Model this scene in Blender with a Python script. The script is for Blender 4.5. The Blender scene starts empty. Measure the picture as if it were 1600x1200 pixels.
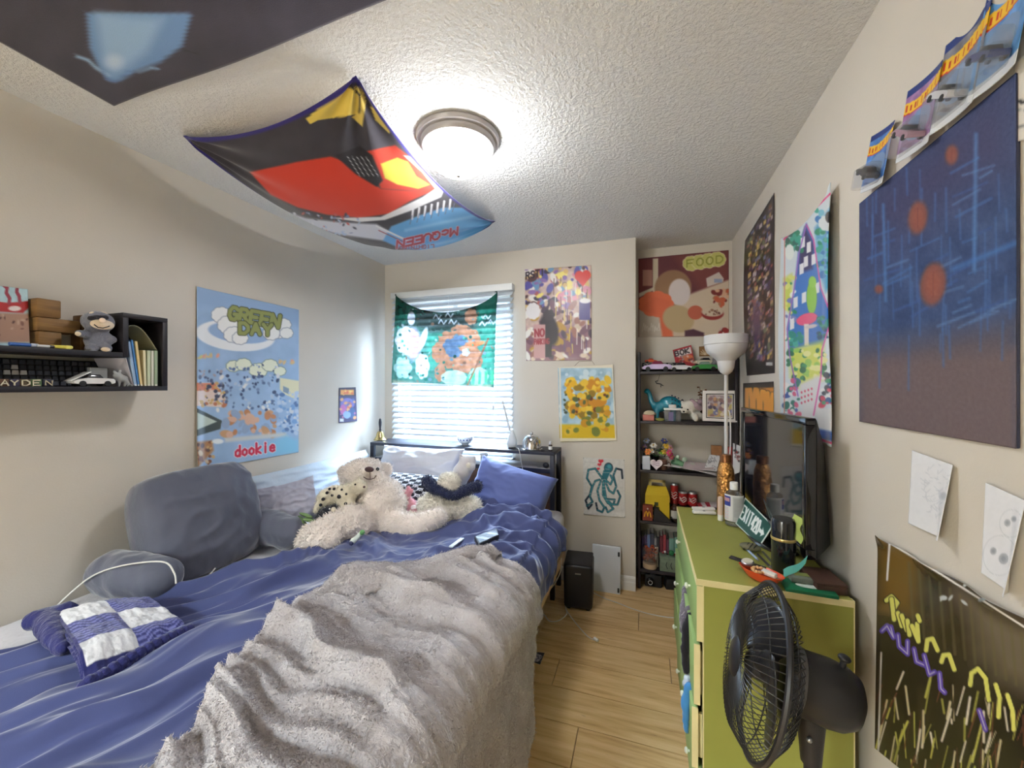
import bpy, bmesh, math, random
import numpy as np
from mathutils import Vector, Matrix, Euler

random.seed(7)
PI = math.pi
SC = bpy.context.scene
COL = SC.collection

# ------------------------------------------------------------------ camera
F, CX, CY, CAMZ = 620.0, 800.0, 600.0, 1.41
YAW = math.atan(206.0 / F)
SN, CS = math.sin(YAW), math.cos(YAW)
cam_d = bpy.data.cameras.new('camera')
cam_d.sensor_width = 36.0
cam_d.lens = F / 1600.0 * 36.0
cam_d.clip_start = 0.02
cam = bpy.data.objects.new('camera', cam_d)
COL.objects.link(cam)
cam.location = (0, 0, CAMZ)
cam.rotation_euler = (PI / 2, 0, YAW)
SC.camera = cam

# ------------------------------------------------------------------ light
world = bpy.data.worlds.new('world')
SC.world = world
world.use_nodes = True
_bg = world.node_tree.nodes['Background']
_bg.inputs[0].default_value = (0.66, 0.83, 1.0, 1)
_bg.inputs[1].default_value = 0.6
LAMP_STRENGTH = 33.0

def area_light(name, loc, rot, sx, sy, power, color):
    l = bpy.data.lights.new(name, 'AREA')
    l.shape = 'RECTANGLE'; l.size = sx; l.size_y = sy
    l.energy = power; l.color = color
    o = bpy.data.objects.new(name, l); COL.objects.link(o)
    o.location = loc; o.rotation_euler = rot
    return o
# daylight falling on the window from the open sky outside
area_light('window_daylight', (-1.50, 4.25, 3.0), (-math.radians(47), 0, 0), 1.8, 1.3, 950, (0.66, 0.83, 1.0))
# added fill light, unseen, entering by the made-up doorway behind the photographer
area_light('added_fill_light', (-1.5, -2.2, 2.36), (0, 0, 0),   .9, .9, 205, (0.82, 0.93, 1.0))

vs = SC.view_settings
vs.view_transform = 'Standard'
vs.look = 'None'
vs.exposure = 1.08
vs.gamma = 1.0
vs.use_curve_mapping = False

# ------------------------------------------------------------------ pixel -> place
XL, XR, YB, YN, XJ, ZC, YF = -2.07, 0.585, 2.835, 3.11, -0.053, 2.41, -1.5
def ray(px, py):
    u = (px - CX) / F; v = (CY - py) / F
    return Vector((-SN + u * CS, CS + u * SN, v))
CAMP = Vector((0, 0, CAMZ))
def at(px, py, d):  return CAMP + ray(px, py) * d
def onX(px, py, X): r = ray(px, py); return CAMP + r * (X / r.x)
def onY(px, py, Y): r = ray(px, py); return CAMP + r * (Y / r.y)
def onZ(px, py, Z): r = ray(px, py); return CAMP + r * ((Z - CAMZ) / r.z)
def proj(P):
    P = np.asarray(P, float)
    x, y, z = P[..., 0], P[..., 1], P[..., 2] - CAMZ
    d = -x * SN + y * CS
    return CX + F * (x * CS + y * SN) / d, CY - F * z / d

# ------------------------------------------------------------------ noise
def _h(ix, iy, s):
    n = (ix.astype(np.int64) * 374761393 + iy.astype(np.int64) * 668265263 + s * 1442695041) & 0xFFFFFFFF
    n = ((n ^ (n >> 13)) * 1274126177) & 0xFFFFFFFF
    return ((n ^ (n >> 16)) & 0xFFFF) / 65535.0
def noise(x, y, s=0):
    x = np.asarray(x, float); y = np.asarray(y, float)
    ix = np.floor(x); iy = np.floor(y); fx = x - ix; fy = y - iy
    ux = fx * fx * fx * (fx * (fx * 6 - 15) + 10); uy = fy * fy * fy * (fy * (fy * 6 - 15) + 10)
    def g(a, b):
        t = _h(ix + a, iy + b, s) * 2 * PI
        return np.cos(t) * (fx - a) + np.sin(t) * (fy - b)
    return ((g(0, 0) * (1 - ux) + g(1, 0) * ux) * (1 - uy) + (g(0, 1) * (1 - ux) + g(1, 1) * ux) * uy) * 1.4
def fbm(x, y, o=4, s=0):
    r = 0; a = 1.0; f = 1.0; t = 0
    for k in range(o):
        r = r + a * noise(x * f, y * f, s + k); t += a; a *= .5; f *= 2.03
    return r / t
def ridge(x, y, s=0, p=1.6):
    return np.exp(-(noise(x, y, s) * 3.4) ** 2 * (p / 1.5))
def crease(x, y, s=0):
    n = noise(x, y, s); return 1 - 2.2 * np.sqrt(n * n + .0035)
def sst(a, b, x):
    t = np.clip((x - a) / (b - a), 0, 1); return t * t * (3 - 2 * t)

# ------------------------------------------------------------------ materials
def lin(c):
    return tuple(((v / 255) / 12.92 if v / 255 <= .04045 else ((v / 255 + .055) / 1.055) ** 2.4) for v in c)
MATS = {}
def M(name, col, rough=.6, metal=0.0, bump=0.0, bscale=60, var=0.0, vscale=6, col2=None, sheen=0.0,
      trans=0.0, emis=0.0, coat=0.0, stretch=(1, 1, 1), spec=.5, translucent=0.0, alpha=1.0, ior=1.45, bdist=.01, rnd=0.0):
    if name in MATS: return MATS[name]
    m = bpy.data.materials.new(name); m.use_nodes = True
    nt = m.node_tree; N = nt.nodes; L = nt.links
    b = N['Principled BSDF']; out = N['Material Output']
    c = lin(col)
    b.inputs['Base Color'].default_value = (*c, 1)
    b.inputs['Roughness'].default_value = rough
    b.inputs['Metallic'].default_value = metal
    b.inputs['Specular IOR Level'].default_value = spec
    b.inputs['IOR'].default_value = ior
    if sheen: b.inputs['Sheen Weight'].default_value = sheen; b.inputs['Sheen Roughness'].default_value = .4
    if trans: b.inputs['Transmission Weight'].default_value = trans
    if coat: b.inputs['Coat Weight'].default_value = coat
    if alpha < 1: b.inputs['Alpha'].default_value = alpha
    if emis:
        b.inputs['Emission Color'].default_value = (*c, 1); b.inputs['Emission Strength'].default_value = emis
    tc = mp = None
    if var or bump or col2:
        tc = N.new('ShaderNodeTexCoord'); mp = N.new('ShaderNodeMapping'); mp.inputs['Scale'].default_value = stretch
        L.new(tc.outputs['Object'], mp.inputs['Vector'])
    src = None
    if var or col2:
        nz = N.new('ShaderNodeTexNoise'); nz.inputs['Scale'].default_value = vscale; nz.inputs['Detail'].default_value = 5
        L.new(mp.outputs[0], nz.inputs['Vector'])
        rp = N.new('ShaderNodeValToRGB')
        c2 = lin(col2) if col2 else tuple(min(1, x * (1 - var)) for x in c)
        c1 = c if col2 else tuple(min(1, x * (1 + var)) for x in c)
        rp.color_ramp.elements[0].position = .32; rp.color_ramp.elements[1].position = .68
        rp.color_ramp.elements[0].color = (*c2, 1); rp.color_ramp.elements[1].color = (*c1, 1)
        L.new(nz.outputs['Fac'], rp.inputs[0]); src = rp.outputs[0]
    if rnd:
        oi = N.new('ShaderNodeObjectInfo'); hs = N.new('ShaderNodeHueSaturation')
        mr = N.new('ShaderNodeMapRange'); mr.inputs['To Min'].default_value = 1 - rnd; mr.inputs['To Max'].default_value = 1 + rnd
        L.new(oi.outputs['Random'], mr.inputs['Value']); L.new(mr.outputs[0], hs.inputs['Value'])
        if src: L.new(src, hs.inputs['Color'])
        else: hs.inputs['Color'].default_value = (*c, 1)
        src = hs.outputs[0]
    if src: L.new(src, b.inputs['Base Color'])
    if bump:
        nb = N.new('ShaderNodeTexNoise'); nb.inputs['Scale'].default_value = bscale; nb.inputs['Detail'].default_value = 3
        L.new(mp.outputs[0], nb.inputs['Vector'])
        bp = N.new('ShaderNodeBump'); bp.inputs['Strength'].default_value = bump; bp.inputs['Distance'].default_value = bdist
        L.new(nb.outputs['Fac'], bp.inputs['Height']); L.new(bp.outputs[0], b.inputs['Normal'])
    if translucent:
        tr = N.new('ShaderNodeBsdfTranslucent'); mx = N.new('ShaderNodeMixShader'); mx.inputs[0].default_value = translucent
        if src: L.new(src, tr.inputs['Color'])
        else: tr.inputs['Color'].default_value = (*c, 1)
        L.new(b.outputs[0], mx.inputs[1]); L.new(tr.outputs[0], mx.inputs[2]); L.new(mx.outputs[0], out.inputs['Surface'])
    MATS[name] = m
    return m
def print_mat(name, rough=.5, translucent=0.0, clear=0.0, sheen=0.0, bump=0.0, bscale=300, spec=.3):
    """flat print: the colours are stored on the sheet itself"""
    if name in MATS: return MATS[name]
    m = bpy.data.materials.new(name); m.use_nodes = True
    nt = m.node_tree; N = nt.nodes; L = nt.links
    b = N['Principled BSDF']; out = N['Material Output']
    at_ = N.new('ShaderNodeAttribute'); at_.attribute_name = 'print'
    L.new(at_.outputs['Color'], b.inputs['Base Color'])
    b.inputs['Roughness'].default_value = rough; b.inputs['Specular IOR Level'].default_value = spec
    if sheen: b.inputs['Sheen Weight'].default_value = sheen
    if bump:
        tc = N.new('ShaderNodeTexCoord'); nb = N.new('ShaderNodeTexNoise'); nb.inputs['Scale'].default_value = bscale
        L.new(tc.outputs['Object'], nb.inputs['Vector'])
        bp = N.new('ShaderNodeBump'); bp.inputs['Strength'].default_value = bump; bp.inputs['Distance'].default_value = .004
        L.new(nb.outputs['Fac'], bp.inputs['Height']); L.new(bp.outputs[0], b.inputs['Normal'])
    s = b.outputs[0]
    if translucent:
        tr = N.new('ShaderNodeBsdfTranslucent'); L.new(at_.outputs['Color'], tr.inputs['Color'])
        mx = N.new('ShaderNodeMixShader'); mx.inputs[0].default_value = translucent
        L.new(s, mx.inputs[1]); L.new(tr.outputs[0], mx.inputs[2]); s = mx.outputs[0]
    if clear:
        tp = N.new('ShaderNodeBsdfTransparent'); mx = N.new('ShaderNodeMixShader'); mx.inputs[0].default_value = clear
        L.new(s, mx.inputs[1]); L.new(tp.outputs[0], mx.inputs[2]); s = mx.outputs[0]
    L.new(s, out.inputs['Surface'])
    MATS[name] = m
    return m

# ------------------------------------------------------------------ things and meshes
def parent_to(o, p):
    o.parent = p
    o.matrix_parent_inverse = Matrix.Translation(-Vector(PLACE[p.name]))
PLACE = {}
def tag(o, label=None, cat=None, group=None, kind=None):
    if label: o['label'] = label
    if cat: o['category'] = cat
    if group: o['group'] = group
    if kind: o['kind'] = kind
    return o
def thing(name, label, cat, base, group=None):
    o = bpy.data.objects.new(name, None); COL.objects.link(o)
    o.empty_display_size = .05
    o.location = base; PLACE[o.name] = Vector(base)
    return tag(o, label, cat, group)
def link(name, me, mat, parent=None, smooth=False):
    o = bpy.data.objects.new(name, me)
    me.name = o.name
    if mat is not None: me.materials.append(mat)
    n = len(me.vertices)
    co = np.empty(n * 3); me.vertices.foreach_get('co', co); co = co.reshape(-1, 3)
    c = (co.min(0) + co.max(0)) / 2
    co -= c; me.vertices.foreach_set('co', co.ravel())
    o.location = c
    COL.objects.link(o); PLACE[o.name] = Vector(c)
    if smooth: me.polygons.foreach_set('use_smooth', [True] * len(me.polygons))
    me.update()
    if parent is not None: parent_to(o, parent)
    return o
def smooth_by_angle(me, ang=40):
    me.polygons.foreach_set('use_smooth', [True] * len(me.polygons))
    bm = bmesh.new(); bm.from_mesh(me)
    for e in bm.edges:
        e.smooth = not (len(e.link_faces) == 2 and e.calc_face_angle(0) > math.radians(ang))
    bm.to_mesh(me); bm.free()

def frame(loc, rz=0, rx=0, ry=0, s=1.0):
    return Matrix.Translation(Vector(loc)) @ Euler((rx, ry, rz), 'XYZ').to_matrix().to_4x4() @ Matrix.Scale(s, 4)
def basis(o, x, y, z):
    """frame with the given axes"""
    m = Matrix((Vector(x).normalized(), Vector(y).normalized(), Vector(z).normalized())).transposed().to_4x4()
    m.translation = Vector(o); return m
def axis_frame(o, zdir, xhint=(1, 0, 0)):
    z = Vector(zdir).normalized(); x = Vector(xhint); x = (x - z * x.dot(z)).normalized()
    return basis(o, x, z.cross(x), z)

class G:
    def __init__(s, m=None):
        s.V = []; s.F = []; s.m = m or Matrix.Identity(4)
    def add(s, V, Fc):
        b = len(s.V); m = s.m
        s.V += [tuple(m @ Vector(v)) for v in V]
        s.F += [tuple(i + b for i in f) for f in Fc]
        return s
    def box(s, a, b, top=None):
        """box between two corners; top = (inset x, inset y) narrows the upper face"""
        x0, y0, z0 = a; x1, y1, z1 = b
        ix, iy = top or (0, 0)
        V = [(x0, y0, z0), (x1, y0, z0), (x1, y1, z0), (x0, y1, z0), (x0 + ix, y0 + iy, z1), (x1 - ix, y0 + iy, z1), (x1 - ix, y1 - iy, z1), (x0 + ix, y1 - iy, z1)]
        return s.add(V, [(0, 3, 2, 1), (4, 5, 6, 7), (0, 1, 5, 4), (1, 2, 6, 5), (2, 3, 7, 6), (3, 0, 4, 7)])
    def cbox(s, c, sz):
        return s.box([c[i] - sz[i] / 2 for i in range(3)], [c[i] + sz[i] / 2 for i in range(3)])
    def tube(s, pts, r, n=8, closed=False, caps=True):
        P = [Vector(p) for p in pts]; k = len(P)
        R = r if isinstance(r, (list, tuple)) else [r] * k
        V = []; Fc = []; prev = None
        for i in range(k):
            a = P[(i - 1) % k] if (closed or i > 0) else P[i]
            b = P[(i + 1) % k] if (closed or i < k - 1) else P[i]
            t = (b - a).normalized() if (b - a).length > 1e-9 else Vector((0, 0, 1))
            if prev is None:
                h = Vector((0, 0, 1)) if abs(t.z) < .9 else Vector((1, 0, 0))
                nrm = (h - t * h.dot(t)).normalized()
            else:
                nrm = prev - t * prev.dot(t)
                nrm = nrm.normalized() if nrm.length > 1e-6 else Vector((1, 0, 0))
            prev = nrm; bn = t.cross(nrm)
            for j in range(n):
                q = 2 * PI * j / n
                V.append(P[i] + (nrm * math.cos(q) + bn * math.sin(q)) * R[i])
        for i in range(k if closed else k - 1):
            i2 = (i + 1) % k
            for j in range(n):
                j2 = (j + 1) % n
                Fc.append((i * n + j, i * n + j2, i2 * n + j2, i2 * n + j))
        if caps and not closed:
            Fc.append(tuple(range(n))[::-1]); Fc.append(tuple((k - 1) * n + j for j in range(n)))
        return s.add(V, Fc)
    def lathe(s, prof, n=24, sx=1.0, sy=1.0):
        V = []; Fc = []; k = len(prof)
        for (r, z) in prof:
            for j in range(n):
                q = 2 * PI * j / n
                V.append((r * sx * math.cos(q), r * sy * math.sin(q), z))
        for i in range(k - 1):
            for j in range(n):
                j2 = (j + 1) % n
                Fc.append((i * n + j, i * n + j2, (i + 1) * n + j2, (i + 1) * n + j))
        if prof[0][0] > 1e-6: Fc.append(tuple(range(n))[::-1])
        if prof[-1][0] > 1e-6: Fc.append(tuple((k - 1) * n + j for j in range(n)))
        return s.add(V, Fc)
    def ell(s, c, r, n=14, k=9, rot=None):
        if not isinstance(r, (list, tuple)): r = (r, r, r)
        V = [];Fc = []
        R = Euler(rot, 'XYZ').to_matrix() if rot else None
        def p(v):
            w = Vector((v[0] * r[0], v[1] * r[1], v[2] * r[2]))
            if R: w = R @ w
            return Vector(c) + w
        V.append(p((0, 0, -1)))
        for i in range(1, k):
            a = -PI / 2 + PI * i / k
            for j in range(n):
                q = 2 * PI * j / n
                V.append(p((math.cos(a) * math.cos(q), math.cos(a) * math.sin(q), math.sin(a))))
        V.append(p((0, 0, 1))); t = len(V) - 1
        for j in range(n):
            j2 = (j + 1) % n
            Fc.append((0, 1 + j2, 1 + j)); Fc.append((t, t - n + j, t - n + j2))
            for i in range(k - 2):
                Fc.append((1 + i * n + j, 1 + i * n + j2, 1 + (i + 1) * n + j2, 1 + (i + 1) * n + j))
        return s.add(V, Fc)
    def prism(s, poly, h0, h1):
        """polygon in local xy extruded along z"""
        n = len(poly)
        V = [(x, y, h0) for x, y in poly] + [(x, y, h1) for x, y in poly]
        Fc = [tuple(range(n))[::-1], tuple(range(n, 2 * n))]
        for i in range(n):
            j = (i + 1) % n; Fc.append((i, j, n + j, n + i))
        return s.add(V, Fc)
    def build(s, name, mat, parent=None, smooth=False, bevel=0, seg=2, ang=40):
        me = bpy.data.meshes.new(name); me.from_pydata(s.V, [], s.F)
        bm = bmesh.new(); bm.from_mesh(me)
        bmesh.ops.recalc_face_normals(bm, faces=bm.faces)
        if bevel:
            ed = [e for e in bm.edges if len(e.link_faces) == 2 and e.calc_face_angle(0) > .5]
            bmesh.ops.bevel(bm, geom=ed, offset=bevel, segments=seg, affect='EDGES', profile=.5, clamp_overlap=True)
        bm.to_mesh(me); bm.free()
        if smooth or bevel: smooth_by_angle(me, ang)
        return link(name, me, mat, parent)

def grid_mesh(name, P, cols=None, closed_u=False):
    """P: (nv, nu, 3) array -> mesh with quads; cols: (nv, nu, 3) srgb 0-255 print"""
    nv, nu = P.shape[:2]
    idx = np.arange(nv * nu).reshape(nv, nu)
    if closed_u: idx = np.concatenate([idx, idx[:, :1]], 1)
    q = np.stack([idx[:-1, :-1], idx[:-1, 1:], idx[1:, 1:], idx[1:, :-1]], -1).reshape(-1, 4)
    return np_mesh(name, P.reshape(-1, 3), q, None if cols is None else cols.reshape(-1, 3))
def np_mesh(name, V, Q, cols=None):
    me = bpy.data.meshes.new(name)
    V = np.ascontiguousarray(V, dtype=np.float32); Q = np.ascontiguousarray(Q, dtype=np.int32)
    k = Q.shape[1]
    me.vertices.add(len(V)); me.vertices.foreach_set('co', V.ravel())
    me.loops.add(Q.size); me.loops.foreach_set('vertex_index', Q.ravel())
    me.polygons.add(len(Q)); me.polygons.foreach_set('loop_start', np.arange(len(Q), dtype=np.int32) * k)
    me.update(calc_edges=True)
    if cols is not None:
        c = np.clip(cols / 255.0, 0, 1)
        c = np.where(c <= .04045, c / 12.92, ((c + .055) / 1.055) ** 2.4)
        a = me.color_attributes.new('print', 'FLOAT_COLOR', 'POINT')
        a.data.foreach_set('color', np.concatenate([c, np.ones((len(c), 1))], 1).astype(np.float32).ravel())
    return me
def sheet(name, P, mat, parent=None, cols=None, thick=0.0006, normal=None):
    """thin closed sheet from a grid of points (front = P, back offset by thick against the normal)"""
    nv, nu = P.shape[:2]
    if normal is None:
        du = np.gradient(P, axis=1); dv = np.gradient(P, axis=0)
        nrm = np.cross(dv, du); nrm /= (np.linalg.norm(nrm, axis=-1, keepdims=True) + 1e-12)
        if ((np.array(CAMP) - P) * nrm).sum() < 0: nrm = -nrm
    else:
        nrm = np.broadcast_to(np.array(normal, float), P.shape)
    B = P - nrm * thick
    i = np.arange(nv * nu).reshape(nv, nu); b = i + nv * nu
    q1 = np.stack([i[:-1, :-1], i[:-1, 1:], i[1:, 1:], i[1:, :-1]], -1).reshape(-1, 4)
    q2 = np.stack([b[:-1, :-1], b[1:, :-1], b[1:, 1:], b[:-1, 1:]], -1).reshape(-1, 4)
    loop = np.concatenate([i[0, :], i[1:, -1], i[-1, -2::-1], i[-2:0:-1, 0]])
    l2 = np.roll(loop, -1)
    q3 = np.stack([loop, loop + nv * nu, l2 + nv * nu, l2], -1)
    V = np.concatenate([P.reshape(-1, 3), B.reshape(-1, 3)])
    cc = None
    if cols is not None:
        bk = cols.reshape(-1, 3)
        cc = np.concatenate([bk, bk * .0 + np.array((225, 222, 215)) if mat.name.startswith('paper') else bk])
    me = np_mesh(name, V, np.concatenate([q1, q2, q3]), cc)
    return link(name, me, mat, parent, smooth=True)
def quad_grid(tl, tr, br, bl, nu, nv):
    u = np.linspace(0, 1, nu)[None, :, None]; v = np.linspace(0, 1, nv)[:, None, None]
    tl, tr, br, bl = [np.array(p, float) for p in (tl, tr, br, bl)]
    return (tl * (1 - u) + tr * u) * (1 - v) + (bl * (1 - u) + br * u) * v

# ------------------------------------------------------------------ printing: paints colours onto a sheet's own points
FONT = {
 'A': [[(0,0),(.5,1),(1,0)],[(.2,.38),(.8,.38)]], 'B': [[(0,0),(0,1),(.7,1),(.9,.78),(.7,.53),(0,.53)],[(.7,.53),(1,.27),(.75,0),(0,0)]],
 'C': [[(1,.85),(.7,1),(.3,1),(0,.7),(0,.3),(.3,0),(.7,0),(1,.15)]], 'D': [[(0,0),(0,1),(.6,1),(1,.7),(1,.3),(.6,0),(0,0)]],
 'E': [[(1,1),(0,1),(0,0),(1,0)],[(0,.5),(.8,.5)]], 'F': [[(1,1),(0,1),(0,0)],[(0,.5),(.8,.5)]],
 'G': [[(1,.85),(.7,1),(.3,1),(0,.7),(0,.3),(.3,0),(.75,0),(1,.2),(1,.45),(.6,.45)]], 'H': [[(0,0),(0,1)],[(1,0),(1,1)],[(0,.5),(1,.5)]],
 'I': [[(.5,0),(.5,1)]], 'K': [[(0,0),(0,1)],[(1,1),(0,.45),(1,0)]], 'L': [[(0,1),(0,0),(1,0)]],
 'M': [[(0,0),(0,1),(.5,.4),(1,1),(1,0)]], 'N': [[(0,0),(0,1),(1,0),(1,1)]], 'O': [[(.3,0),(0,.3),(0,.7),(.3,1),(.7,1),(1,.7),(1,.3),(.7,0),(.3,0)]],
 'P': [[(0,0),(0,1),(.7,1),(1,.75),(.7,.48),(0,.48)]], 'Q': [[(.3,0),(0,.3),(0,.7),(.3,1),(.7,1),(1,.7),(1,.3),(.7,0),(.3,0)],[(.6,.3),(1,0)]],
 'R': [[(0,0),(0,1),(.7,1),(1,.75),(.7,.5),(0,.5)],[(.5,.5),(1,0)]], 'S': [[(1,.85),(.7,1),(.3,1),(0,.78),(.25,.55),(.75,.45),(1,.22),(.7,0),(.3,0),(0,.15)]],
 'T': [[(0,1),(1,1)],[(.5,1),(.5,0)]], 'U': [[(0,1),(0,.25),(.3,0),(.7,0),(1,.25),(1,1)]], 'V': [[(0,1),(.5,0),(1,1)]], 'W': [[(0,1),(.25,0),(.5,.7),(.75,0),(1,1)]],
 'X': [[(0,0),(1,1)],[(0,1),(1,0)]], 'Y': [[(0,1),(.5,.5),(1,1)],[(.5,.5),(.5,0)]], 'Z': [[(0,1),(1,1),(0,0),(1,0)]],
 '0': [[(.3,0),(0,.3),(0,.7),(.3,1),(.7,1),(1,.7),(1,.3),(.7,0),(.3,0)]], '2': [[(0,.75),(.3,1),(.7,1),(1,.75),(.9,.5),(0,0),(1,0)]],
 '4': [[(.75,0),(.75,1),(0,.3),(1,.3)]],
 'd': [[(.9,1),(.9,0)],[(.9,.5),(.5,.62),(.1,.45),(.1,.12),(.5,0),(.9,.15)]], 'o': [[(.5,0),(.1,.15),(.1,.45),(.5,.62),(.9,.45),(.9,.15),(.5,0)]],
 'k': [[(.1,0),(.1,1)],[(.9,.6),(.1,.3),(.9,0)]], 'i': [[(.5,0),(.5,.6)],[(.5,.82),(.5,.9)]], 'e': [[(.1,.32),(.9,.32),(.8,.55),(.5,.62),(.1,.45),(.1,.12),(.5,0),(.9,.08)]],
 'c': [[(.9,.5),(.5,.62),(.1,.45),(.1,.12),(.5,0),(.9,.1)]], 't': [[(.5,1),(.5,.1),(.8,0)],[(.15,.65),(.85,.65)]], 'h': [[(.1,0),(.1,1)],[(.1,.45),(.5,.62),(.9,.45),(.9,0)]],
 'l': [[(.5,0),(.5,1)]], 's': [[(.9,.55),(.5,.62),(.15,.48),(.5,.32),(.9,.15),(.5,0),(.1,.06)]], 'w': [[(0,.62),(.25,0),(.5,.5),(.75,0),(1,.62)]],
}
class Art:
    """colours at the points of a grid; shapes are given in the measured picture coordinates of those points"""
    def __init__(s, P, base, rot=None):
        s.X, s.Y = proj(P); s.C = np.empty(P.shape); s.C[:] = base
        s.rs = np.random.RandomState(abs(int(s.X.sum())) % 9973)
    def mix(s, m, col):
        m = np.clip(m, 0, 1)[..., None]; s.C = s.C * (1 - m) + np.array(col, float) * m; return s
    def poly(s, pts, col, soft=.7):
        X, Y = s.X, s.Y; ins = np.zeros(X.shape, bool); dm = np.full(X.shape, 1e9)
        n = len(pts)
        for i in range(n):
            x0, y0 = pts[i]; x1, y1 = pts[(i + 1) % n]
            if y0 != y1:
                c = ((y0 > Y) != (y1 > Y)) & (X < (x1 - x0) * (Y - y0) / (y1 - y0) + x0); ins ^= c
            dm = np.minimum(dm, s._sd(x0, y0, x1, y1))
        sd = np.where(ins, dm, -dm)
        return s.mix(.5 + sd / (2 * soft), col)
    def _sd(s, x0, y0, x1, y1):
        dx, dy = x1 - x0, y1 - y0; q = dx * dx + dy * dy
        t = np.clip(((s.X - x0) * dx + (s.Y - y0) * dy) / (q + 1e-9), 0, 1)
        return np.hypot(s.X - x0 - t * dx, s.Y - y0 - t * dy)
    def line(s, pts, w, col, soft=.6):
        dm = np.full(s.X.shape, 1e9)
        for (a, b) in zip(pts[:-1], pts[1:]): dm = np.minimum(dm, s._sd(*a, *b))
        return s.mix(.5 + (w / 2 - dm) / (2 * soft), col)
    def ell(s, cx, cy, rx, ry, col, soft=.7, rot=0):
        c, q = math.cos(rot), math.sin(rot)
        x = (s.X - cx) * c + (s.Y - cy) * q; y = -(s.X - cx) * q + (s.Y - cy) * c
        d = (1 - np.hypot(x / rx, y / ry)) * min(rx, ry)
        return s.mix(.5 + d / (2 * soft), col)
    def puff(s, cx, cy, rx, ry, col, n=9, edge=None):
        pts = [(cx + rx * .62 * math.cos(2 * PI * k / n), cy + ry * .62 * math.sin(2 * PI * k / n)) for k in range(n)]
        if edge:
            for p in pts: s.ell(p[0], p[1], rx * .42 + .8, ry * .42 + .8, edge)
        for p in pts: s.ell(p[0], p[1], rx * .42, ry * .42, col)
        return s.ell(cx, cy, rx * .75, ry * .75, col)
    def rect(s, x0, y0, x1, y1, col): return s.poly([(x0, y0), (x1, y0), (x1, y1), (x0, y1)], col)
    def text(s, txt, p0, p1, up, w, col, gap=.3, outline=None, ow=1.2):
        """letters run from p0 to p1 along the base line, up = vector of the letter height"""
        n = len(txt); p0 = np.array(p0, float); p1 = np.array(p1, float); up = np.array(up, float)
        st = (p1 - p0) / (n - gap); wd = st * (1 - gap)
        for pas in ((0, 1) if outline else (1,)):
            for k, ch in enumerate(txt):
                for pl in FONT.get(ch, []):
                    pp = [tuple(p0 + st * k + wd * x + up * y) for x, y in pl]
                    s.line(pp, w + (2 * ow if pas == 0 else 0), outline if pas == 0 else col)
        return s
    def specks(s, x0, y0, x1, y1, n, r, cols, asp=1.0):
        for k in range(n):
            c = cols[s.rs.randint(len(cols))]; q = r * s.rs.uniform(.5, 1.3)
            s.ell(s.rs.uniform(x0, x1), s.rs.uniform(y0, y1), q, q * asp * s.rs.uniform(.6, 1.5), c, rot=s.rs.uniform(0, 3))
        return s
    def grain(s, scale, amp, seed=0):
        f = fbm(s.X / scale, s.Y / scale, 3, seed)[..., None]
        s.C = np.clip(s.C + f * amp, 0, 255); return s

# ================================================================== the room
def struct(o): o['kind'] = 'structure'; return o
wall_m = M('wall_paint', (208, 201, 190), .85, bump=.12, bscale=160, bdist=.003, var=.02, vscale=3)
wall_m2 = wall_m
ceil_m = bpy.data.materials.new('popcorn_ceiling'); ceil_m.use_nodes = True
def _ceil():
    N = ceil_m.node_tree.nodes; L = ceil_m.node_tree.links; b = N['Principled BSDF']
    b.inputs['Base Color'].default_value = (*lin((226, 226, 225)), 1); b.inputs['Roughness'].default_value = .95
    b.inputs['Specular IOR Level'].default_value = .1
    tc = N.new('ShaderNodeTexCoord'); n1 = N.new('ShaderNodeTexNoise'); n1.inputs['Scale'].default_value = 74; n1.inputs['Detail'].default_value = 4
    n1.inputs['Roughness'].default_value = .65
    L.new(tc.outputs['Object'], n1.inputs['Vector'])
    rp = N.new('ShaderNodeValToRGB'); rp.color_ramp.elements[0].position = .38; rp.color_ramp.elements[1].position = .66
    L.new(n1.outputs['Fac'], rp.inputs[0])
    bp = N.new('ShaderNodeBump'); bp.inputs['Strength'].default_value = .55; bp.inputs['Distance'].default_value = .012
    L.new(rp.outputs[0], bp.inputs['Height']); L.new(bp.outputs[0], b.inputs['Normal'])
_ceil()
T = .12
struct(G().box((XL - T, YF - T, 0), (XL, YN + T, ZC)).build('wall_left', wall_m))
struct(G().box((XR, YF - T, 0), (XR + T, YN + T, ZC)).build('wall_right', wall_m))
struct(G().box((XL - T, YF - T - 1.2, ZC), (XR + T, YN + T, ZC + .1)).build('ceiling', ceil_m))
# back wall with the window opening
WX0, WX1, WZ0, WZ1 = -1.94, -0.955, .86, 2.09
g = G()
g.box((XL, YB, 0), (XJ, YB + T, WZ0)); g.box((XL, YB, WZ1), (XJ, YB + T, ZC))
g.box((XL, YB, WZ0), (WX0, YB + T, WZ1)); g.box((WX1, YB, WZ0), (XJ, YB + T, WZ1))
struct(g.build('wall_back', wall_m))
struct(G().box((XJ - T, YB + T, 0), (XJ, YN + T, ZC)).build('wall_nook_side', wall_m))
struct(G().box((XJ, YN, 0), (XR, YN + T, ZC)).build('wall_nook', wall_m))
# unseen wall behind the photographer; doorway and hall added to admit the fill light
g = G()
DX0, DX1, DZ = -1.85, -.95, 2.03
g.box((XL, YF - T, 0), (DX0, YF, ZC)); g.box((DX1, YF - T, 0), (XR, YF, ZC)); g.box((DX0, YF - T, DZ), (DX1, YF, ZC))
struct(g.build('wall_front', wall_m))
g = G()
g.box((XL - T, YF - T - 1.3, 0), (XR + T, YF - T - 1.2, ZC)); g.box((XL - T, YF - T - 1.2, 0), (XL, YF - T, ZC)); g.box((XR, YF - T - 1.2, 0), (XR + T, YF - T, ZC))
struct(g.build('wall_hall', wall_m))

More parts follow.
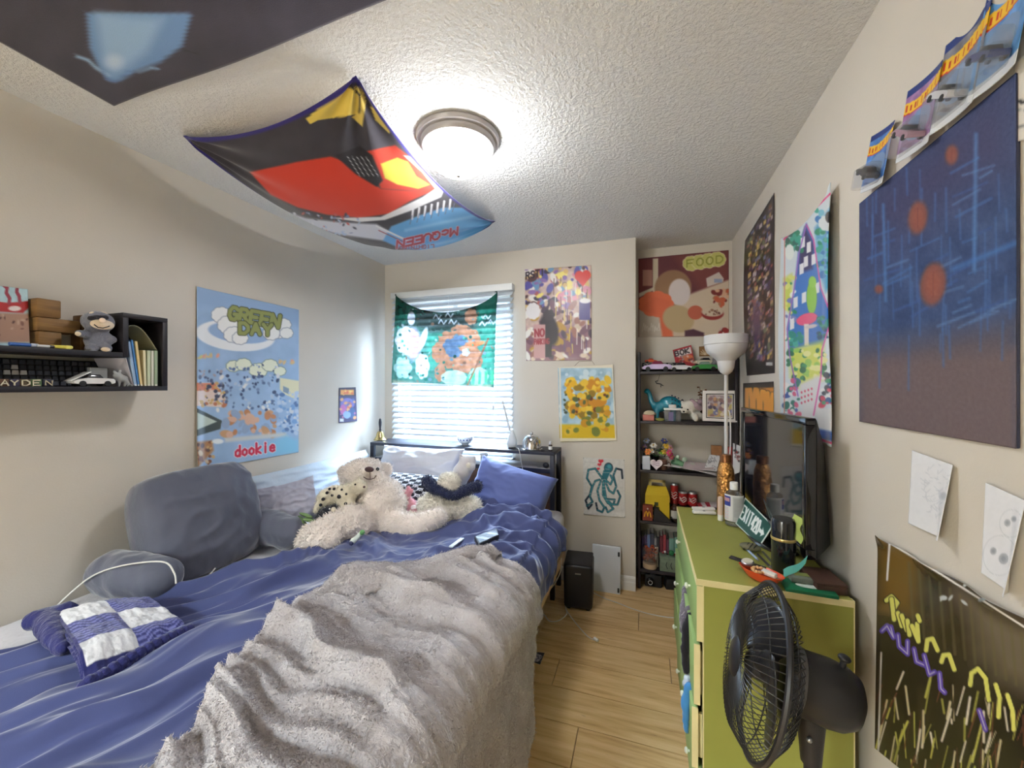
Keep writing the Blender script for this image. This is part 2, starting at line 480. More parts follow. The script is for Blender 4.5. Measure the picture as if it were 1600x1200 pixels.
# ---- floor of oak planks running across the room
fl = struct(G().box((XL - T, YF - T - 1.3, -.1), (XR + T, YN + T, -.006)).build('floor', M('floor_under', (120, 92, 60), .8)))
def plank_mat():
    m = bpy.data.materials.new('oak_plank'); m.use_nodes = True
    N = m.node_tree.nodes; L = m.node_tree.links; b = N['Principled BSDF']
    tc = N.new('ShaderNodeTexCoord'); oi = N.new('ShaderNodeObjectInfo')
    ad = N.new('ShaderNodeVectorMath'); ad.operation = 'ADD'
    sc = N.new('ShaderNodeVectorMath'); sc.operation = 'SCALE'; sc.inputs['Scale'].default_value = 31
    cb = N.new('ShaderNodeCombineXYZ')
    for k in range(3): L.new(oi.outputs['Random'], cb.inputs[k])
    L.new(cb.outputs[0], sc.inputs[0]); L.new(tc.outputs['Object'], ad.inputs[0]); L.new(sc.outputs[0], ad.inputs[1])
    mp = N.new('ShaderNodeMapping'); mp.inputs['Scale'].default_value = (1.3, 16, 1); L.new(ad.outputs[0], mp.inputs[0])
    n1 = N.new('ShaderNodeTexNoise'); n1.inputs['Scale'].default_value = 2.4; n1.inputs['Detail'].default_value = 7; n1.inputs['Roughness'].default_value = .62
    L.new(mp.outputs[0], n1.inputs[0])
    rp = N.new('ShaderNodeValToRGB'); e = rp.color_ramp.elements
    e[0].position = .27; e[0].color = (*lin((176, 134, 86)), 1); e[1].position = .68; e[1].color = (*lin((218, 188, 140)), 1)
    k = e.new(.47); k.color = (*lin((204, 170, 118)), 1)
    L.new(n1.outputs['Fac'], rp.inputs[0])
    # dark knots and streaks
    mp2 = N.new('ShaderNodeMapping'); mp2.inputs['Scale'].default_value = (4, 16, 1); L.new(ad.outputs[0], mp2.inputs[0])
    n2 = N.new('ShaderNodeTexNoise'); n2.inputs['Scale'].default_value = 1.5; n2.inputs['Detail'].default_value = 3; L.new(mp2.outputs[0], n2.inputs[0])
    r2 = N.new('ShaderNodeValToRGB'); r2.color_ramp.elements[0].position = .70; r2.color_ramp.elements[1].position = .80
    L.new(n2.outputs['Fac'], r2.inputs[0])
    mx = N.new('ShaderNodeMixRGB'); mx.inputs[2].default_value = (*lin((104, 70, 40)), 1)
    L.new(r2.outputs[0], mx.inputs[0]); L.new(rp.outputs[0], mx.inputs[1])
    hs = N.new('ShaderNodeHueSaturation'); mr = N.new('ShaderNodeMapRange'); mr.inputs[3].default_value = 1.04; mr.inputs[4].default_value = 1.18
    L.new(oi.outputs['Random'], mr.inputs[0]); L.new(mr.outputs[0], hs.inputs['Value']); L.new(mx.outputs[0], hs.inputs['Color'])
    L.new(hs.outputs[0], b.inputs['Base Color']); b.inputs['Roughness'].default_value = .42
    return m
pm = plank_mat(); MATS['oak_plank'] = pm
PW, PLEN = .187, 1.22
def plank_mesh(l):
    g = G().box((-l / 2 + .0008, -PW / 2 + .0008, -.006), (l / 2 - .0008, PW / 2 - .0008, 0), top=(.0012, .0012))
    me = bpy.data.meshes.new('plank'); me.from_pydata(g.V, [], g.F); me.materials.append(pm); me.update(); return me
pmesh = {}
y = YN + .02; row = 0
while y > YF - T - .2:
    x = XL - .02 - (row * .437 % 1.0) * PLEN
    while x < XR + .02:
        a = max(x, XL); b = min(x + PLEN, XR)
        if b - a > .05 and not (a > XR):
            l = round(b - a, 3)
            if l not in pmesh: pmesh[l] = plank_mesh(l)
            o = bpy.data.objects.new('plank', pmesh[l]); COL.objects.link(o)
            o.location = ((a + b) / 2, y - PW / 2, 0); PLACE[o.name] = o.location.copy(); parent_to(o, fl)
        x += PLEN
    y -= PW; row += 1

# ---- baseboards
bbm = M('white_trim', (232, 231, 228), .45)
def baseboard(name, a, b, n):
    """moulded profile swept from a to b, n = direction into the room"""
    a = Vector(a); b = Vector(b); n = Vector(n)
    prof = [(0, 0), (.014, 0), (.014, .055), (.011, .062), (.011, .082), (.006, .092), (0, .095)]
    V = []; 
    for p in (a, b):
        for (o, z) in prof: V.append(p + n * o + Vector((0, 0, z)))
    k = len(prof); Fc = [(i, (i + 1) % k, k + (i + 1) % k, k + i) for i in range(k)] + [tuple(range(k)), tuple(range(k, 2 * k))[::-1]]
    return struct(G().add(V, Fc).build(name, bbm))
baseboard('baseboard_back', (XL, YB, 0), (XJ, YB, 0), (0, -1, 0))
baseboard('baseboard_nook', (XJ, YN, 0), (XR, YN, 0), (0, -1, 0))
baseboard('baseboard_right', (XR, YF, 0), (XR, YN, 0), (-1, 0, 0))
baseboard('baseboard_left', (XL, YF, 0), (XL, YB, 0), (1, 0, 0))

def thin_glass(name, refl=.06, tint=(250, 252, 255)):
    m = bpy.data.materials.new(name); m.use_nodes = True; N = m.node_tree.nodes; L = m.node_tree.links
    N.remove(N['Principled BSDF']); tp = N.new('ShaderNodeBsdfTransparent'); gl = N.new('ShaderNodeBsdfGlossy'); mx = N.new('ShaderNodeMixShader')
    tp.inputs[0].default_value = (*lin(tint), 1); gl.inputs['Roughness'].default_value = .02; mx.inputs[0].default_value = refl
    L.new(tp.outputs[0], mx.inputs[1]); L.new(gl.outputs[0], mx.inputs[2]); L.new(mx.outputs[0], N['Material Output'].inputs['Surface']); MATS[name] = m; return m
thin_glass('window_glass')
# ---- window: vinyl frame, pane, sill
vin = M('white_vinyl', (238, 240, 240), .35)
win = struct(thing('window_1', 'white vinyl window behind the lowered blind', None, ((WX0 + WX1) / 2, YB + .08, WZ0)))
g = G(); y0, y1 = YB + .07, YB + .11
g.box((WX0, y0, WZ0), (WX0 + .05, y1, WZ1)); g.box((WX1 - .05, y0, WZ0), (WX1, y1, WZ1))
g.box((WX0 + .05, y0, WZ0), (WX1 - .05, y1, WZ0 + .05)); g.box((WX0 + .05, y0, WZ1 - .05), (WX1 - .05, y1, WZ1))
g.box(((WX0 + WX1) / 2 - .02, y0 - .005, WZ0 + .05), ((WX0 + WX1) / 2 + .02, y1, WZ1 - .05))
g.build('window_frame', vin, win, bevel=.003)
for k in (0, 1):
    xa = WX0 + .05 if k == 0 else (WX0 + WX1) / 2 + .02; xb = (WX0 + WX1) / 2 - .02 if k == 0 else WX1 - .05
    G().box((xa, y0 + .015, WZ0 + .05), (xb, y0 + .019, WZ1 - .05)).build('pane', MATS['window_glass'], win)
G().box((WX0 - .04, YB - .02, WZ0 - .03), (WX1 + .04, YB + .07, WZ0)).build('window_sill', vin, win, bevel=.004)

# ---- venetian blind, hung just inside the room
slat_m = M('blind_slat', (212, 220, 228), .5, translucent=.10)
BX0, BX1 = -1.965, -0.925
BYC = YB - .035
bl = thing('venetian_blind', 'white horizontal slat blind lowered over the window', 'blind', ((BX0 + BX1) / 2, BYC, .83))
G().box((BX0 - .005, YB - .065, 2.105), (BX1 + .005, YB, 2.155)).build('valance', M('blind_rail', (236, 238, 238), .45), bl, bevel=.004)
tilt = math.radians(42)
zs = 2.085; n = 0
sm = None
SL, SWD = BX1 - BX0, .05
while zs > .87:
    if sm is None:
        g = G(); k = 5; V = []; Fc = []
        for i in range(k + 1):
            t = -.5 + i / k; yy = t * SWD; zz = .0035 * (1 - 4 * t * t)
            c_, s_ = math.cos(tilt), math.sin(tilt)
            a_, b_ = yy * c_ - zz * s_, yy * s_ + zz * c_
            for th in (0, .0022):
                for xx in (-SL / 2, SL / 2): V.append((xx, a_, b_ + th))
        for i in range(k):
            q = i * 4
            Fc += [(q, q + 1, q + 5, q + 4), (q + 2, q + 6, q + 7, q + 3), (q, q + 4, q + 6, q + 2), (q + 1, q + 3, q + 7, q + 5)]
        Fc += [(0, 2, 3, 1), (k * 4, k * 4 + 1, k * 4 + 3, k * 4 + 2)]
        g.add(V, Fc); o = g.build('slat', slat_m, bl, smooth=True); sm = o.data; o.location = ((BX0 + BX1) / 2, BYC, zs); PLACE[o.name] = o.location.copy()
    else:
        o = bpy.data.objects.new('slat', sm); COL.objects.link(o); o.location = ((BX0 + BX1) / 2, BYC, zs); PLACE[o.name] = o.location.copy(); parent_to(o, bl)
    zs -= .0445; n += 1
G().box((BX0, BYC - .022, .835), (BX1, BYC + .022, .855)).build('bottom_rail', MATS['blind_rail'], bl, bevel=.003)
for xx in (BX0 + .12, (BX0 + BX1) / 2, BX1 - .14):
    for s_ in (-.026, .026):
        G().tube([(xx, BYC + s_, 2.11), (xx, BYC + s_, .85)], .0013, 5).build('ladder_cord', MATS['blind_rail'], bl)
G().tube([(BX1 - .145, BYC - .034, 2.10), (BX1 - .14, BYC - .036, 1.25)], .0012, 5).build('lift_cord', MATS['blind_rail'], bl)
g = G(frame((BX1 - .14, BYC - .036, 1.215))); g.lathe([(.002, .04), (.006, .03), (.008, .008), (.004, 0)], 10); g.build('cord_tassel', M('tassel', (200, 205, 206), .4), bl, smooth=True)
G().tube([(BX0 + .07, BYC - .034, 2.10), (BX0 + .075, BYC - .036, 1.22)], .003, 6).build('tilt_wand', MATS['blind_rail'], bl)

# ---- ceiling lamp
lp = onZ(716, 216, ZC); lamp_c = Vector((lp.x, lp.y, ZC))
lamp = thing('ceiling_lamp', 'round flush ceiling lamp with a brushed rim and frosted glass bowl', 'lamp', lamp_c)
g = G(frame(lamp_c)); g.lathe([(.06, 0), (.165, 0), (.168, -.008), (.163, -.02), (.150, -.026), (.150, -.036), (.143, -.046), (.128, -.05), (.02, -.05)], 48)
g.build('rim', M('brushed_nickel', (168, 163, 162), .4, metal=.25), lamp, smooth=True)
g = G(frame(lamp_c)); g.lathe([(.134, -.045), (.134, -.06), (.125, -.085), (.105, -.11), (.075, -.13), (.04, -.142), (.008, -.146)], 40)
glass = g.build('glass_bowl', M('lamp_glass', (252, 253, 255), .4, emis=LAMP_STRENGTH), lamp, smooth=True)
g = G(frame(lamp_c)); g.lathe([(.002, -.160), (.008, -.157), (.011, -.150), (.007, -.144)], 14)
g.build('finial', MATS['brushed_nickel'], lamp, smooth=True)

# ================================================================== pictures on walls and ceiling
paper = print_mat('paper_print', .55)
gloss = print_mat('paper_gloss', .3, spec=.45)
cloth = print_mat('cloth_print', .85, sheen=.3, bump=.25, bscale=500, spec=.1)
def wall_sheet(pts, wallf, nu, nv, off=.004, normal=(1, 0, 0), bulge=None):
    """corner pixels tl,tr,br,bl measured on the plane wallf -> grid of points with a slight curl off the wall"""
    c = [np.array(wallf(*p)) for p in pts]
    P = quad_grid(*c, nu, nv)
    u = np.linspace(0, 1, nu)[None, :]; v = np.linspace(0, 1, nv)[:, None]
    h = off + (bulge(u, v) if bulge else 0 * u * v)
    return P + np.array(normal, float) * (h + 0 * u * v)[..., None]
def pin(p, n, parent, col=(90, 92, 96), r=.004):
    g = G(axis_frame(p, n)); g.lathe([(.0015, 0), (r, .001), (r, .003), (r * .5, .004)], 10); return g.build('push_pin', M('pin_%d_%d_%d' % col, col, .3, metal=.5), parent, smooth=True)

# -- tall sky blue band poster on the left wall
pts = [(306, 447.5), (466.5, 484), (466, 706.5), (303.5, 735)]
P = wall_sheet(pts, lambda x, y: onX(x, y, XL), 150, 250, .003, (1, 0, 0), lambda u, v: .012 * np.exp(-(u / .05) ** 2) * (.3 + v) + .008 * sst(.85, 1, v) * (1 - u))
A = Art(P, (158, 186, 218)).grain(30, 14)
k = 1 / 3.87
def q(x, y): return (290 + x * k, 430 + y * k)
def Q(*p): return [q(*a) for a in p]
A.poly(Q((60, 70), (690, 210), (690, 300), (60, 180)), (150, 178, 214), 6)
A.ell(*q(300, 365), 62, 24, (236, 238, 240), rot=.1); A.ell(*q(325, 348), 49, 16, (152, 180, 216), rot=.12)
for (x, y, r) in ((215, 240, 15), (260, 300, 17), (290, 360, 15), (330, 380, 12), (560, 330, 16), (590, 300, 12), (520, 350, 13), (610, 350, 10)): A.puff(*q(x, y), r, r * .8, (238, 238, 236), edge=(120, 130, 150))
A.text('GREEN', q(262, 262), q(560, 316), (3, -18), 6.2, (150, 156, 96), .28, outline=(58, 62, 44), ow=1.0)
A.text('DAY', q(328, 350), q(520, 362), (0, -16), 6.0, (150, 156, 96), .3, outline=(58, 62, 44), ow=1.0)
for (x, y, r) in ((290, 550, 11), (350, 540, 12), (440, 575, 14), (510, 545, 12), (570, 580, 9)): A.puff(*q(x, y), r, r * .75, (232, 236, 214), edge=(110, 130, 120))
A.specks(*q(75, 480), *q(220, 505), 10, 3, [(220, 190, 140), (228, 160, 140), (214, 204, 130)], .6); A.specks(*q(570, 515), *q(675, 535), 8, 3, [(220, 190, 140), (228, 160, 140)], .6)
A.poly(Q((60, 650), (180, 650), (240, 740), (240, 800), (60, 790)), (226, 206, 196)); A.poly(Q((60, 650), (180, 655), (200, 690), (60, 700)), (214, 130, 100))
A.poly(Q((60, 800), (220, 880), (210, 930), (60, 975)), (74, 84, 84)); A.poly(Q((70, 830), (190, 885), (70, 935)), (196, 208, 196))
A.poly(Q((570, 620), (690, 640), (690, 760), (600, 720), (570, 690)), (228, 222, 186)); A.poly(Q((590, 670), (625, 685), (625, 720), (590, 705)), (130, 150, 170))
A.specks(*q(80, 640), *q(250, 790), 60, 2.4, [(70, 76, 96), (190, 120, 90), (232, 226, 220), (206, 170, 110), (100, 110, 140)])
A.specks(*q(190, 540), *q(560, 820), 110, 2.2, [(62, 76, 112), (90, 110, 150), (180, 196, 216), (120, 140, 180), (226, 226, 226)])
A.specks(*q(560, 700), *q(680, 960), 70, 2.8, [(90, 120, 170), (190, 206, 226), (120, 160, 210), (210, 214, 220)])
A.specks(*q(80, 560), *q(230, 640), 16, 2.2, [(90, 100, 130), (170, 160, 170)])
A.specks(*q(230, 830), *q(540, 970), 46, 5, [(206, 158, 116), (196, 134, 92), (220, 176, 150), (150, 170, 200)], 1.2)
A.poly(Q((235, 985), (600, 950), (620, 975), (240, 1010)), (206, 208, 206), 2)
A.poly(Q((55, 1010), (160, 1000), (170, 1060), (60, 1180)), (176, 128, 88), 2); A.specks(*q(60, 1010), *q(170, 1150), 26, 3, [(130, 84, 62), (206, 170, 120), (92, 70, 66), (220, 196, 160)])
A.ell(*q(195, 1005), 9, 4, (232, 236, 238)); A.poly(Q((610, 970), (680, 1000), (680, 1070), (540, 1090), (400, 1060)), (134, 196, 226), 4)
A.text('dookie', q(300, 1098), q(540, 1062), (0, -16), 3.6, (204, 40, 72), .25, outline=(240, 232, 236), ow=1.0)
po = sheet('poster', P, gloss, None, A.C)
tag(po, 'tall sky blue GREEN DAY poster with white clouds on the left wall', 'poster')

# -- small comic sized poster
P = wall_sheet([(529, 606), (555.5, 605), (556.5, 658), (528.5, 661)], lambda x, y: onX(x, y, XL), 34, 60, .003, (1, 0, 0), lambda u, v: .006 * v * u)
A = Art(P, (74, 70, 112)).rect(529, 604, 557, 619, (58, 50, 70)); A.rect(532, 609, 553, 617, (232, 160, 82)); A.specks(533, 610, 552, 616, 8, 2, [(240, 200, 110), (220, 110, 70)])
A.ell(543, 631, 11, 9, (128, 120, 190)); A.ell(536, 640, 5, 8, (196, 110, 170)); A.ell(546, 637, 4, 9, (226, 120, 90)); A.ell(550, 645, 5, 9, (70, 100, 150)); A.ell(542, 648, 6, 6, (150, 180, 220)); A.specks(530, 622, 555, 656, 14, 2, [(210, 120, 160), (90, 110, 170), (230, 170, 120)])
A.rect(531, 654, 537, 659, (220, 220, 220))
tag(sheet('poster', P, gloss, None, A.C), 'small dark comic cover poster with an orange title near the window corner', 'poster')

# -- black tapestry on the ceiling at the top left
zt = ZC - .012
c0 = np.array(onZ(178, 168, zt)); e1 = np.array(onZ(0, 66, zt)) - c0; e2 = np.array(onZ(440, 67, zt)) - c0
e1 = e1 / np.linalg.norm(e1) * 1.15; e2 = e2 / np.linalg.norm(e2) * 1.5
P = quad_grid(c0 + e1, c0, c0 + e2, c0 + e1 + e2, 150, 200)
P = np.transpose(P, (1, 0, 2))
u = np.linspace(0, 1, P.shape[1])[None, :]; v = np.linspace(0, 1, P.shape[0])[:, None]
P[..., 2] -= .035 * (np.sin(PI * u) * np.sin(PI * v)) + .006 * np.sin(9 * u + 4 * v)
A = Art(P, (50, 44, 60)).grain(60, 14)
A.poly([(135, 20), (140, 75), (155, 108), (172, 128), (190, 126), (215, 110), (250, 98), (285, 72), (300, 20)], (112, 152, 204), 3)
A.poly([(150, 20), (160, 90), (178, 116), (205, 100), (230, 80), (255, 30)], (150, 186, 226), 9); A.ell(178, 97, 14, 11, (190, 212, 238), 6)
A.line([(120, 88), (138, 94), (150, 106), (170, 118)], 5, (150, 184, 220), 2); A.line([(215, 112), (235, 106), (246, 107)], 4, (140, 176, 214), 2); A.line([(285, 78), (310, 84)], 2, (22, 20, 32))
A.line([(160, 110), (166, 124), (182, 128), (200, 112)], 3, (96, 130, 190), 2)
tag(sheet('ceiling_tapestry', P, cloth, None, A.C, .002), 'black tapestry with a pale blue shape pinned to the ceiling at the upper left', 'tapestry')

# -- fleece blanket hung by its corners under the ceiling
a_, b_, c_, d_ = [np.array(onZ(*p, ZC - .01)) for p in ((286, 213), (556, 119), (774, 346), (592, 374))]
nu, nv = 220, 280
P = quad_grid(a_, b_, c_, d_, nu, nv)
u = np.linspace(0, 1, nu)[None, :]; v = np.linspace(0, 1, nv)[:, None]
s4 = lambda t: 1 - (2 * t - 1) ** 2
sag = .055 * s4(u) * (1 - v) ** 1.5 + .115 * s4(u) * v ** 1.5 + .115 * s4(v) * (1 - u) ** 1.5 + .085 * s4(v) * u ** 1.5 + .085 * s4(u) * s4(v)
for (uu, vv) in ((0, 0), (1, 0), (0, 1), (1, 1)):
    rr = np.hypot(u - uu, (v - vv) * 1.35); th = np.arctan2(np.abs(v - vv) * 1.35, np.abs(u - uu) + 1e-6)
    sag = sag + .010 * np.exp(-(rr / .33) ** 2) * sst(0, .06, rr) * np.sin(th * 13)
P[..., 2] -= sag + .006 * fbm(u * 3 + 0 * v, v * 4, 3, 5) * s4(u) * s4(v)
# edges pulled inwards by the hanging weight
cen = P.mean((0, 1))
pull = .030 * (s4(u) * np.abs(2 * v - 1) ** 6 + s4(v) * np.abs(2 * u - 1) ** 6)
P[..., :2] += (cen[:2] - P[..., :2]) * pull[..., None]
A = Art(P, (60, 57, 65)).grain(40, 10)
k = 1 / 3.077
def q(x, y): return (270 + x * k, 100 + y * k)
def Q(*p): return [q(*a) for a in p]
A.poly(Q((640, 265), (740, 180), (800, 120), (860, 110), (900, 150), (895, 240), (800, 255), (700, 270), (660, 290)), (222, 196, 92)); A.poly(Q((870, 110), (910, 110), (930, 180), (910, 300), (860, 255), (905, 225)), (214, 190, 96))
A.line(Q((860, 110), (900, 150), (895, 235)), 2.6, (34, 32, 36)); A.poly(Q((950, 205), (1010, 215), (1050, 300), (1040, 335), (975, 270)), (214, 190, 96)); A.ell(*q(1005, 250), 9, 4, (40, 38, 44), rot=1)
# abstract red, white and blue fields
A.poly(Q((370, 520), (600, 470), (760, 445), (830, 470), (1000, 600), (1150, 610), (1240, 590), (1270, 600), (1140, 660), (1040, 720), (900, 740), (740, 725), (600, 690), (470, 630)), (208, 58, 34), 1.5)
A.poly(Q((930, 420), (1070, 390), (1200, 500), (1260, 590), (1150, 610), (1000, 600)), (200, 58, 36), 1.5)
A.poly(Q((780, 440), (900, 395), (960, 440), (1010, 560), (980, 590), (880, 530)), (38, 36, 42), 1.5)
for j in range(5): A.line(Q((840 + j * 22, 445), (900 + j * 22, 540)), .9, (200, 200, 206))
A.poly(Q((1000, 480), (1080, 450), (1130, 470), (1170, 540), (1235, 580), (1180, 600), (1080, 580), (1020, 550)), (206, 200, 70), 1.2)
A.poly(Q((1110, 440), (1180, 450), (1250, 540), (1310, 590), (1290, 640), (1160, 700), (1020, 750), (900, 760), (760, 740), (1000, 735), (1200, 640), (1262, 600), (1200, 520)), (228, 228, 230), 1.2)
A.poly(Q((490, 690), (640, 740), (800, 760), (980, 770), (1100, 840), (1010, 850), (800, 820), (640, 780)), (206, 208, 220), 2)
A.specks(*q(560, 715), *q(900, 820), 60, 2.6, [(120, 130, 170), (220, 222, 230), (70, 70, 90), (170, 190, 220), (190, 80, 80)], .5)
A.poly(Q((1050, 780), (1180, 730), (1300, 690), (1420, 690), (1560, 740), (1550, 790), (1420, 850), (1250, 900), (1100, 890), (1010, 850)), (98, 168, 222), 1.5)
for j in range(7): A.line(Q((1150 + j * 30, 745 - j * 8), (1155 + j * 30, 700 - j * 8)), 3.2, (232, 232, 238)); A.line(Q((1140 + j * 34, 770 - j * 10), (1150 + j * 34, 730 - j * 10)), 1.2, (100, 110, 150))
A.line(Q((980, 780), (1130, 850)), 3, (226, 226, 230)); A.line(Q((990, 800), (1120, 860)), 1.2, (150, 50, 60))
for (x0, y0, x1, y1) in ((1120, 800, 1500, 720), (1200, 880, 1450, 830), (1130, 870, 1250, 890)): A.line(Q((x0, y0), (x1, y1)), 5, (134, 196, 236), 2)
A.text('McQUEEN', q(1370, 785), q(1080, 850), (-1, 11.5), 3.0, (176, 40, 62), .22, outline=(226, 190, 206), ow=.8)
A.text('LIGHTNING', q(1255, 868), q(1090, 878), (0, 5), 1.3, (170, 44, 66), .25)
# dark blue stitched hem
eu = np.minimum(np.minimum(u, 1 - u) * .9, np.minimum(v, 1 - v) * 1.25)
A.mix(sst(.016, .008, eu), (52, 46, 120))
bk = sheet('fleece_blanket', P, cloth, None, A.C, .004)
tag(bk, 'dark red and blue fleece blanket hung by its corners under the ceiling', 'blanket')

# -- sheer tapestry pinned over the blind
yt = YB - .085
tl, tr = np.array(onY(618, 460, yt)), np.array(onY(777, 455, yt)); bl_, br_ = np.array(onY(612, 598, yt)), np.array(onY(771, 606, yt))
nu, nv = 170, 150
P = quad_grid(tl, tr, br_, bl_, nu, nv)
u = np.linspace(0, 1, nu)[None, :]; v = np.linspace(0, 1, nv)[:, None]
drop = .150 * s4(u) ** .8 * (1 - v) ** 1.3 - .01 * s4(u) * v
P[..., 2] -= drop
P[..., 1] += -.012 * s4(u) * s4(v) + .006 * np.sin(u * 16 + v * 5) * (1 - .4 * v) + .008 * np.exp(-((u - .78 + .5 * (v - .5)) / .05) ** 2)
A = Art(P, (66, 112, 102))
k = 1 / 3.75
def q(x, y): return (560 + x * k, 380 + y * k)
def Q(*p): return [q(*a) for a in p]
A.poly(Q((220, 300), (470, 400), (600, 410), (700, 340), (815, 290), (815, 420), (680, 500), (420, 520), (330, 480), (215, 480)), (52, 66, 62), 6)
A.poly(Q((220, 290), (360, 350), (330, 450), (215, 470)), (30, 92, 76), 4); A.poly(Q((690, 340), (815, 290), (810, 400), (700, 470)), (40, 122, 104), 4)
A.poly(Q((400, 540), (470, 530), (480, 700), (410, 760)), (60, 132, 116), 4); A.poly(Q((700, 500), (800, 470), (800, 830), (720, 820)), (60, 130, 114), 5)
A.puff(*q(280, 570), 17, 22, (172, 176, 182), 8); A.ell(*q(310, 440), 6, 11, (178, 180, 186)); A.ell(*q(320, 590), 12, 24, (184, 148, 176), 3); A.ell(*q(380, 560), 5, 18, (176, 178, 186), rot=.3)
A.puff(*q(375, 720), 11, 20, (168, 176, 180), 7); A.puff(*q(260, 730), 14, 17, (140, 170, 166), 6)
for (x, y, rx, ry) in ((520, 560, 14, 12), (600, 520, 16, 12), (660, 560, 14, 16), (640, 640, 20, 12), (540, 690, 18, 12), (610, 720, 16, 12), (470, 640, 11, 16), (660, 430, 10, 13), (690, 690, 10, 15), (480, 760, 9, 14)): A.puff(*q(x, y), rx, ry, (150, 112, 88), 7)
for (x, y, rx, ry) in ((540, 600, 12, 11), (590, 570, 13, 9), (560, 640, 12, 8)): A.puff(*q(x, y), rx, ry, (84, 104, 126), 6)
A.ell(*q(690, 590), 14, 4, (176, 116, 80), rot=-.2); A.puff(*q(630, 640), 6, 6, (160, 176, 182), 5)
A.puff(*q(560, 790), 20, 12, (150, 172, 160)); A.puff(*q(705, 780), 15, 14, (140, 166, 150))
A.specks(*q(230, 330), *q(800, 830), 120, 2.2, [(40, 96, 84), (70, 140, 120), (120, 96, 80), (150, 160, 160), (30, 70, 64), (96, 120, 130)], .7)
for (x, y) in ((440, 440), (510, 430), (470, 470), (530, 470), (730, 440), (760, 470), (710, 480)): A.line(Q((x, y), (x + 14, y - 22), (x + 30, y + 4), (x + 44, y - 16)), 1.8, (176, 180, 186))
for j in range(26): x = 640 + (j * 37) % 150; A.line(Q((x, 825), (x + 6 - j % 9, 770 - j % 5 * 6)), 1.2, (70, 160, 120))
A.poly(Q((200, 800), (450, 830), (780, 830), (780, 860), (500, 860), (200, 830)), (140, 146, 128), 2)
A.grain(9, 26, 3)
A.line(Q((700, 700), (640, 830)), 2.4, (130, 92, 70)); A.line(Q((760, 560), (690, 720)), 3, (120, 86, 66))
tp = sheet('window_tapestry', P, print_mat('sheer_print', .8, translucent=.5, clear=.16, spec=.05), None, A.C, .0008)
tag(tp, 'sheer green and brown tapestry pinned across the upper half of the blind', 'tapestry')
pin(tl + np.array((.006, -.006, -.006)), (0, -1, 0), tp, (40, 60, 56), .006); pin(tr + np.array((-.006, -.006, -.006)), (0, -1, 0), tp, (40, 60, 56), .006)

# -- posters on the back wall
onB = lambda x, y: onY(x, y, YB)
P = wall_sheet([(820, 421.5), (924, 414.5), (924.5, 563), (822.5, 564)], onB, 110, 150, .003, (0, -1, 0))
A = Art(P, (196, 170, 160)).grain(18, 60, 3)
A.poly([(820, 520), (925, 510), (925, 565), (820, 565)], (118, 74, 96), 14)
cs = [(236, 220, 120), (90, 84, 160), (206, 130, 150), (60, 52, 70), (230, 226, 220), (110, 150, 190), (170, 90, 90), (140, 110, 170), (214, 180, 110), (90, 60, 60)]
A.specks(820, 416, 925, 480, 150, 4.5, cs, 1.4); A.specks(820, 470, 925, 562, 110, 4, [(200, 180, 160), (110, 70, 90), (150, 100, 90), (70, 50, 70), (220, 200, 180), (180, 140, 60), (230, 226, 220)], 1.6)
for j in range(40):
    x = A.rs.uniform(860, 922); y = A.rs.uniform(430, 540); A.line([(x, y), (x + A.rs.uniform(-1, 1), y + A.rs.uniform(8, 26))], 1.3, [(224, 200, 100), (120, 80, 70), (226, 222, 216), (90, 70, 110)][j % 4])
A.text('RSTI', (822, 436), (850, 430), (0, -10), 2.2, (44, 32, 44), .3); A.puff(833, 486, 11, 13, (226, 222, 224)); A.rect(905, 470, 922, 500, (70, 60, 130)); A.ell(914, 470, 9, 4, (226, 224, 226))
A.ell(858, 515, 14, 26, (42, 32, 44), 2, rot=-.2); A.rect(850, 535, 862, 558, (36, 28, 38)); A.puff(858, 492, 9, 9, (52, 40, 50), 6)
A.ell(905, 431, 7, 8, (216, 54, 44)); A.ell(916, 430, 7, 8, (216, 54, 44)); A.poly([(899, 435), (922, 433), (911, 448)], (216, 54, 44))
A.rect(834, 507, 852, 560, (196, 150, 150)); A.text('NO', (836, 526), (850, 525), (0, -11), 2.4, (150, 40, 56), .3); A.text('PARKING', (835, 538), (858, 537), (0, -8), 1.5, (150, 40, 56), .25)
tag(sheet('poster', P, gloss, None, A.C), 'splattered graffiti poster with a red heart beside the window', 'poster')

P = wall_sheet([(872, 574), (958, 569.5), (964, 688.5), (875, 690)], onB, 96, 120, .008, (0, -1, 0))
A = Art(P, (168, 198, 214)).grain(16, 34, 9)
A.poly([(870, 663), (968, 664), (968, 692), (870, 692)], (220, 186, 38), 1.5); A.specks(874, 582, 960, 655, 60, 4, [(190, 214, 226), (140, 176, 200), (206, 222, 230)])
A.specks(886, 590, 952, 652, 90, 5.5, [(226, 176, 40), (236, 200, 70), (206, 140, 40), (150, 120, 40), (230, 190, 60)]); A.specks(880, 616, 950, 650, 18, 3, [(70, 80, 60), (110, 60, 40), (90, 100, 60)])
A.specks(884, 640, 952, 676, 26, 5, [(226, 190, 60), (206, 150, 40), (120, 130, 60)]); A.rect(869, 566, 968, 575, (226, 218, 200)); A.rect(872, 684.5, 968, 692, (226, 218, 190)); A.line([(874.5, 572), (877, 690)], 2.4, (226, 218, 200)); A.line([(957, 570), (962.5, 690)], 2.4, (226, 218, 200))
sf = sheet('poster', P, paper, None, A.C); tag(sf, 'yellow and blue flower print hung from a string on the back wall', 'poster')
t0, t1, tm = Vector(onB(899, 572)), Vector(onB(931, 570)), Vector(onB(903, 566))
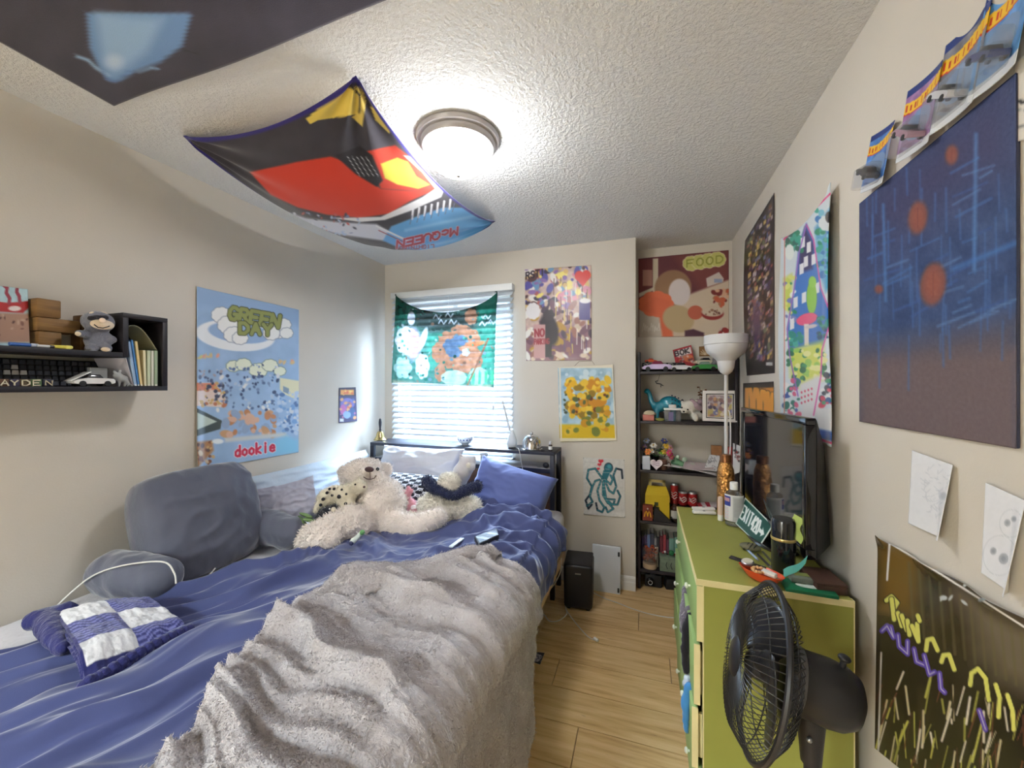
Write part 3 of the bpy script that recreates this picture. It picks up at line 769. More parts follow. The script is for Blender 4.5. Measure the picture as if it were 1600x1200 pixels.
G().tube([Vector(onB(898, 572)) + Vector((0, -.008, 0)), Vector(onB(905, 565)) + Vector((0, -.008, 0)), Vector(onB(925, 564)) + Vector((0, -.008, 0)), Vector(onB(929, 570)) + Vector((0, -.008, 0))], .0015, 5).build('hanging_string', M('string_brown', (120, 104, 86), .8), sf)

P = wall_sheet([(911, 714.5), (976, 718), (977, 808.5), (912, 803)], onB, 90, 120, .003, (0, -1, 0), lambda u, v: .004 * sst(.9, 1, v))
A = Art(P, (206, 204, 200)).grain(5, 14, 2)
k = 220 / 1015
def q(x, y): return (850 + x * k, 680 + y * k)
def Q(*p): return [q(*a) for a in p]
tl_, dk, md = (36, 108, 122), (26, 40, 56), (70, 150, 160)
A.ell(*q(465, 235), 7, 8, dk); A.ell(*q(465, 237), 6, 7, tl_); A.ell(*q(470, 225), 3, 3, md); A.poly(Q((430, 250), (480, 265), (450, 330), (410, 320)), tl_)
arms = [((420, 310), (370, 240), (320, 250), (310, 310), (345, 370), (330, 430), (300, 470), (320, 530), (345, 500)), ((400, 320), (370, 330), (350, 370), (330, 440), (350, 480), (310, 510)),
        ((410, 330), (385, 400), (400, 470), (435, 520), (420, 555), (385, 540), (375, 490)), ((425, 340), (425, 430), (460, 490), (500, 500), (510, 465), (460, 460)),
        ((440, 330), (470, 400), (500, 420), (520, 370), (500, 290), (520, 240), (560, 250), (565, 310)), ((430, 330), (440, 450), (490, 500), (530, 500), (550, 440), (530, 400)),
        ((440, 320), (480, 355), (495, 320), (480, 290)), ((430, 350), (450, 470), (500, 530), (460, 555), (445, 520))]
for a in arms: A.line(Q(*a), 3.0, dk)
for a in arms: A.line(Q(*a[:6]), 2.1, tl_); A.line(Q(*a[:4]), 1.0, md)
for (x, y, r) in ((410, 185, 3.6), (400, 210, 2.8), (392, 240, 2.2)):
    cx, cy = q(x, y); A.ell(cx - r * .5, cy, r * .6, r * .6, (200, 40, 56)); A.ell(cx + r * .5, cy, r * .6, r * .6, (200, 40, 56)); A.poly([(cx - r, cy + .3), (cx + r, cy + .3), (cx, cy + r * 1.3)], (200, 40, 56))
for j in range(16): yy = 722 + j * 5.4; A.line([(914 + j % 3 * 16, yy), (930 + j % 4 * 11, yy + .5)], .5, (182, 182, 182))
op = sheet('poster', P, paper, None, A.C); tag(op, 'grey print of a teal octopus with red hearts on the back wall', 'poster')
for (x, y) in ((912, 715.5), (975, 719), (912.8, 802), (976, 807)): pin(onB(x, y) + Vector((0, -.004, 0)), (0, -1, 0), op, (150, 152, 150), .003)

# -- album poster in the nook
onN = lambda x, y: onY(x, y, YN)
P = wall_sheet([(997.5, 404.5), (1138.5, 391), (1139, 525.5), (997.5, 527)], onN, 140, 140, .003, (0, -1, 0), lambda u, v: .004 * s4(u))
A = Art(P, (104, 56, 62))
k = 1 / 6.0
def q(x, y): return (980 + x * k, 360 + y * k)
def Q(*p): return [q(*a) for a in p]
A.poly(Q((450, 240), (960, 180), (960, 480), (720, 600)), (124, 68, 66), 8); A.poly(Q((580, 600), (960, 460), (960, 1000), (280, 1000), (420, 700)), (206, 188, 166), 2)
A.poly(Q((110, 740), (320, 820), (320, 1010), (110, 1010)), (188, 178, 166)); A.poly(Q((110, 270), (240, 270), (240, 520), (110, 600)), (118, 60, 62)); A.rect(*q(145, 370), *q(235, 520), (178, 130, 116)); A.poly(Q((240, 265), (290, 262), (290, 560), (240, 620)), (200, 188, 166))
A.poly(Q((110, 590), (250, 530), (250, 560), (110, 630)), (204, 192, 172))
A.ell(*q(430, 540), 29, 28, (150, 116, 88), 1.4, rot=-.4); A.ell(*q(490, 580), 17, 21, (214, 204, 204), 1.2); A.puff(*q(270, 690), 27, 20, (222, 112, 76)); A.poly(Q((250, 620), (400, 660), (430, 1000), (330, 1000), (300, 800), (120, 740)), (216, 108, 74), 2)
A.ell(*q(480, 830), 25, 21, (186, 164, 126), 1.6, rot=.3); A.ell(*q(640, 770), 12, 11, (190, 100, 78)); A.ell(*q(800, 780), 17.5, 10, (150, 56, 54)); A.ell(*q(800, 762), 17, 7.5, (206, 190, 168)); A.specks(*q(730, 745), *q(870, 790), 12, 1.6, [(150, 110, 90), (120, 80, 70)])
A.poly(Q((740, 450), (860, 390), (905, 450), (900, 480), (750, 530)), (206, 194, 186)); A.rect(*q(815, 455), *q(890, 490), (150, 160, 190)); A.specks(*q(800, 560), *q(950, 720), 26, 4, [(196, 100, 70), (120, 50, 50), (214, 170, 140), (170, 120, 90)])
A.poly(Q((540, 940), (620, 925), (720, 960), (720, 990), (540, 995)), (88, 56, 70), 1.2); A.specks(*q(860, 900), *q(950, 980), 10, 4, [(150, 50, 50), (206, 180, 170), (90, 40, 46)])
for j in range(4): A.puff(*q(600 + j * 82, 310 - j * 13), 12.5, 11, (196, 194, 112), edge=(228, 220, 190))
A.text('FOOD', q(560, 345), q(895, 300), (0, -11), 2.4, (148, 150, 66), .35, outline=(214, 212, 140), ow=.5)
for j in range(9): A.line(Q((140 + j * 19, 950 - j % 3 * 20), (155 + j * 18, 870 + j % 4 * 15), (170 + j * 17, 940)), .8, (220, 216, 208))
tag(sheet('poster', P, paper, None, A.C), 'maroon, cream and orange album poster at the back of the nook', 'poster')

# -- posters on the right wall
onR = lambda x, y: onX(x, y, XR)
P = wall_sheet([(1165, 376), (1211, 301), (1211.5, 583), (1168, 587)], onR, 60, 190, .004, (-1, 0, 0), lambda u, v: .012 * s4(v) * (1 - u) ** 4)
A = Art(P, (48, 40, 44)).grain(30, 16, 4)
for j in range(330):
    x = A.rs.uniform(1169, 1206); y0_ = 372 - (x - 1165) * 1.5; y = y0_ + (A.rs.uniform(.03, .93)) * (580 - y0_)
    w, h = A.rs.uniform(1, 2.6), A.rs.uniform(3, 8); c = [(180, 150, 110), (150, 120, 150), (120, 80, 60), (200, 190, 190), (100, 110, 160), (160, 90, 80), (90, 70, 110), (206, 176, 90), (110, 120, 90), (70, 56, 90)][j % 10]
    A.poly([(x - w, y - h / 2 + w), (x + w, y - h / 2 - w), (x + w, y + h / 2 - w), (x - w, y + h / 2 + w)], c)
A.rect(1197, 566, 1207, 571, (190, 190, 190)); A.ell(1182, 505, 8, 26, (92, 66, 100), 5)
tag(sheet('poster', P, gloss, None, A.C), 'dark tall collage poster of many tiny pictures above the floor lamp', 'poster')

P = wall_sheet([(1162, 599), (1210, 596), (1210, 690), (1162, 670)], onR, 56, 70, .004, (-1, 0, 0))
A = Art(P, (52, 46, 48)); A.poly([(1164, 607), (1209, 605), (1209, 690), (1164, 680)], (206, 128, 44), 1)
A.text('DOOM', (1167, 668), (1207, 680), (0, -64), 6.4, (236, 160, 52), .30, outline=(70, 40, 30), ow=1.0); A.line([(1162, 603), (1210, 601)], 6, (46, 42, 46))
tag(sheet('poster', P, gloss, None, A.C), 'dark poster with tall orange letters just above the television', 'poster')

# -- long cloth tapestry in neon colours
pts = [(1225, 372), (1311.5, 283), (1312.5, 699), (1225, 668)]
P = wall_sheet(pts, onR, 110, 330, .006, (-1, 0, 0), lambda u, v: .010 * np.sin(u * 7 + v * 3) * s4(v) + .012 * sst(.85, 1, u) + .006)
P[..., 2] -= (.035 * s4(np.linspace(0, 1, 110))[None, :] * (1 - np.linspace(0, 1, 330)[:, None]) ** 6)
A = Art(P, (206, 216, 222))
k = 1 / 2.667
def q(x, y): return (1140 + x * k, 270 + y * k)
def Q(*p): return [q(*a) for a in p]
A.poly(Q((290, 290), (320, 210), (350, 280), (380, 480), (425, 600), (390, 720), (330, 720), (250, 740), (240, 650), (270, 480)), (54, 116, 196), 2)
A.poly(Q((290, 320), (315, 225), (350, 300), (345, 400), (290, 420)), (46, 40, 96), 3); A.poly(Q((355, 230), (460, 90), (450, 420), (400, 500), (370, 400)), (82, 160, 206), 3)
A.specks(*q(360, 150), *q(450, 430), 70, 4.5, [(26, 140, 110), (60, 170, 150), (50, 120, 190), (120, 190, 210)]); A.specks(*q(230, 240), *q(300, 330), 40, 4, [(26, 130, 100), (50, 160, 140), (30, 100, 90)])
A.puff(*q(405, 210), 13, 12, (216, 222, 224)); A.ell(*q(415, 185), 6, 9, (40, 40, 50)); A.puff(*q(250, 330), 7, 12, (224, 230, 226))
A.poly(Q((225, 440), (260, 420), (255, 590), (228, 560)), (196, 208, 90), 3); A.specks(*q(230, 420), *q(275, 720), 30, 3.2, [(40, 140, 100), (214, 220, 120), (120, 130, 190), (230, 232, 230)])
for (x, y) in ((305, 290), (330, 310), (318, 370), (350, 360), (300, 400), (365, 480), (275, 540), (260, 630), (310, 520)): A.poly(Q((x - 9, y - 18), (x + 9, y - 26), (x + 9, y + 18), (x - 9, y + 26)), (226, 226, 230))
A.ell(*q(342, 520), 8, 26, (140, 196, 72)); A.ell(*q(345, 455), 6, 9, (150, 206, 84)); A.ell(*q(322, 610), 17, 9, (228, 84, 130), rot=-.3); A.poly(Q((310, 630), (330, 630), (330, 720), (312, 720)), (226, 214, 206)); A.ell(*q(340, 640), 10, 3, (206, 196, 196), rot=-.2)
A.specks(*q(250, 660), *q(300, 720), 24, 3.5, [(40, 140, 130), (70, 170, 160)]); A.specks(*q(365, 600), *q(410, 690), 24, 3.2, [(40, 120, 110), (60, 150, 140), (40, 80, 120)])
A.poly(Q((250, 740), (390, 700), (390, 860), (300, 900), (255, 850)), (206, 214, 96), 5); A.specks(*q(240, 740), *q(400, 860), 40, 4, [(150, 200, 90), (60, 150, 100), (226, 226, 160), (40, 110, 80)])
A.poly(Q((290, 880), (380, 840), (370, 1010), (310, 1030)), (214, 214, 216), 3)
for j in range(12): A.ell(*q(300 + j % 4 * 14, 915 + j // 4 * 22 - j % 4 * 5), 1.4, 1.8, (206, 60, 100))
A.specks(*q(230, 860), *q(290, 1020), 30, 4, [(60, 90, 170), (40, 120, 110), (206, 90, 130), (226, 226, 226)]); A.specks(*q(380, 820), *q(440, 970), 30, 4, [(50, 60, 80), (60, 150, 110), (226, 226, 226), (40, 90, 150), (200, 70, 100)])
A.poly(Q((365, 980), (440, 985), (440, 1080), (365, 1060)), (218, 220, 222), 2); A.poly(Q((330, 1060), (460, 1085), (460, 1130), (330, 1090)), (50, 90, 170), 2)
A.line(Q((320, 215), (350, 280), (380, 480), (425, 600), (385, 740), (380, 850), (350, 1010)), 2.2, (214, 90, 170)); A.line(Q((320, 215), (290, 330), (270, 480), (240, 650), (250, 760), (285, 930)), 2.0, (150, 100, 190))
A.line([(1225, 374), (1311, 289)], 2.6, (224, 60, 130)); A.line([(1311, 286), (1311.5, 697)], 2.6, (214, 60, 140)); A.line([(1226, 375), (1225.5, 668)], 1.6, (206, 130, 120)); A.line([(1225, 667), (1312, 697)], 3.4, (230, 50, 130))
ta = sheet('wall_tapestry', P, cloth, None, A.C, .002); tag(ta, 'long neon coloured cloth with pink edges pinned to the right wall', 'tapestry')
pin(P[2, 3], (-1, 0, 0), ta, (200, 200, 200), .004); pin(P[2, -4], (-1, 0, 0), ta, (200, 200, 200), .004)

# -- large canvas painting
cz0, cz1 = 1.304, 1.920
cy0, cy1 = 0.877, 1.375       # near and far edge
cv = thing('canvas_painting', 'large dark blue canvas painting with orange lanterns and a brown foot', 'painting', (XR - .003, (cy0 + cy1) / 2, cz0))
G().box((XR - .0055, cy0, cz0), (XR - .0005, cy1, cz1)).build('canvas', M('raw_canvas', (58, 62, 86), .8, bump=.2, bscale=300), cv, bevel=.002)
P = quad_grid((XR - .0068, cy1, cz1), (XR - .0068, cy0, cz1), (XR - .0068, cy0, cz0), (XR - .0068, cy1, cz0), 170, 190)
A = Art(P, (56, 76, 118)).grain(46, 22, 6)
A.poly([(1340, 545), (1590, 500), (1590, 720), (1340, 680)], (92, 84, 94), 26); A.poly([(1340, 565), (1590, 545), (1590, 720), (1340, 680)], (108, 93, 95), 14)
A.poly([(1340, 300), (1590, 100), (1590, 260), (1340, 420)], (62, 64, 100), 50)
for j in range(46):
    x = A.rs.uniform(1345, 1585); y = A.rs.uniform(250, 540); l = A.rs.uniform(20, 90); A.line([(x, y), (x + A.rs.uniform(-2, 2), y + l)], A.rs.uniform(.8, 2), (70, 104, 160), 2.2)
for j in range(34):
    x = A.rs.uniform(1340, 1560); y = A.rs.uniform(260, 560); l = A.rs.uniform(15, 60); A.line([(x, y), (x + l, y - l * A.rs.uniform(.3, .6))], A.rs.uniform(.8, 2.4), [(70, 110, 170), (60, 90, 150), (96, 130, 180)][j % 3], 2.4)
A.line([(1525, 210), (1522, 420)], 3, (92, 140, 200), 4); A.line([(1380, 320), (1384, 470)], 2.5, (80, 130, 190), 3); A.line([(1490, 420), (1586, 380)], 4, (70, 120, 190), 5)
for (x, y, rx, ry) in ((1434, 340, 15, 26), (1487, 242, 10, 15), (1458, 444, 20, 34), (1373, 452, 6, 6)): A.ell(x, y, rx, ry, (128, 78, 70), 3, rot=.15); A.ell(x, y, rx * .6, ry * .7, (146, 84, 70), 4); A.line([(x, y - ry * .6), (x, y + ry * .6)], 1, (120, 66, 60), 1)
A.grain(6, 9, 11)
sheet('painted_face', P, print_mat('oil_paint', .55, bump=.18, bscale=120, spec=.3), cv, A.C, .001)

# -- toy cars in blister packs standing on top of the canvas
blister_m = M('clear_blister', (235, 240, 245), .12, trans=.75, alpha=.30, ior=1.3)
def card(y, w, h, tilt, zrot, carcol, bend, label, blx=.55, seed=0, artcol=(70, 120, 190)):
    """blister card leaning on the wall: y = near edge, zrot = lean within the wall plane"""
    base = Vector((XR - .020, y, cz1))
    up = Vector((math.sin(tilt) * .9, -math.sin(zrot), math.cos(zrot))).normalized(); side = Vector((0, math.cos(zrot), math.sin(zrot)))
    side = (side - up * side.dot(up)).normalized(); nrm = up.cross(side); nrm = nrm if nrm.x < 0 else -nrm
    t = thing('toy_car_pack', label, 'toy', base, 'packed toy cars on top of the canvas')
    nu, nv = 44, 64
    u = np.linspace(0, 1, nu)[None, :]; v = np.linspace(0, 1, nv)[:, None]
    hw = w / 2
    S = np.array(side); U = np.array(up); Nn = np.array(nrm)
    P = np.array(base) + S * ((.5 - u) * w)[..., None] + U * ((1 - v) * h)[..., None] + Nn * (bend * (np.abs(2 * u - 1) ** 2) + 0 * v)[..., None]
    cols = np.empty((nv, nu, 3)); cols[:] = artcol
    U2 = u + 0 * v; V2 = v + 0 * u
    cols += (fbm(U2 * 4 + seed, V2 * 5, 3, seed)[..., None]) * 60
    def band(mask, c): cols[mask] = c
    band((V2 < .10), (36, 60, 130)); yl = .13 + .08 * np.sin(U2 * 3 + .6); band((V2 > yl) & (V2 < yl + .15), (236, 190, 50)); band((V2 > yl + .15) & (V2 < yl + .17), (206, 60, 40))
    # red lettering of the flame logo
    for ci in range(9):
        c0 = .08 + ci * .095; band((V2 > yl + .03 + .01 * (ci % 2)) & (V2 < yl + .12) & (np.abs(U2 - c0 - .02 * ((ci * 7) % 3 - 1)) < .018), (196, 44, 36))
    band((V2 > .88), (222, 226, 230)); band((np.hypot((U2 - .5) / .38, (V2 - .60) / .2) < 1), (120, 150, 190))
    sheet('card', P, print_mat('card_print', .35, spec=.4), t, cols, .001)
    fr = basis(base, side, nrm, up); fr = Matrix(((side.x, nrm.x, up.x, base.x), (side.y, nrm.y, up.y, base.y), (side.z, nrm.z, up.z, base.z), (0, 0, 0, 1)))
    g = G(fr); g.box((-w * .40, .002 + bend * .6, h * .03), (w * .40, .034, h * .40)); g.build('blister', blister_m, t, bevel=.006, seg=2)
    toy_car(fr @ Matrix.Translation((0, .018, h * .20)) @ Euler((0, -.5, PI * .0), 'XYZ').to_matrix().to_4x4(), w * .66, carcol, None, t, 'car')
    return t
def toy_car(m, L, col, label, parent=None, name='toy_car', cabin=(30, 32, 38), glasscol=None, group=None, base=None):
    """small car, length L along local x, centre of the length at the origin, wheels at z = 0"""
    L = float(L); W = L * .42; H = L * .27
    if parent is None: t = thing(name, label, 'toy car', base if base is not None else m.translation, group); pn = t
    else: t = None; pn = parent
    bm_ = M('car_%d_%d_%d' % tuple(col), col, .25, coat=.6)
    prof = [(-.5, .10), (-.5, .19), (-.46, .24), (-.22, .26), (.16, .26), (.40, .21), (.5, .16), (.5, .09), (.42, .07), (-.44, .07)]
    V = []; 
    for s_, ins in ((-1, .82), (-1, 1.0), (1, 1.0), (1, .82)):
        pass
    g = G(m)
    pl = [(x * L, z * L) for x, z in prof]; n = len(pl)
    rows = [(-W / 2, .90), (-W / 2 * .9, 1.0), (W / 2 * .9, 1.0), (W / 2, .90)]
    zc = .16 * L
    for yy, sc_ in rows: V += [(x * (sc_ * .06 + .94), yy, zc + (z - zc) * sc_) for x, z in pl]
    Fc = [tuple(range(n)), tuple(range(3 * n, 4 * n))[::-1]]
    for r in range(3):
        for i in range(n):
            j = (i + 1) % n; Fc.append((r * n + i, r * n + j, (r + 1) * n + j, (r + 1) * n + i))
    g.add(V, Fc); body = g.build('body', bm_, pn, smooth=True, ang=35)
    g = G(m); g.box((-.24 * L, -W * .40, .25 * L), (.20 * L, W * .40, .37 * L), top=(.09 * L, W * .06)); g.build('cabin', M('car_cabin_%d_%d_%d' % tuple(cabin), cabin, .15, coat=.5), pn, bevel=L * .015)
    for sx in (-.30, .30):
        for sy in (-1, 1):
            g = G(m @ Matrix.Translation((sx * L, sy * W * .44, .085 * L)) @ Euler((PI / 2 * sy, 0, 0), 'XYZ').to_matrix().to_4x4())
            g.lathe([(.02 * L, -.04 * L), (.085 * L, -.04 * L), (.088 * L, .02 * L), (.055 * L, .035 * L), (.045 * L, .025 * L), (.001, .028 * L)], 14)
            g.build('wheel', M('tyre', (28, 28, 30), .6), pn, smooth=True)
    return t
card(1.278, .105, .140, .10, .20, (60, 60, 66), .004, 'single blue toy car pack at the far corner of the canvas', seed=3)
card(1.112, .112, .155, .10, .12, (170, 130, 150), .005, 'pink and yellow toy car pack, second from the far corner of the canvas', seed=8, artcol=(150, 110, 160))
card(.995, .112, .175, .14, .05, (206, 206, 210), .005, 'toy car pack with a silver car, third from the far corner of the canvas', seed=14, artcol=(120, 120, 130))
card(.900, .100, .180, .16, .02, (40, 50, 110), .006, 'blue toy car pack at the near corner of the canvas', seed=21, artcol=(90, 150, 210))

# -- pencil drawings taped to the wall
def drawing(pts, label, marks, curl):
    P = wall_sheet(pts, onR, 60, 80, .003, (-1, 0, 0), curl)
    A = Art(P, (226, 227, 232)); marks(A); A.grain(10, 4)
    o = sheet('pencil_drawing', P, paper, None, A.C, .0005); tag(o, label, 'drawing'); pin(P[3, 24], (-1, 0, 0), o, (120, 124, 130), .003); return o
def mk1(A):
    for j in range(60): a = j * .7; x, y = 1461 + math.cos(a) * (6 + j % 9 * 2.2), 766 + math.sin(a) * (12 + j % 7 * 5); A.line([(x, y), (x + math.sin(j) * 7, y + math.cos(j * 2) * 7)], .8, (196, 200, 208))
    A.ell(1474, 775, 6, 6, (190, 194, 202), 2)
drawing([(1431, 704), (1496, 727), (1492, 848), (1425, 818)], 'white pencil drawing pinned above the dark glossy poster', mk1, lambda u, v: .004 + .02 * sst(.7, 1, u) * v)
def mk2(A):
    for (x, y, r) in ((1552, 861, 5), (1568, 873, 7.5), (1574, 817, 5), (1584, 811, 4)): A.ell(x, y, r, r * 1.15, (170, 174, 182)); A.ell(x, y, r * .5, r * .6, (150, 154, 164))
    for (x, y, r) in ((1562, 868, 26), (1580, 818, 18)): A.line([(x + r * math.cos(t / 5), y + r * 1.2 * math.sin(t / 5)) for t in range(32)], .8, (196, 200, 206))
drawing([(1548, 755), (1612, 783), (1602, 938), (1541, 896)], 'white pencil drawing of round faces at the right edge of the picture', mk2, lambda u, v: .004 + .02 * sst(.7, 1, u) * v)

# -- dark glossy poster with graffiti lettering, low on the right wall
P = wall_sheet([(1376, 837), (1680, 1006), (1680, 1420), (1371, 1170)], onR, 220, 240, .006, (-1, 0, 0), lambda u, v: .012 * np.exp(-((v) / .04) ** 2) * (1 + np.sin(u * 19)) * .5)
A = Art(P, (66, 56, 42)).grain(60, 24, 8)
A.poly([(1370, 830), (1440, 870), (1430, 960), (1370, 960)], (120, 92, 42), 18); A.poly([(1370, 980), (1700, 1150), (1700, 1450), (1370, 1300)], (40, 33, 28), 30); A.poly([(1500, 930), (1700, 1020), (1700, 1110), (1560, 1060)], (110, 98, 82), 24)
for j in range(130):
    x = A.rs.uniform(1375, 1640); y = A.rs.uniform(1040, 1190) + (x - 1375) * .2; A.line([(x, y), (x + A.rs.uniform(-16, 6), y + A.rs.uniform(20, 60))], A.rs.uniform(1.5, 4), [(150, 146, 70), (206, 190, 150), (96, 60, 44), (60, 48, 36), (190, 186, 90), (226, 214, 190)][j % 6], 1)
for j in range(12): x = 1420 + j * 16; A.line([(x, 880 + j * 10), (x + 8, 990 + j * 8)], 1.8, (104, 96, 66), 3)
yc, pc = (222, 218, 112), (100, 78, 178)
for pl in ([(1385, 938), (1393, 932), (1402, 942), (1396, 952)], [(1393, 936), (1397, 968)], [(1403, 958), (1409, 978)], [(1409, 962), (1417, 985)], [(1418, 970), (1421, 992)], [(1425, 978), (1435, 1002), (1433, 975)], [(1447, 1016), (1449, 1000), (1457, 998), (1465, 1016)], [(1471, 1034), (1474, 1024), (1483, 1023), (1491, 1046)], [(1516, 1070), (1518, 1052), (1528, 1045), (1540, 1060), (1545, 1094)], [(1556, 1070), (1562, 1090), (1560, 1120)], [(1574, 1086), (1582, 1110), (1584, 1140)], [(1434, 962), (1437, 970)]):
    A.line(pl, 9.5, (44, 38, 30)); A.line(pl, 7.0, yc)
for pl in ([(1378, 986), (1386, 978), (1396, 996), (1392, 980)], [(1403, 992), (1405, 1010), (1418, 1022), (1418, 1002)], [(1428, 1014), (1432, 1034), (1446, 1040)], [(1444, 1024), (1452, 1054), (1460, 1050)], [(1468, 1052), (1470, 1076), (1476, 1082)], [(1530, 1110), (1540, 1140)]):
    A.line(pl, 8.0, pc); A.line(pl, 1.6, (206, 200, 226))
A.line([(1386, 906), (1390, 848), (1470, 897), (1680, 1030)], 3.2, (226, 222, 220)); A.line([(1377, 1020), (1372, 1180)], 3, (206, 202, 196))
A.specks(1470, 905, 1600, 950, 10, 5, [(150, 160, 166), (190, 196, 200)], .5)
gp = sheet('poster', P, print_mat('paper_film', .22, spec=.5), None, A.C, .0015); tag(gp, 'dark brown glossy poster with yellow and purple graffiti letters at lower right', 'poster')
# edge of a white banner with black letters beyond the canvas
P = quad_grid(onX(1589, 95, XR), onX(1720, 20, XR), onX(1720, 190, XR), onX(1589, 222, XR), 40, 30) + np.array((-.004, 0, 0))
A = Art(P, (214, 208, 196)); A.line([(1588, 158), (1604, 160), (1640, 150)], 6, (30, 30, 32)); A.line([(1588, 200), (1604, 197)], 4, (120, 120, 118)); A.line([(1588, 172), (1606, 172)], 3, (150, 150, 146)); A.line([(1610, 150), (1650, 200)], 8, (30, 30, 32)); A.line([(1650, 130), (1690, 190)], 8, (30, 30, 32))
tag(sheet('banner', P, paper, None, A.C), 'pale paper banner with black marks cut off at the right edge', 'banner')

# ================================================================== plush helper (one continuous body grown from blobs)
def limb(pts, radii, n=7):
    out = []
    for (a, b, ra, rb) in zip(pts[:-1], pts[1:], radii[:-1], radii[1:]):
        for i in range(n + 1):
            t = i / n; out.append((Vector(a).lerp(Vector(b), t), (ra * (1 - t) + rb * t,) * 3, None))
    return out
def blob_body(name, blobs, mat, parent, voxel=.008, it=6, rough=0.0, rscale=40, fur=None, furmat=None, seed=1):
    g = G()
    for b in blobs:
        c, r = b[0], b[1]; rot = b[2] if len(b) > 2 else None
        g.ell(c, r, 14, 9, rot)
    me = bpy.data.meshes.new(name); me.from_pydata(g.V, [], g.F)
    o = bpy.data.objects.new(name, me); COL.objects.link(o)
    md = o.modifiers.new('r', 'REMESH'); md.mode = 'VOXEL'; md.voxel_size = voxel
    ms = o.modifiers.new('s', 'SMOOTH'); ms.factor = .6; ms.iterations = it
    dg = bpy.context.evaluated_depsgraph_get(); ev = o.evaluated_get(dg); nm = bpy.data.meshes.new_from_object(ev)
    bpy.data.objects.remove(o); bpy.data.meshes.remove(me)
    n = len(nm.vertices); co = np.empty(n * 3); nm.vertices.foreach_get('co', co); co = co.reshape(-1, 3)
    no = np.empty(n * 3); nm.vertices.foreach_get('normal', no); no = no.reshape(-1, 3)
    if rough:
        co = co + no * (rough * (fbm(co[:, 0] * rscale + co[:, 2] * rscale * .7, co[:, 1] * rscale - co[:, 2] * rscale * .6, 3, seed)))[:, None]
        nm.vertices.foreach_set('co', co.ravel())
    nm.materials.clear()
    ob = link(name, nm, mat, parent, smooth=True)
    if fur:
        L, dens = fur
        rs = np.random.RandomState(seed)
        idx = rs.choice(n, min(n * 3, int(dens)), replace=True)
        p = co[idx] + rs.normal(0, voxel * .35, (len(idx), 3)); nn = no[idx] + rs.normal(0, .45, (len(idx), 3)); nn[:, 2] -= .25
        nn /= np.linalg.norm(nn, axis=1, keepdims=True) + 1e-9
        t = np.cross(nn, rs.normal(0, 1, nn.shape)); t /= np.linalg.norm(t, axis=1, keepdims=True) + 1e-9
        w = L * .13; l = L * rs.uniform(.6, 1.3, (len(idx), 1))
        base = p - no[idx] * L * .15
        V = np.stack([base - t * w, base + t * w, base + nn * l], 1).reshape(-1, 3)
        fm = np_mesh('fur', V, np.arange(len(V)).reshape(-1, 3))
        fo = link('fur', fm, furmat or mat, ob); fo['kind'] = 'stuff'
    return ob
def dot(name, p, r, mat, parent, n=None, flat=1.0):
    fr = axis_frame(p, n) if n is not None else Matrix.Translation(Vector(p))
    return G(fr).ell((0, 0, 0), (r, r, r * flat), 12, 8).build(name, mat, parent, smooth=True)
black_gloss = M('black_gloss', (16, 15, 17), .15, coat=.5)
black_pl = M('black_plastic', (34, 33, 36), .5)
dark_wood = M('dark_laminate', (40, 33, 38), .45, var=.15, vscale=9, stretch=(1, 1, 6))
steel = M('steel', (170, 172, 174), .3, metal=.9)
white_pl = M('white_plastic', (232, 232, 230), .4)
white_cable = M('white_cable', (214, 212, 206), .5)

# ================================================================== shelf on the left wall
SXF = -1.885
sh = thing('wall_shelf', 'black wall shelf with two boards and an open cube at its end', 'shelf', (XL + .09, .6, 1.383))
sy0, sy1, syc = -.25, 1.118, .968
lam = M('shelf_black', (30, 26, 32), .5, var=.12, vscale=6)
G().box((XL, sy0, 1.383), (SXF, sy1, 1.401)).build('lower_board', lam, sh, bevel=.001)
G().box((XL, sy0, 1.512), (SXF, syc, 1.530)).build('upper_board', lam, sh, bevel=.001)
G().box((XL, syc, 1.512), (SXF, syc + .018, 1.665)).build('cube_side', lam, sh, bevel=.001)
G().box((XL, sy1 - .018, 1.401), (SXF, sy1, 1.665)).build('cube_side', lam, sh, bevel=.001)
G().box((XL, syc, 1.665), (SXF, sy1, 1.683)).build('cube_top', lam, sh, bevel=.001)
G().box((XL + .0005, syc + .018, 1.401), (XL + .006, sy1 - .018, 1.665)).build('back_panel', M('shelf_back', (20, 16, 20), .6), sh)

def pY(px, X): r = ray(px, 600); return r.y * (X / r.x)
def zX(px, py, X): return onX(px, py, X).z
wood = M('wood_block', (150, 112, 62), .55, col2=(112, 80, 42), vscale=5, stretch=(1, 1, 9), bump=.15, bscale=30)
# wooden block cross: three blocks glued in a stack, middle one longer
xb = -1.965
wb = thing('wooden_block_figure', 'stack of three glued wooden blocks standing on the upper wall board', 'ornament', (xb, pY(80, xb), 1.53))
def blk(px0, px1, z0, z1, X=xb, dep=.085):
    a, b = pY(px0, X), pY(px1, X); return G().box((X - dep, a, z0), (X, b, z1))
blk(60, 97, 1.531, 1.592).build('block', wood, wb, bevel=.004)
blk(58, 126, 1.593, 1.640).build('block', wood, wb, bevel=.004)
blk(57, 96, 1.641, 1.705).build('block', wood, wb, bevel=.004)
wb2 = thing('wooden_block', 'single wooden block standing behind the grey plush toy', 'ornament', (xb - .03, pY(142, xb - .03), 1.53))
blk(125, 164, 1.531, 1.60, xb - .02, .06).build('lower_block', wood, wb2, bevel=.003)
blk(128, 166, 1.601, 1.668, xb - .02, .06).build('upper_block', wood, wb2, bevel=.004)
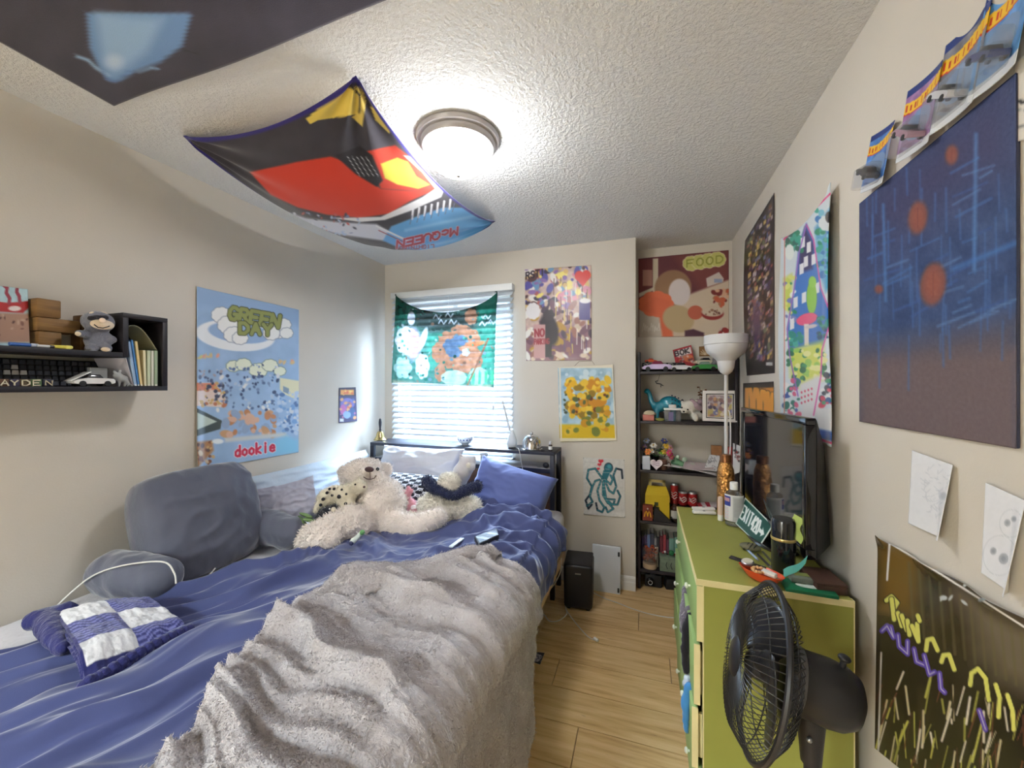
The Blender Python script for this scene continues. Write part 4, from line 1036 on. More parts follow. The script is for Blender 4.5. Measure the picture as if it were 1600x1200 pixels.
# painted board with a red creature
xa = -1.975
P = quad_grid((xa - .03, pY(-60, xa), 1.728), (xa - .03, pY(51, xa), 1.735), (xa, pY(47, xa), 1.533), (xa, pY(-64, xa), 1.533), 70, 70)
A = Art(P, (176, 206, 216)).grain(12, 16)
A.poly([(-80, 486), (52, 490), (50, 535), (-80, 535)], (170, 134, 116), 2); A.specks(-20, 492, 44, 530, 22, 3, [(120, 84, 74), (90, 62, 58), (190, 160, 140)], .6)
A.poly([(-40, 480), (-10, 470), (10, 473), (30, 472), (45, 470), (50, 466), (52, 472), (44, 482), (36, 489), (0, 487), (-40, 490)], (176, 46, 48)); A.ell(23, 482, 10, 4, (226, 214, 214)); A.ell(-22, 480, 9, 4, (226, 214, 214))
for pl in ([(14, 474), (15, 466), (10, 458), (11, 450), (4, 444)], [(31, 472), (30, 463), (26, 456), (27, 450)], [(-14, 474), (-14, 464), (-20, 456)]): A.line(pl, 5.5, (150, 60, 76))
pb = thing('painted_board', 'small painted board with a red creature leaning on the wall', 'painting', (xa - .02, pY(0, xa), 1.532))
sheet('painted_face', P, paper, pb, A.C, .001)
G().add([tuple(p) for p in (P[0, 0] + [-.002, 0, 0], P[0, -1] + [-.002, 0, 0], P[-1, -1] + [-.002, 0, 0], P[-1, 0] + [-.002, 0, 0], P[0, 0] + [-.018, 0, 0], P[0, -1] + [-.018, 0, 0], P[-1, -1] + [-.018, 0, 0], P[-1, 0] + [-.018, 0, 0])],
        [(0, 1, 2, 3), (4, 7, 6, 5), (0, 4, 5, 1), (1, 5, 6, 2), (2, 6, 7, 3), (3, 7, 4, 0)]).build('board', M('board_teal', (96, 140, 150), .7), pb)
# markers lying along the edge
def marker(name, px0, px1, X, z, r, col, cap, label, dx=0.0):
    a = Vector((X, pY(px0, X), z + r)); b = Vector((X + dx, pY(px1, X + dx), z + r)); d = (b - a)
    t = thing(name, label, 'marker', (a + b) / 2 - Vector((0, 0, r)), 'pens along the upper wall board')
    G().tube([a, a + d * .68], r, 10).build('barrel', M('pen_%d_%d_%d' % col, col, .35), t, smooth=True)
    G().tube([a + d * .68, a + d * .70, a + d * .93, b], [r * .8, r * 1.1, r * 1.05, r * .5], 10).build('cap', M('pen_%d_%d_%d' % cap, cap, .35), t, smooth=True)
marker('marker_pen', 14, 62, -1.905, 1.531, .006, (60, 110, 190), (206, 212, 230), 'blue marker pen lying on the upper wall board')
marker('marker_pen', 58, 86, -1.900, 1.531, .005, (226, 226, 226), (60, 60, 66), 'white marker pen lying on the upper wall board')
marker('marker_pen', 78, 114, -1.905, 1.531, .006, (206, 196, 90), (226, 220, 120), 'yellow marker pen lying on the upper wall board', .02)

# grey grinning plush with cream muzzle
def gp_(px, py, X): return onX(px, py, X)
X0 = -1.93
gpl = thing('plush_toy', 'grey plush toy with a wide cream muzzle on the upper wall board', 'plush toy', (X0, pY(152, X0), 1.531))
gf = M('grey_plush', (120, 122, 134), .95, sheen=.4, bump=.5, bscale=140); cfm = M('cream_plush', (226, 208, 184), .9, sheen=.3, bump=.3, bscale=140); dkp = M('dark_plush', (38, 36, 44), .95, sheen=.3, bump=.5, bscale=140)
hc = gp_(153, 503, X0)
blob_body('body', [(hc, (.045, .048, .040)), (gp_(151, 532, X0 - .01), (.036, .036, .042))] + limb([gp_(140, 522, X0), gp_(124, 521, X0 + .02)], [.016, .013]) + limb([gp_(163, 524, X0), gp_(176, 531, X0 + .02)], [.016, .014])
          + limb([gp_(146, 541, X0), gp_(142, 545, X0 + .03)], [.019, .018]) + limb([gp_(160, 541, X0), gp_(166, 544, X0 + .03)], [.019, .018]), gf, gpl, .006, 4, .002, 90)
blob_body('muzzle', [(gp_(160, 507, X0 + .035), (.02, .036, .019))], cfm, gpl, .005, 3)
dot('nose', gp_(160, 500.5, X0 + .058), .009, M('nose_cream', (236, 214, 196), .5), gpl, None)
G().tube([gp_(147, 507, X0 + .050), gp_(153, 511.5, X0 + .055), gp_(161, 512.5, X0 + .057), gp_(169, 510.5, X0 + .053), gp_(175, 506, X0 + .045)], .0018, 6).build('mouth', dkp, gpl)
blob_body('eye_band', limb([gp_(141, 497, X0 + .03), gp_(152, 495.5, X0 + .045), gp_(166, 496.5, X0 + .040)], [.010, .009, .010]), dkp, gpl, .005, 3)
for px in (145, 162): blob_body('ear', [(gp_(px, 492, X0 + .012), (.010, .013, .013))], cfm, gpl, .004, 3)
blob_body('paw', [(gp_(122, 521.5, X0 + .025), (.009, .009, .009))], cfm, gpl, .004, 2); blob_body('paw', [(gp_(165, 546, X0 + .045), (.012, .014, .009))], cfm, gpl, .004, 2)

# keyboard leaning at the back of the lower board
xk = -2.03
kb = thing('keyboard', 'black computer keyboard standing on its edge on the lower wall board', 'keyboard', (xk, pY(70, xk), 1.402))
ky0, ky1 = pY(-90, xk), pY(158, xk); kz0, kz1 = 1.402, 1.498
lean = .022
g = G(); g.add([(xk + .02, ky0, kz0), (xk + .02, ky1, kz0), (xk + .02 - lean, ky1, kz1), (xk + .02 - lean, ky0, kz1), (xk, ky0, kz0), (xk, ky1, kz0), (xk - lean, ky1, kz1), (xk - lean, ky0, kz1)],
      [(0, 1, 2, 3), (4, 7, 6, 5), (0, 4, 5, 1), (1, 5, 6, 2), (2, 6, 7, 3), (3, 7, 4, 0)]); g.build('case', black_pl, kb, bevel=.002)
keym = M('key_dark', (52, 54, 64), .5); keyw = M('key_white', (206, 206, 206), .5); keyg = M('key_grey', (84, 90, 104), .5)
kd = None
for r in range(5):
    zz = kz1 - .012 - r * .0185; fx = xk + .02 - lean * (zz - kz0) / (kz1 - kz0)
    for c in range(20):
        yy = ky0 + .012 + c * .0187
        if yy > ky1 - .01: continue
        px_, py_ = proj(np.array((fx, yy, zz)))
        m_ = keyw if (r == 2 and 0 < px_ < 42) or (r == 1 and 10 < px_ < 26) else (keyg if r == 2 and px_ > 38 else keym)
        key = 'k' + m_.name
        if key not in MATS:
            o = G().box((-.004, -.0078, -.0075), (.004, .0078, .0075), top=(.001, .0012)).build('key', m_, kb, bevel=.001, seg=1)
            MATS[key] = o.data
        else: o = bpy.data.objects.new('key', MATS[key]); COL.objects.link(o); parent_to(o, kb)
        o.location = (fx + .004, yy, zz)
# letter beads
for ch, px, col in (('A', 7, (110, 80, 60)), ('Y', 22, (70, 66, 90)), ('D', 40, (96, 80, 60)), ('E', 57, (90, 120, 84)), ('N', 76, (60, 62, 80))):
    X = -1.915; yy = pY(px, X)
    t = thing('letter_block', 'small block with the raised letter %s on the lower wall board' % ch, 'letter block', (X, yy, 1.402), 'letter blocks on the lower wall board')
    G().box((X - .018, yy - .013, 1.402), (X, yy + .013, 1.426)).build('block', M('lb_%d_%d_%d' % col, col, .6), t, bevel=.002)
    g = G()
    for pl in FONT[ch]: g.tube([(X + .002, yy - .008 + x * .016, 1.405 + z * .017) for x, z in pl], .0022, 6)
    g.build('letter', M('letter_cream', (226, 214, 190), .5), t, smooth=True)
# white toy convertible
X = -1.91
wc = toy_car(frame((X, pY(143, X), 1.402), rz=-PI / 2), .115, (226, 226, 226), 'white toy convertible with raised hood on the lower wall board', None, 'toy_car', (60, 60, 64), base=(X, pY(143, X), 1.402))
yy = pY(130, X)
G(frame((X, yy - .012, 1.437), rx=.55)).box((-.022, -.035, 0), (.022, .03, .003)).build('bonnet', M('car_226_226_226', (226, 226, 226), .25), wc, bevel=.001)
G(frame((X - .055, pY(152, X - .055), 1.402))).box((-.012, -.024, 0), (.012, .024, .070)).build('small_grey_box', M('grey_card', (150, 152, 152), .7), None, bevel=.001)
tag(bpy.data.objects['small_grey_box'], 'small grey box behind the white toy convertible', 'box')
# small grey figure with a ring
fg = thing('figurine', 'small pale grey animal figurine with a ring by the folders', 'figurine', (X, pY(192, X), 1.402))
fgm = M('pale_grey_resin', (170, 172, 172), .5)
blob_body('body', [(gp_(184, 588, X), (.015, .015, .014)), (gp_(190, 591, X), (.013, .022, .014))] + limb([gp_(194, 592, X), gp_(203, 602, X)], [.010, .006]) + limb([gp_(186, 592, X), gp_(186, 603, X)], [.007, .005]) + limb([gp_(196, 594, X), gp_(194, 604, X)], [.006, .005]) + [(gp_(179, 581, X), (.006, .006, .008)), (gp_(188, 580, X), (.006, .006, .007))], fgm, fg, .004, 3)
g = G(frame(gp_(203, 604, X + .01), ry=PI / 2)); g.tube([(.008 * math.cos(a * PI / 8), .008 * math.sin(a * PI / 8), 0) for a in range(16)], .0022, 6, closed=True); g.build('ring', fgm, fg, smooth=True)
# folders and papers in the cube
def book(y0, y1, z1, col, label, xdep=.15, lean=0.0, pages=None, X1=SXF - .006):
    t = thing('folder', label, 'folder', (X1 - xdep / 2, (y0 + y1) / 2, 1.402), 'folders in the wall cube')
    sh_ = lambda g: g
    V = [(X1 - xdep, y0 + 0, 1.402), (X1, y0, 1.402), (X1, y1, 1.402), (X1 - xdep, y1, 1.402)] + [(X1 - xdep, y0 - lean, z1), (X1, y0 - lean, z1), (X1, y1 - lean, z1), (X1 - xdep, y1 - lean, z1)]
    G().add(V, [(0, 3, 2, 1), (4, 5, 6, 7), (0, 1, 5, 4), (1, 2, 6, 5), (2, 3, 7, 6), (3, 0, 4, 7)]).build('cover', M('fold_%d_%d_%d' % col, col, .6), t, bevel=.001, seg=1)
    G().box((X1 - xdep + .002, y0 + .0012 - lean * .05, 1.403), (X1 + .0008, max(y1 - .0012, y0 + .002) - lean * .05, 1.408)).build('page_edge', M('page_white', (226, 224, 214), .8), t)
    return t
yk = [(212, 216, (150, 178, 210), 1.575, .022, 'pale lilac folder, widest at the left of the wall cube'), (217, 220, (70, 130, 190), 1.582, .022, 'blue folder leaning in the wall cube'), (221, 225, (220, 196, 140), 1.578, .018, 'buff folder leaning in the wall cube'),
      (227, 231, (214, 206, 170), 1.545, .004, 'cream booklet upright in the wall cube'), (232, 237, (190, 200, 170), 1.545, 0, 'pale green booklet upright in the wall cube'), (238, 242, (206, 206, 190), 1.545, 0, 'light grey booklet upright in the wall cube'), (243, 248, (150, 168, 140), 1.547, 0, 'sage green booklet at the right of the wall cube')]
for (a, b, c, z, l, lab) in yk: book(pY(a, SXF), pY(b, SXF), z, c, lab, lean=l)
t = thing('loose_paper', 'wide pale grey paper pack spreading out under the upper wall board', 'paper', (X, pY(195, X), 1.402))
V = [(SXF - .14, pY(205, SXF), 1.402), (SXF - .012, pY(211, SXF), 1.402), (SXF - .012, pY(199, SXF), 1.51), (SXF - .14, pY(192, SXF) - .02, 1.51)]
V2 = [(x, y + .003, z) for x, y, z in V]
G().add(V + V2, [(0, 1, 2, 3), (4, 7, 6, 5), (0, 4, 5, 1), (1, 5, 6, 2), (2, 6, 7, 3), (3, 7, 4, 0)]).build('sheet_stack', M('grey_paper', (176, 172, 180), .8), t)
cp = quad_grid((SXF - .13, pY(205, SXF), 1.63), (SXF - .02, pY(206, SXF), 1.63), (SXF - .02, pY(250, SXF), 1.55), (SXF - .13, pY(248, SXF), 1.55), 14, 24)
vv = np.linspace(0, 1, 24)[:, None]; cp[..., 2] += .035 * np.sin(PI * vv ** .8) * 1.0; cp[..., 1] = np.minimum(cp[..., 1], sy1 - .022)
tag(sheet('curled_card', cp, M('card_sage', (166, 166, 140), .7), None, None, .001), 'curled sage coloured card lying over the booklets in the wall cube', 'card')
tag(G().box((XL + .02, syc + .022, 1.548), (XL + .03, syc + .085, 1.655)).build('card', M('card_olive', (128, 128, 104), .7), None), 'olive card standing at the back of the wall cube', 'card')

# ================================================================== bookshelf in the nook
BY0, BY1 = 2.872, 3.09
bx0, bx1 = -.040, .576
bs = thing('bookshelf', 'tall dark open bookshelf filling the nook', 'bookshelf', (.27, 2.98, 0))
G().box((bx0, BY0, 0), (bx0 + .018, BY1, 1.63)).build('side_panel', dark_wood, bs, bevel=.0015)
G().box((bx1 - .018, BY0, 0), (bx1, BY1, 1.63)).build('side_panel', dark_wood, bs, bevel=.0015)
SZ = [1.496, 1.156, .818, .470, .135]
for z in SZ: G().box((bx0 + .018, BY0 + .002, z - .018), (bx1 - .018, BY1, z)).build('shelf_board', dark_wood, bs, bevel=.001)
def sx(px, Y): r = ray(px, 600); return r.x * (Y / r.y)
def sz(px, py, Y): return onY(px, py, Y).z
def sp(px, py, Y): return onY(px, py, Y)
# --- top shelf
z0 = SZ[0] + .001
t = thing('car_emblem', 'black plate with raised SIERRA lettering on the top shelf', 'emblem', (sx(1035, 2.99), 2.99, z0))
ya = 2.975
G().box((sx(1003.5, ya), ya, z0), (sx(1066, ya), ya + .05, z0 + .062)).build('plate', black_gloss, t, bevel=.003)
g = G(); xa_, xb_ = sx(1005, ya), sx(1065, ya); st = (xb_ - xa_) / 6
for k_, ch in enumerate('SIERRA'):
    for pl in FONT[ch]: g.tube([(xa_ + st * k_ + st * .72 * x, ya - .003, z0 + .030 + z * .026) for x, z in pl], .0034, 6)
g.build('lettering', steel, t, smooth=True)
toy_car(frame((sx(1017, 3.0), 3.0, z0 + .063), rz=.1), .085, (214, 84, 44), 'orange toy car standing on the lettered plate', None, 'toy_car', (150, 40, 36), base=(sx(1017, 3.0), 3.0, z0 + .063))
toy_car(frame((sx(1026, 2.915), 2.915, z0), rz=PI), .19, (206, 190, 226), 'white and purple toy race car on the top shelf', None, 'toy_car', (120, 30, 60), base=(sx(1026, 2.915), 2.915, z0))
toy_car(frame((sx(1064, 2.92), 2.92, z0), rz=.05), .155, (222, 222, 224), 'black and white toy car in the middle of the top shelf', None, 'toy_car', (34, 34, 38), base=(sx(1064, 2.92), 2.92, z0))
toy_car(frame((sx(1100, 2.915), 2.915, z0), rz=PI + .1), .165, (62, 140, 72), 'green toy car on the top shelf', None, 'toy_car', (130, 150, 140), base=(sx(1100, 2.915), 2.915, z0))
toy_car(frame((sx(1102, 3.02), 3.02, z0 + .041), rz=.3), .14, (226, 220, 196), 'cream toy car on a box behind the green one', None, 'toy_car', (40, 40, 44), base=(sx(1102, 3.02), 3.02, z0 + .041))
tag(G().box((sx(1083, 3.02), 2.985, z0), (sx(1120, 3.02), 3.065, z0 + .040)).build('flat_box', M('box_brown', (96, 66, 52), .7), None, bevel=.002), 'flat brown box under the cream toy car', 'box')
ti = thing('game_card', 'tilted red and white BOK card pack leaning on the nook wall', 'card', (sx(1068, 3.06), 3.05, z0))
P = quad_grid(sp(1051, 547, 3.07), sp(1080, 539, 3.07), sp(1086, 570, 3.045), sp(1058, 579, 3.045), 40, 40)
A = Art(P, (172, 40, 50)); A.poly([(1053, 549), (1079, 542), (1081, 552), (1057, 558)], (222, 216, 214)); A.text('BOK', (1055.5, 556.5), (1077, 551), (-1.4, -7), 1.9, (40, 32, 40), .3); A.ell(1076, 560, 8, 6, (206, 110, 70)); A.specks(1060, 556, 1084, 568, 14, 2.4, [(220, 190, 180), (120, 60, 60), (206, 120, 80), (160, 150, 150)])
sheet('card_face', P, gloss, ti, A.C, .003)
P = quad_grid(sp(1092, 541.5, YN), sp(1110.5, 540.5, YN), sp(1111, 556.5, YN), sp(1092.5, 557, YN), 26, 24) + np.array((0, -.004, 0))
A = Art(P, (140, 104, 62)); [A.line([(1101.5, 554), (1101.5 + 7 * math.cos(a * PI / 6), 553 - 7 * math.sin(a * PI / 6))], 1.1, (222, 206, 180)) for a in range(7)]; A.line([(1092, 541), (1111, 540.5), (1111, 556.5), (1092, 557), (1092, 541)], 1.4, (100, 72, 42))
tag(sheet('shell_picture', P, paper, None, A.C, .003), 'tiny brown picture of a pale shell on the nook wall', 'picture')
fgu = thing('figurine', 'grey figurine half hidden behind the lamp bowl on the top shelf', 'figurine', (sx(1121, 2.96), 2.96, z0))
blob_body('body', [(sp(1121, 563, 2.96), (.032, .028, .045)), (sp(1117, 553, 2.955), (.022, .022, .022))] + limb([sp(1114, 568, 2.94), Vector((sp(1114, 568, 2.94).x, 2.94, z0 + .012))], [.013, .012]) + limb([sp(1127, 568, 2.94), Vector((sp(1127, 568, 2.94).x, 2.94, z0 + .012))], [.013, .012]), M('grey_resin', (126, 124, 130), .6), fgu, .006, 3)
g = G(); c0 = Vector((sx(1031, 2.90), 2.90, SZ[0] - .019)); c1 = sp(1028, 595, 2.90)
g.tube([c0, c1], .0012, 5); g.tube([c1, sp(1024, 596, 2.9), sp(1026, 599, 2.9), sp(1032, 600, 2.9), sp(1037, 603, 2.9), sp(1032, 602, 2.9), sp(1033, 605, 2.9)], .0035, 6)
tag(g.build('looped_cord', black_pl, None, smooth=True), 'thin black cord looped under the top shelf', 'cord')

# --- second shelf
z0 = SZ[1] + .001
dn = thing('dinosaur_bank', 'glossy teal long necked dinosaur bank on the second shelf', 'ornament', (sx(1040, 2.99), 2.99, z0))
Yd = 2.99
teal = M('teal_glaze', (38, 128, 150), .12, coat=1.0, var=.2, vscale=14)
blob_body('body', [(sp(1046, 630, Yd), (.070, .050, .052)), (sp(1030, 636, Yd), (.045, .042, .040))] + limb([sp(1026, 638, Yd), sp(1018, 628, Yd), sp(1015, 616, Yd), sp(1011, 611, Yd)], [.030, .019, .016, .020]) + [(sp(1010, 612, Yd - .012), (.018, .022, .014))]
          + limb([sp(1058, 632, Yd), sp(1068, 640, Yd)], [.036, .012]) + sum([limb([sp(px, 640, yy_), Vector((sp(px, 640, yy_).x, yy_, z0 + .010))], [.020, .017]) for px, yy_ in ((1026, Yd - .03), (1026, Yd + .03), (1052, Yd - .03), (1052, Yd + .03))], []), teal, dn, .006, 5)
for k_ in range(9): dot('spot', sp(1050 + (k_ % 3) * 5, 618 + (k_ // 3) * 6 + k_ % 3 * 2, Yd - .046 + .004 * (k_ % 3)), .005, M('spot_navy', (26, 52, 80), .3), dn)
pk = thing('toy_house', 'pink toy house with a cream domed roof on the second shelf', 'toy', (sx(1012, 2.92), 2.92, z0))
G().box((sx(1004, 2.90), 2.90, z0), (sx(1022, 2.90), 2.955, z0 + .040)).build('wall', M('pink_toy', (206, 128, 116), .5), pk, bevel=.003)
G(frame((sx(1015, 2.93), 2.93, z0 + .040))).lathe([(.040, 0), (.042, .006), (.034, .018), (.018, .027), (.001, .03)], 18).build('roof', M('cream_toy', (216, 200, 168), .5), pk, smooth=True)
gt = thing('toy_boat', 'flat green and yellow toy beside the clear container', 'toy', (sx(1031, 2.90), 2.90, z0))
G(frame((sx(1031, 2.90), 2.90, z0), rz=-.2)).lathe([(.012, 0), (.026, .004), (.032, .018), (.028, .019), (.022, .008), (.001, .006)], 16, 1.0, .6).build('hull', M('olive_toy', (140, 140, 70), .5), gt, smooth=True)
ct = thing('clear_container', 'clear plastic container with a white lid and knob', 'container', (sx(1051, 2.905), 2.905, z0))
x0_, x1_ = sx(1037.5, 2.88), sx(1065, 2.88)
G().box((x0_ + .004, 2.882, z0), (x1_ - .004, 2.95, z0 + .075), top=(-.003, -.003)).build('tub', M('clear_plastic', (190, 196, 206), .15, trans=.7, alpha=.6), ct, bevel=.006)
G().box((x0_, 2.878, z0 + .076), (x1_, 2.954, z0 + .088)).build('lid', white_pl, ct, bevel=.003)
G(frame(((x0_ + x1_) / 2, 2.91, z0 + .088))).lathe([(.022, 0), (.024, .003), (.024, .020), (.021, .024), (.001, .025)], 20).build('knob', white_pl, ct, smooth=True)
G().box((x0_ + .03, 2.887, z0 + .004), (x0_ + .06, 2.90, z0 + .062)).build('contents', M('lilac', (140, 130, 190), .6), ct)
bw = thing('plush_bear', 'white plush bear in a dusty pink cape beside the framed picture', 'plush toy', (sx(1080, 2.94), 2.94, z0))
wf = M('white_plush', (226, 220, 208), .95, sheen=.4, bump=.4, bscale=160); Yb_ = 2.93
blob_body('body', [(sp(1076, 636, Yb_), (.050, .045, .046)), (sp(1069, 642, Yb_ - .04), (.024, .022, .018)), (sp(1088, 650, Yb_ + .01), (.045, .04, .03)), (sp(1066, 629, Yb_ + .01), (.012, .010, .014)), (sp(1088, 627, Yb_ + .01), (.012, .010, .014))] + limb([sp(1086, 650, Yb_ - .03), sp(1087, 655, Yb_ - .05)], [.020, .016]), wf, bw, .006, 4, .002, 80)
dot('eye', sp(1074.5, 640, Yb_ - .046), .0055, black_gloss, bw); dot('nose', sp(1068.5, 643, Yb_ - .064), .006, black_gloss, bw); dot('eye', sp(1065.5, 637, Yb_ - .042), .005, black_gloss, bw)
blob_body('cape', limb([sp(1081, 627, Yb_), sp(1088, 634, Yb_ - .02), sp(1094, 638, Yb_ - .01)], [.018, .022, .018]) + [(sp(1091, 630, Yb_ + .03), (.034, .03, .030))], M('dusty_pink', (168, 142, 150), .9, sheen=.3), bw, .006, 3)
blob_body('black_ear', [(sp(1066, 627, Yb_ + .02), (.010, .009, .016))], dkp, bw, .004, 2)
fm = thing('picture_frame', 'white square picture frame with a black inner line on the second shelf', 'picture frame', (sx(1125, 2.9), 2.9, z0))
c = [sp(1097.5, 610.5, 2.905), sp(1152, 610.5, 2.905), sp(1151.5, 660, 2.885), sp(1097.5, 657.5, 2.885)]
c = [np.array(p) for p in c]; cm = sum(c) / 4
def inset(k): return [cm + (p - cm) * k for p in c]
def bar_frame(name, k0, k1, th, mat, off):
    g = G(); o_, i_ = inset(k0), inset(k1); n_ = np.array((0, -1, .09)); n_ /= np.linalg.norm(n_)
    V = [tuple(p) for p in o_] + [tuple(p) for p in i_] + [tuple(p + n_ * th) for p in o_] + [tuple(p + n_ * th) for p in i_]
    V = [tuple(np.array(v) + n_ * off) for v in V]
    Fc = []
    for i in range(4):
        j = (i + 1) % 4; Fc += [(i, j, 4 + j, 4 + i), (8 + i, 12 + i, 12 + j, 8 + j), (i, 8 + i, 8 + j, j), (4 + i, 4 + j, 12 + j, 12 + i)]
    return g.add(V, Fc).build(name, mat, fm, bevel=.0015, seg=1)
bar_frame('frame', 1.0, .80, .014, M('frame_white', (232, 228, 224), .5), 0)
bar_frame('inner_line', .80, .755, .008, M('frame_black', (24, 20, 22), .5), 0)
bar_frame('mount', .755, .70, .004, MATS['frame_white'], 0)
P = quad_grid(*inset(.72), 44, 40) + np.array((0, -.002, 0))
A = Art(P, (176, 164, 172)); A.poly([(1104, 640), (1146, 640), (1146, 655), (1104, 655)], (186, 170, 110), 3); A.specks(1106, 617, 1146, 652, 70, 3.2, [(120, 124, 170), (206, 196, 200), (206, 160, 120), (150, 120, 120), (90, 80, 100), (220, 210, 190), (190, 176, 110)])
sheet('picture', P, gloss, fm, A.C, .001); G().add([tuple(p + np.array((0, .002, 0))) for p in c] + [tuple(p + np.array((0, .006, 0))) for p in c], [(0, 1, 2, 3), (4, 7, 6, 5), (0, 4, 5, 1), (1, 5, 6, 2), (2, 6, 7, 3), (3, 7, 4, 0)]).build('backing', M('frame_back', (120, 96, 70), .8), fm)
tw = thing('dried_twig', 'brown dried flower sprig behind the white bear', 'plant', (sx(1096, 3.03), 3.03, z0))
g = G(); gl = G(); rr = random.Random(3)
for k_ in range(7):
    a = Vector((sx(1095, 3.03), 3.03, z0)); b = sp(1088 + rr.random() * 18, 603 + rr.random() * 16, 3.0 + rr.random() * .05); g.tube([a, a.lerp(b, .5) + Vector((rr.uniform(-.01, .01), 0, .02)), b], [.003, .002, .0015], 5)
    for j in range(4): gl.ell(a.lerp(b, .6 + .13 * j) + Vector((rr.uniform(-.01, .01), rr.uniform(-.01, .01), rr.uniform(-.008, .008))), (.008, .006, .005), 8, 5)
g.build('stem', M('twig', (84, 62, 44), .9), tw); gl.build('petals', M('dried_petal', (120, 78, 46), .9, var=.3, vscale=40), tw)
ht = thing('knit_hat', 'black knitted cap behind the framed picture', 'hat', (sx(1122, 3.03), 3.03, z0))
blob_body('crown', [(Vector((sx(1120, 3.03), 3.03, z0 + .09)), (.065, .045, .08))], dkp, ht, .008, 4); G(frame((sx(1122, 3.03), 3.03, z0))).lathe([(.074, 0), (.078, .008), (.074, .03), (.06, .03)], 20, 1, .6).build('brim', dkp, ht, smooth=True)

# --- third shelf
z0 = SZ[2] + .001
bq = thing('flower_bouquet', 'bouquet of small colourful artificial flowers on the third shelf', 'flowers', (sx(1028, 2.97), 2.97, z0))
G(frame((sx(1024, 2.98), 2.98, z0))).lathe([(.022, 0), (.030, .004), (.034, .03), (.026, .06), (.030, .085), (.026, .083), (.001, .03)], 18).build('vase', black_gloss, bq, smooth=True)
fc = [(140, 150, 176), (150, 120, 170), (226, 222, 214), (226, 222, 214), (230, 190, 60), (236, 200, 80), (206, 70, 110), (220, 110, 130), (120, 170, 60), (60, 66, 120), (206, 140, 160), (232, 140, 70)]
rr = random.Random(5)
top = Vector((sx(1024, 2.98), 2.98, z0 + .075))
for k_, (px, py) in enumerate(((1010, 689), (1006, 699), (1021, 696), (1019, 704), (1041, 697), (1038, 706), (1046, 708), (1049, 713), (1033, 706), (1038, 689), (1047, 700), (1012, 706))):
    c_ = sp(px, py, 2.93 + .05 * rr.random()); d_ = (c_ - top).normalized()
    b_ = thing_part = G(); b_.tube([top, c_], .0015, 5); st_ = b_.build('flower_stem', M('stem_green', (50, 84, 50), .8), bq)
    g = G(axis_frame(c_, (d_ + Vector((0, -1, .2))).normalized()))
    for j in range(6):
        a = 2 * PI * j / 6; g.ell((.013 * math.cos(a), .013 * math.sin(a), 0), (.013, .009, .005), 8, 5, (0, 0, a))
    g.build('blossom', M('pet_%d_%d_%d' % fc[k_], fc[k_], .7), bq, smooth=True)
    G(axis_frame(c_, (d_ + Vector((0, -1, .2))).normalized())).ell((0, 0, .005), .006, 8, 6).build('flower_heart', M('heart_yellow', (206, 170, 70), .8), bq, smooth=True)
g = G()
for k_ in range(14):
    c_ = sp(1006 + rr.random() * 44, 700 + rr.random() * 14, 2.95 + .05 * rr.random()); g.ell(c_, (.016, .004, .008), 8, 5, (rr.random(), rr.random(), rr.random() * 3))
g.build('leaves', M('dark_leaf', (36, 46, 40), .7), bq)
tag(G().box((sx(1003.5, 2.89), 2.89, z0), (sx(1016, 2.89), 2.94, z0 + .092)).build('small_box', M('white_frost', (196, 204, 214), .3), None, bevel=.003), 'small frosted white box at the left of the third shelf', 'box')
hr = thing('heart_ornament', 'white heart ornament with pink lettering on the third shelf', 'ornament', (sx(1025, 2.885), 2.885, z0))
hp = [(.042 * .06 * 16 * math.sin(t_) ** 3 , .042 * .06 * (13 * math.cos(t_) - 5 * math.cos(2 * t_) - 2 * math.cos(3 * t_) - math.cos(4 * t_))) for t_ in [2 * PI * i / 40 for i in range(40)]]
fr = Matrix.Translation((sx(1025.5, 2.885), 2.89, z0 + .0425)) @ Euler((PI / 2 - .12, 0, 0), 'XYZ').to_matrix().to_4x4()
G(fr).prism(hp, -.006, .006).build('heart', M('heart_white', (228, 218, 222), .5), hr, bevel=.0015, seg=1)
g = G(fr); 
for j in range(3): g.tube([(-.024, .018 - j * .012, .007), (-.01, .021 - j * .012, .007), (.004, .015 - j * .012, .007), (.022, .019 - j * .012, .007)], .0016, 5)
g.build('lettering', M('mauve_ink', (150, 90, 140), .6), hr)
mug = thing('small_mug', 'small brown mug behind the heart ornament', 'mug', (sx(1036, 2.93), 2.93, z0))
G(frame((sx(1036, 2.93), 2.93, z0))).lathe([(.022, 0), (.026, .003), (.028, .07), (.025, .07), (.022, .01), (.001, .01)], 20).build('cup', M('mug_brown', (110, 76, 62), .4), mug, smooth=True)
m_ = Matrix.Translation((sx(1036, 2.93) + .03, 2.92, z0 + .036)) @ Euler((PI / 2, 0, 0), 'XYZ').to_matrix().to_4x4(); G(m_).tube([(.018 * math.cos(a * PI / 8 - PI / 2), .02 * math.sin(a * PI / 8 - PI / 2), 0) for a in range(9)], .004, 7).build('handle', MATS['mug_brown'], mug, smooth=True)
lg = thing('brick_toy', 'green toy turtle with round knobs on the third shelf', 'toy', (sx(1062, 2.99), 2.99, z0))
grn = M('toy_green', (96, 140, 104), .5)
blob_body('body', [(sp(1058, 723, 2.99), (.045, .03, .020)), (sp(1066, 726, 2.98), (.035, .03, .02)), (sp(1055, 717, 2.99), (.022, .02, .016))] + [(Vector((sx(p_, 2.98), 2.98, z0 + .014)), (.014, .014, .015)) for p_ in (1052, 1060, 1070)], grn, lg, .006, 3)
dot('knob', sp(1070, 718, 2.97), .017, M('mint', (176, 196, 170), .5), lg); dot('knob', sp(1059, 714, 2.975), .013, MATS['mint'], lg)
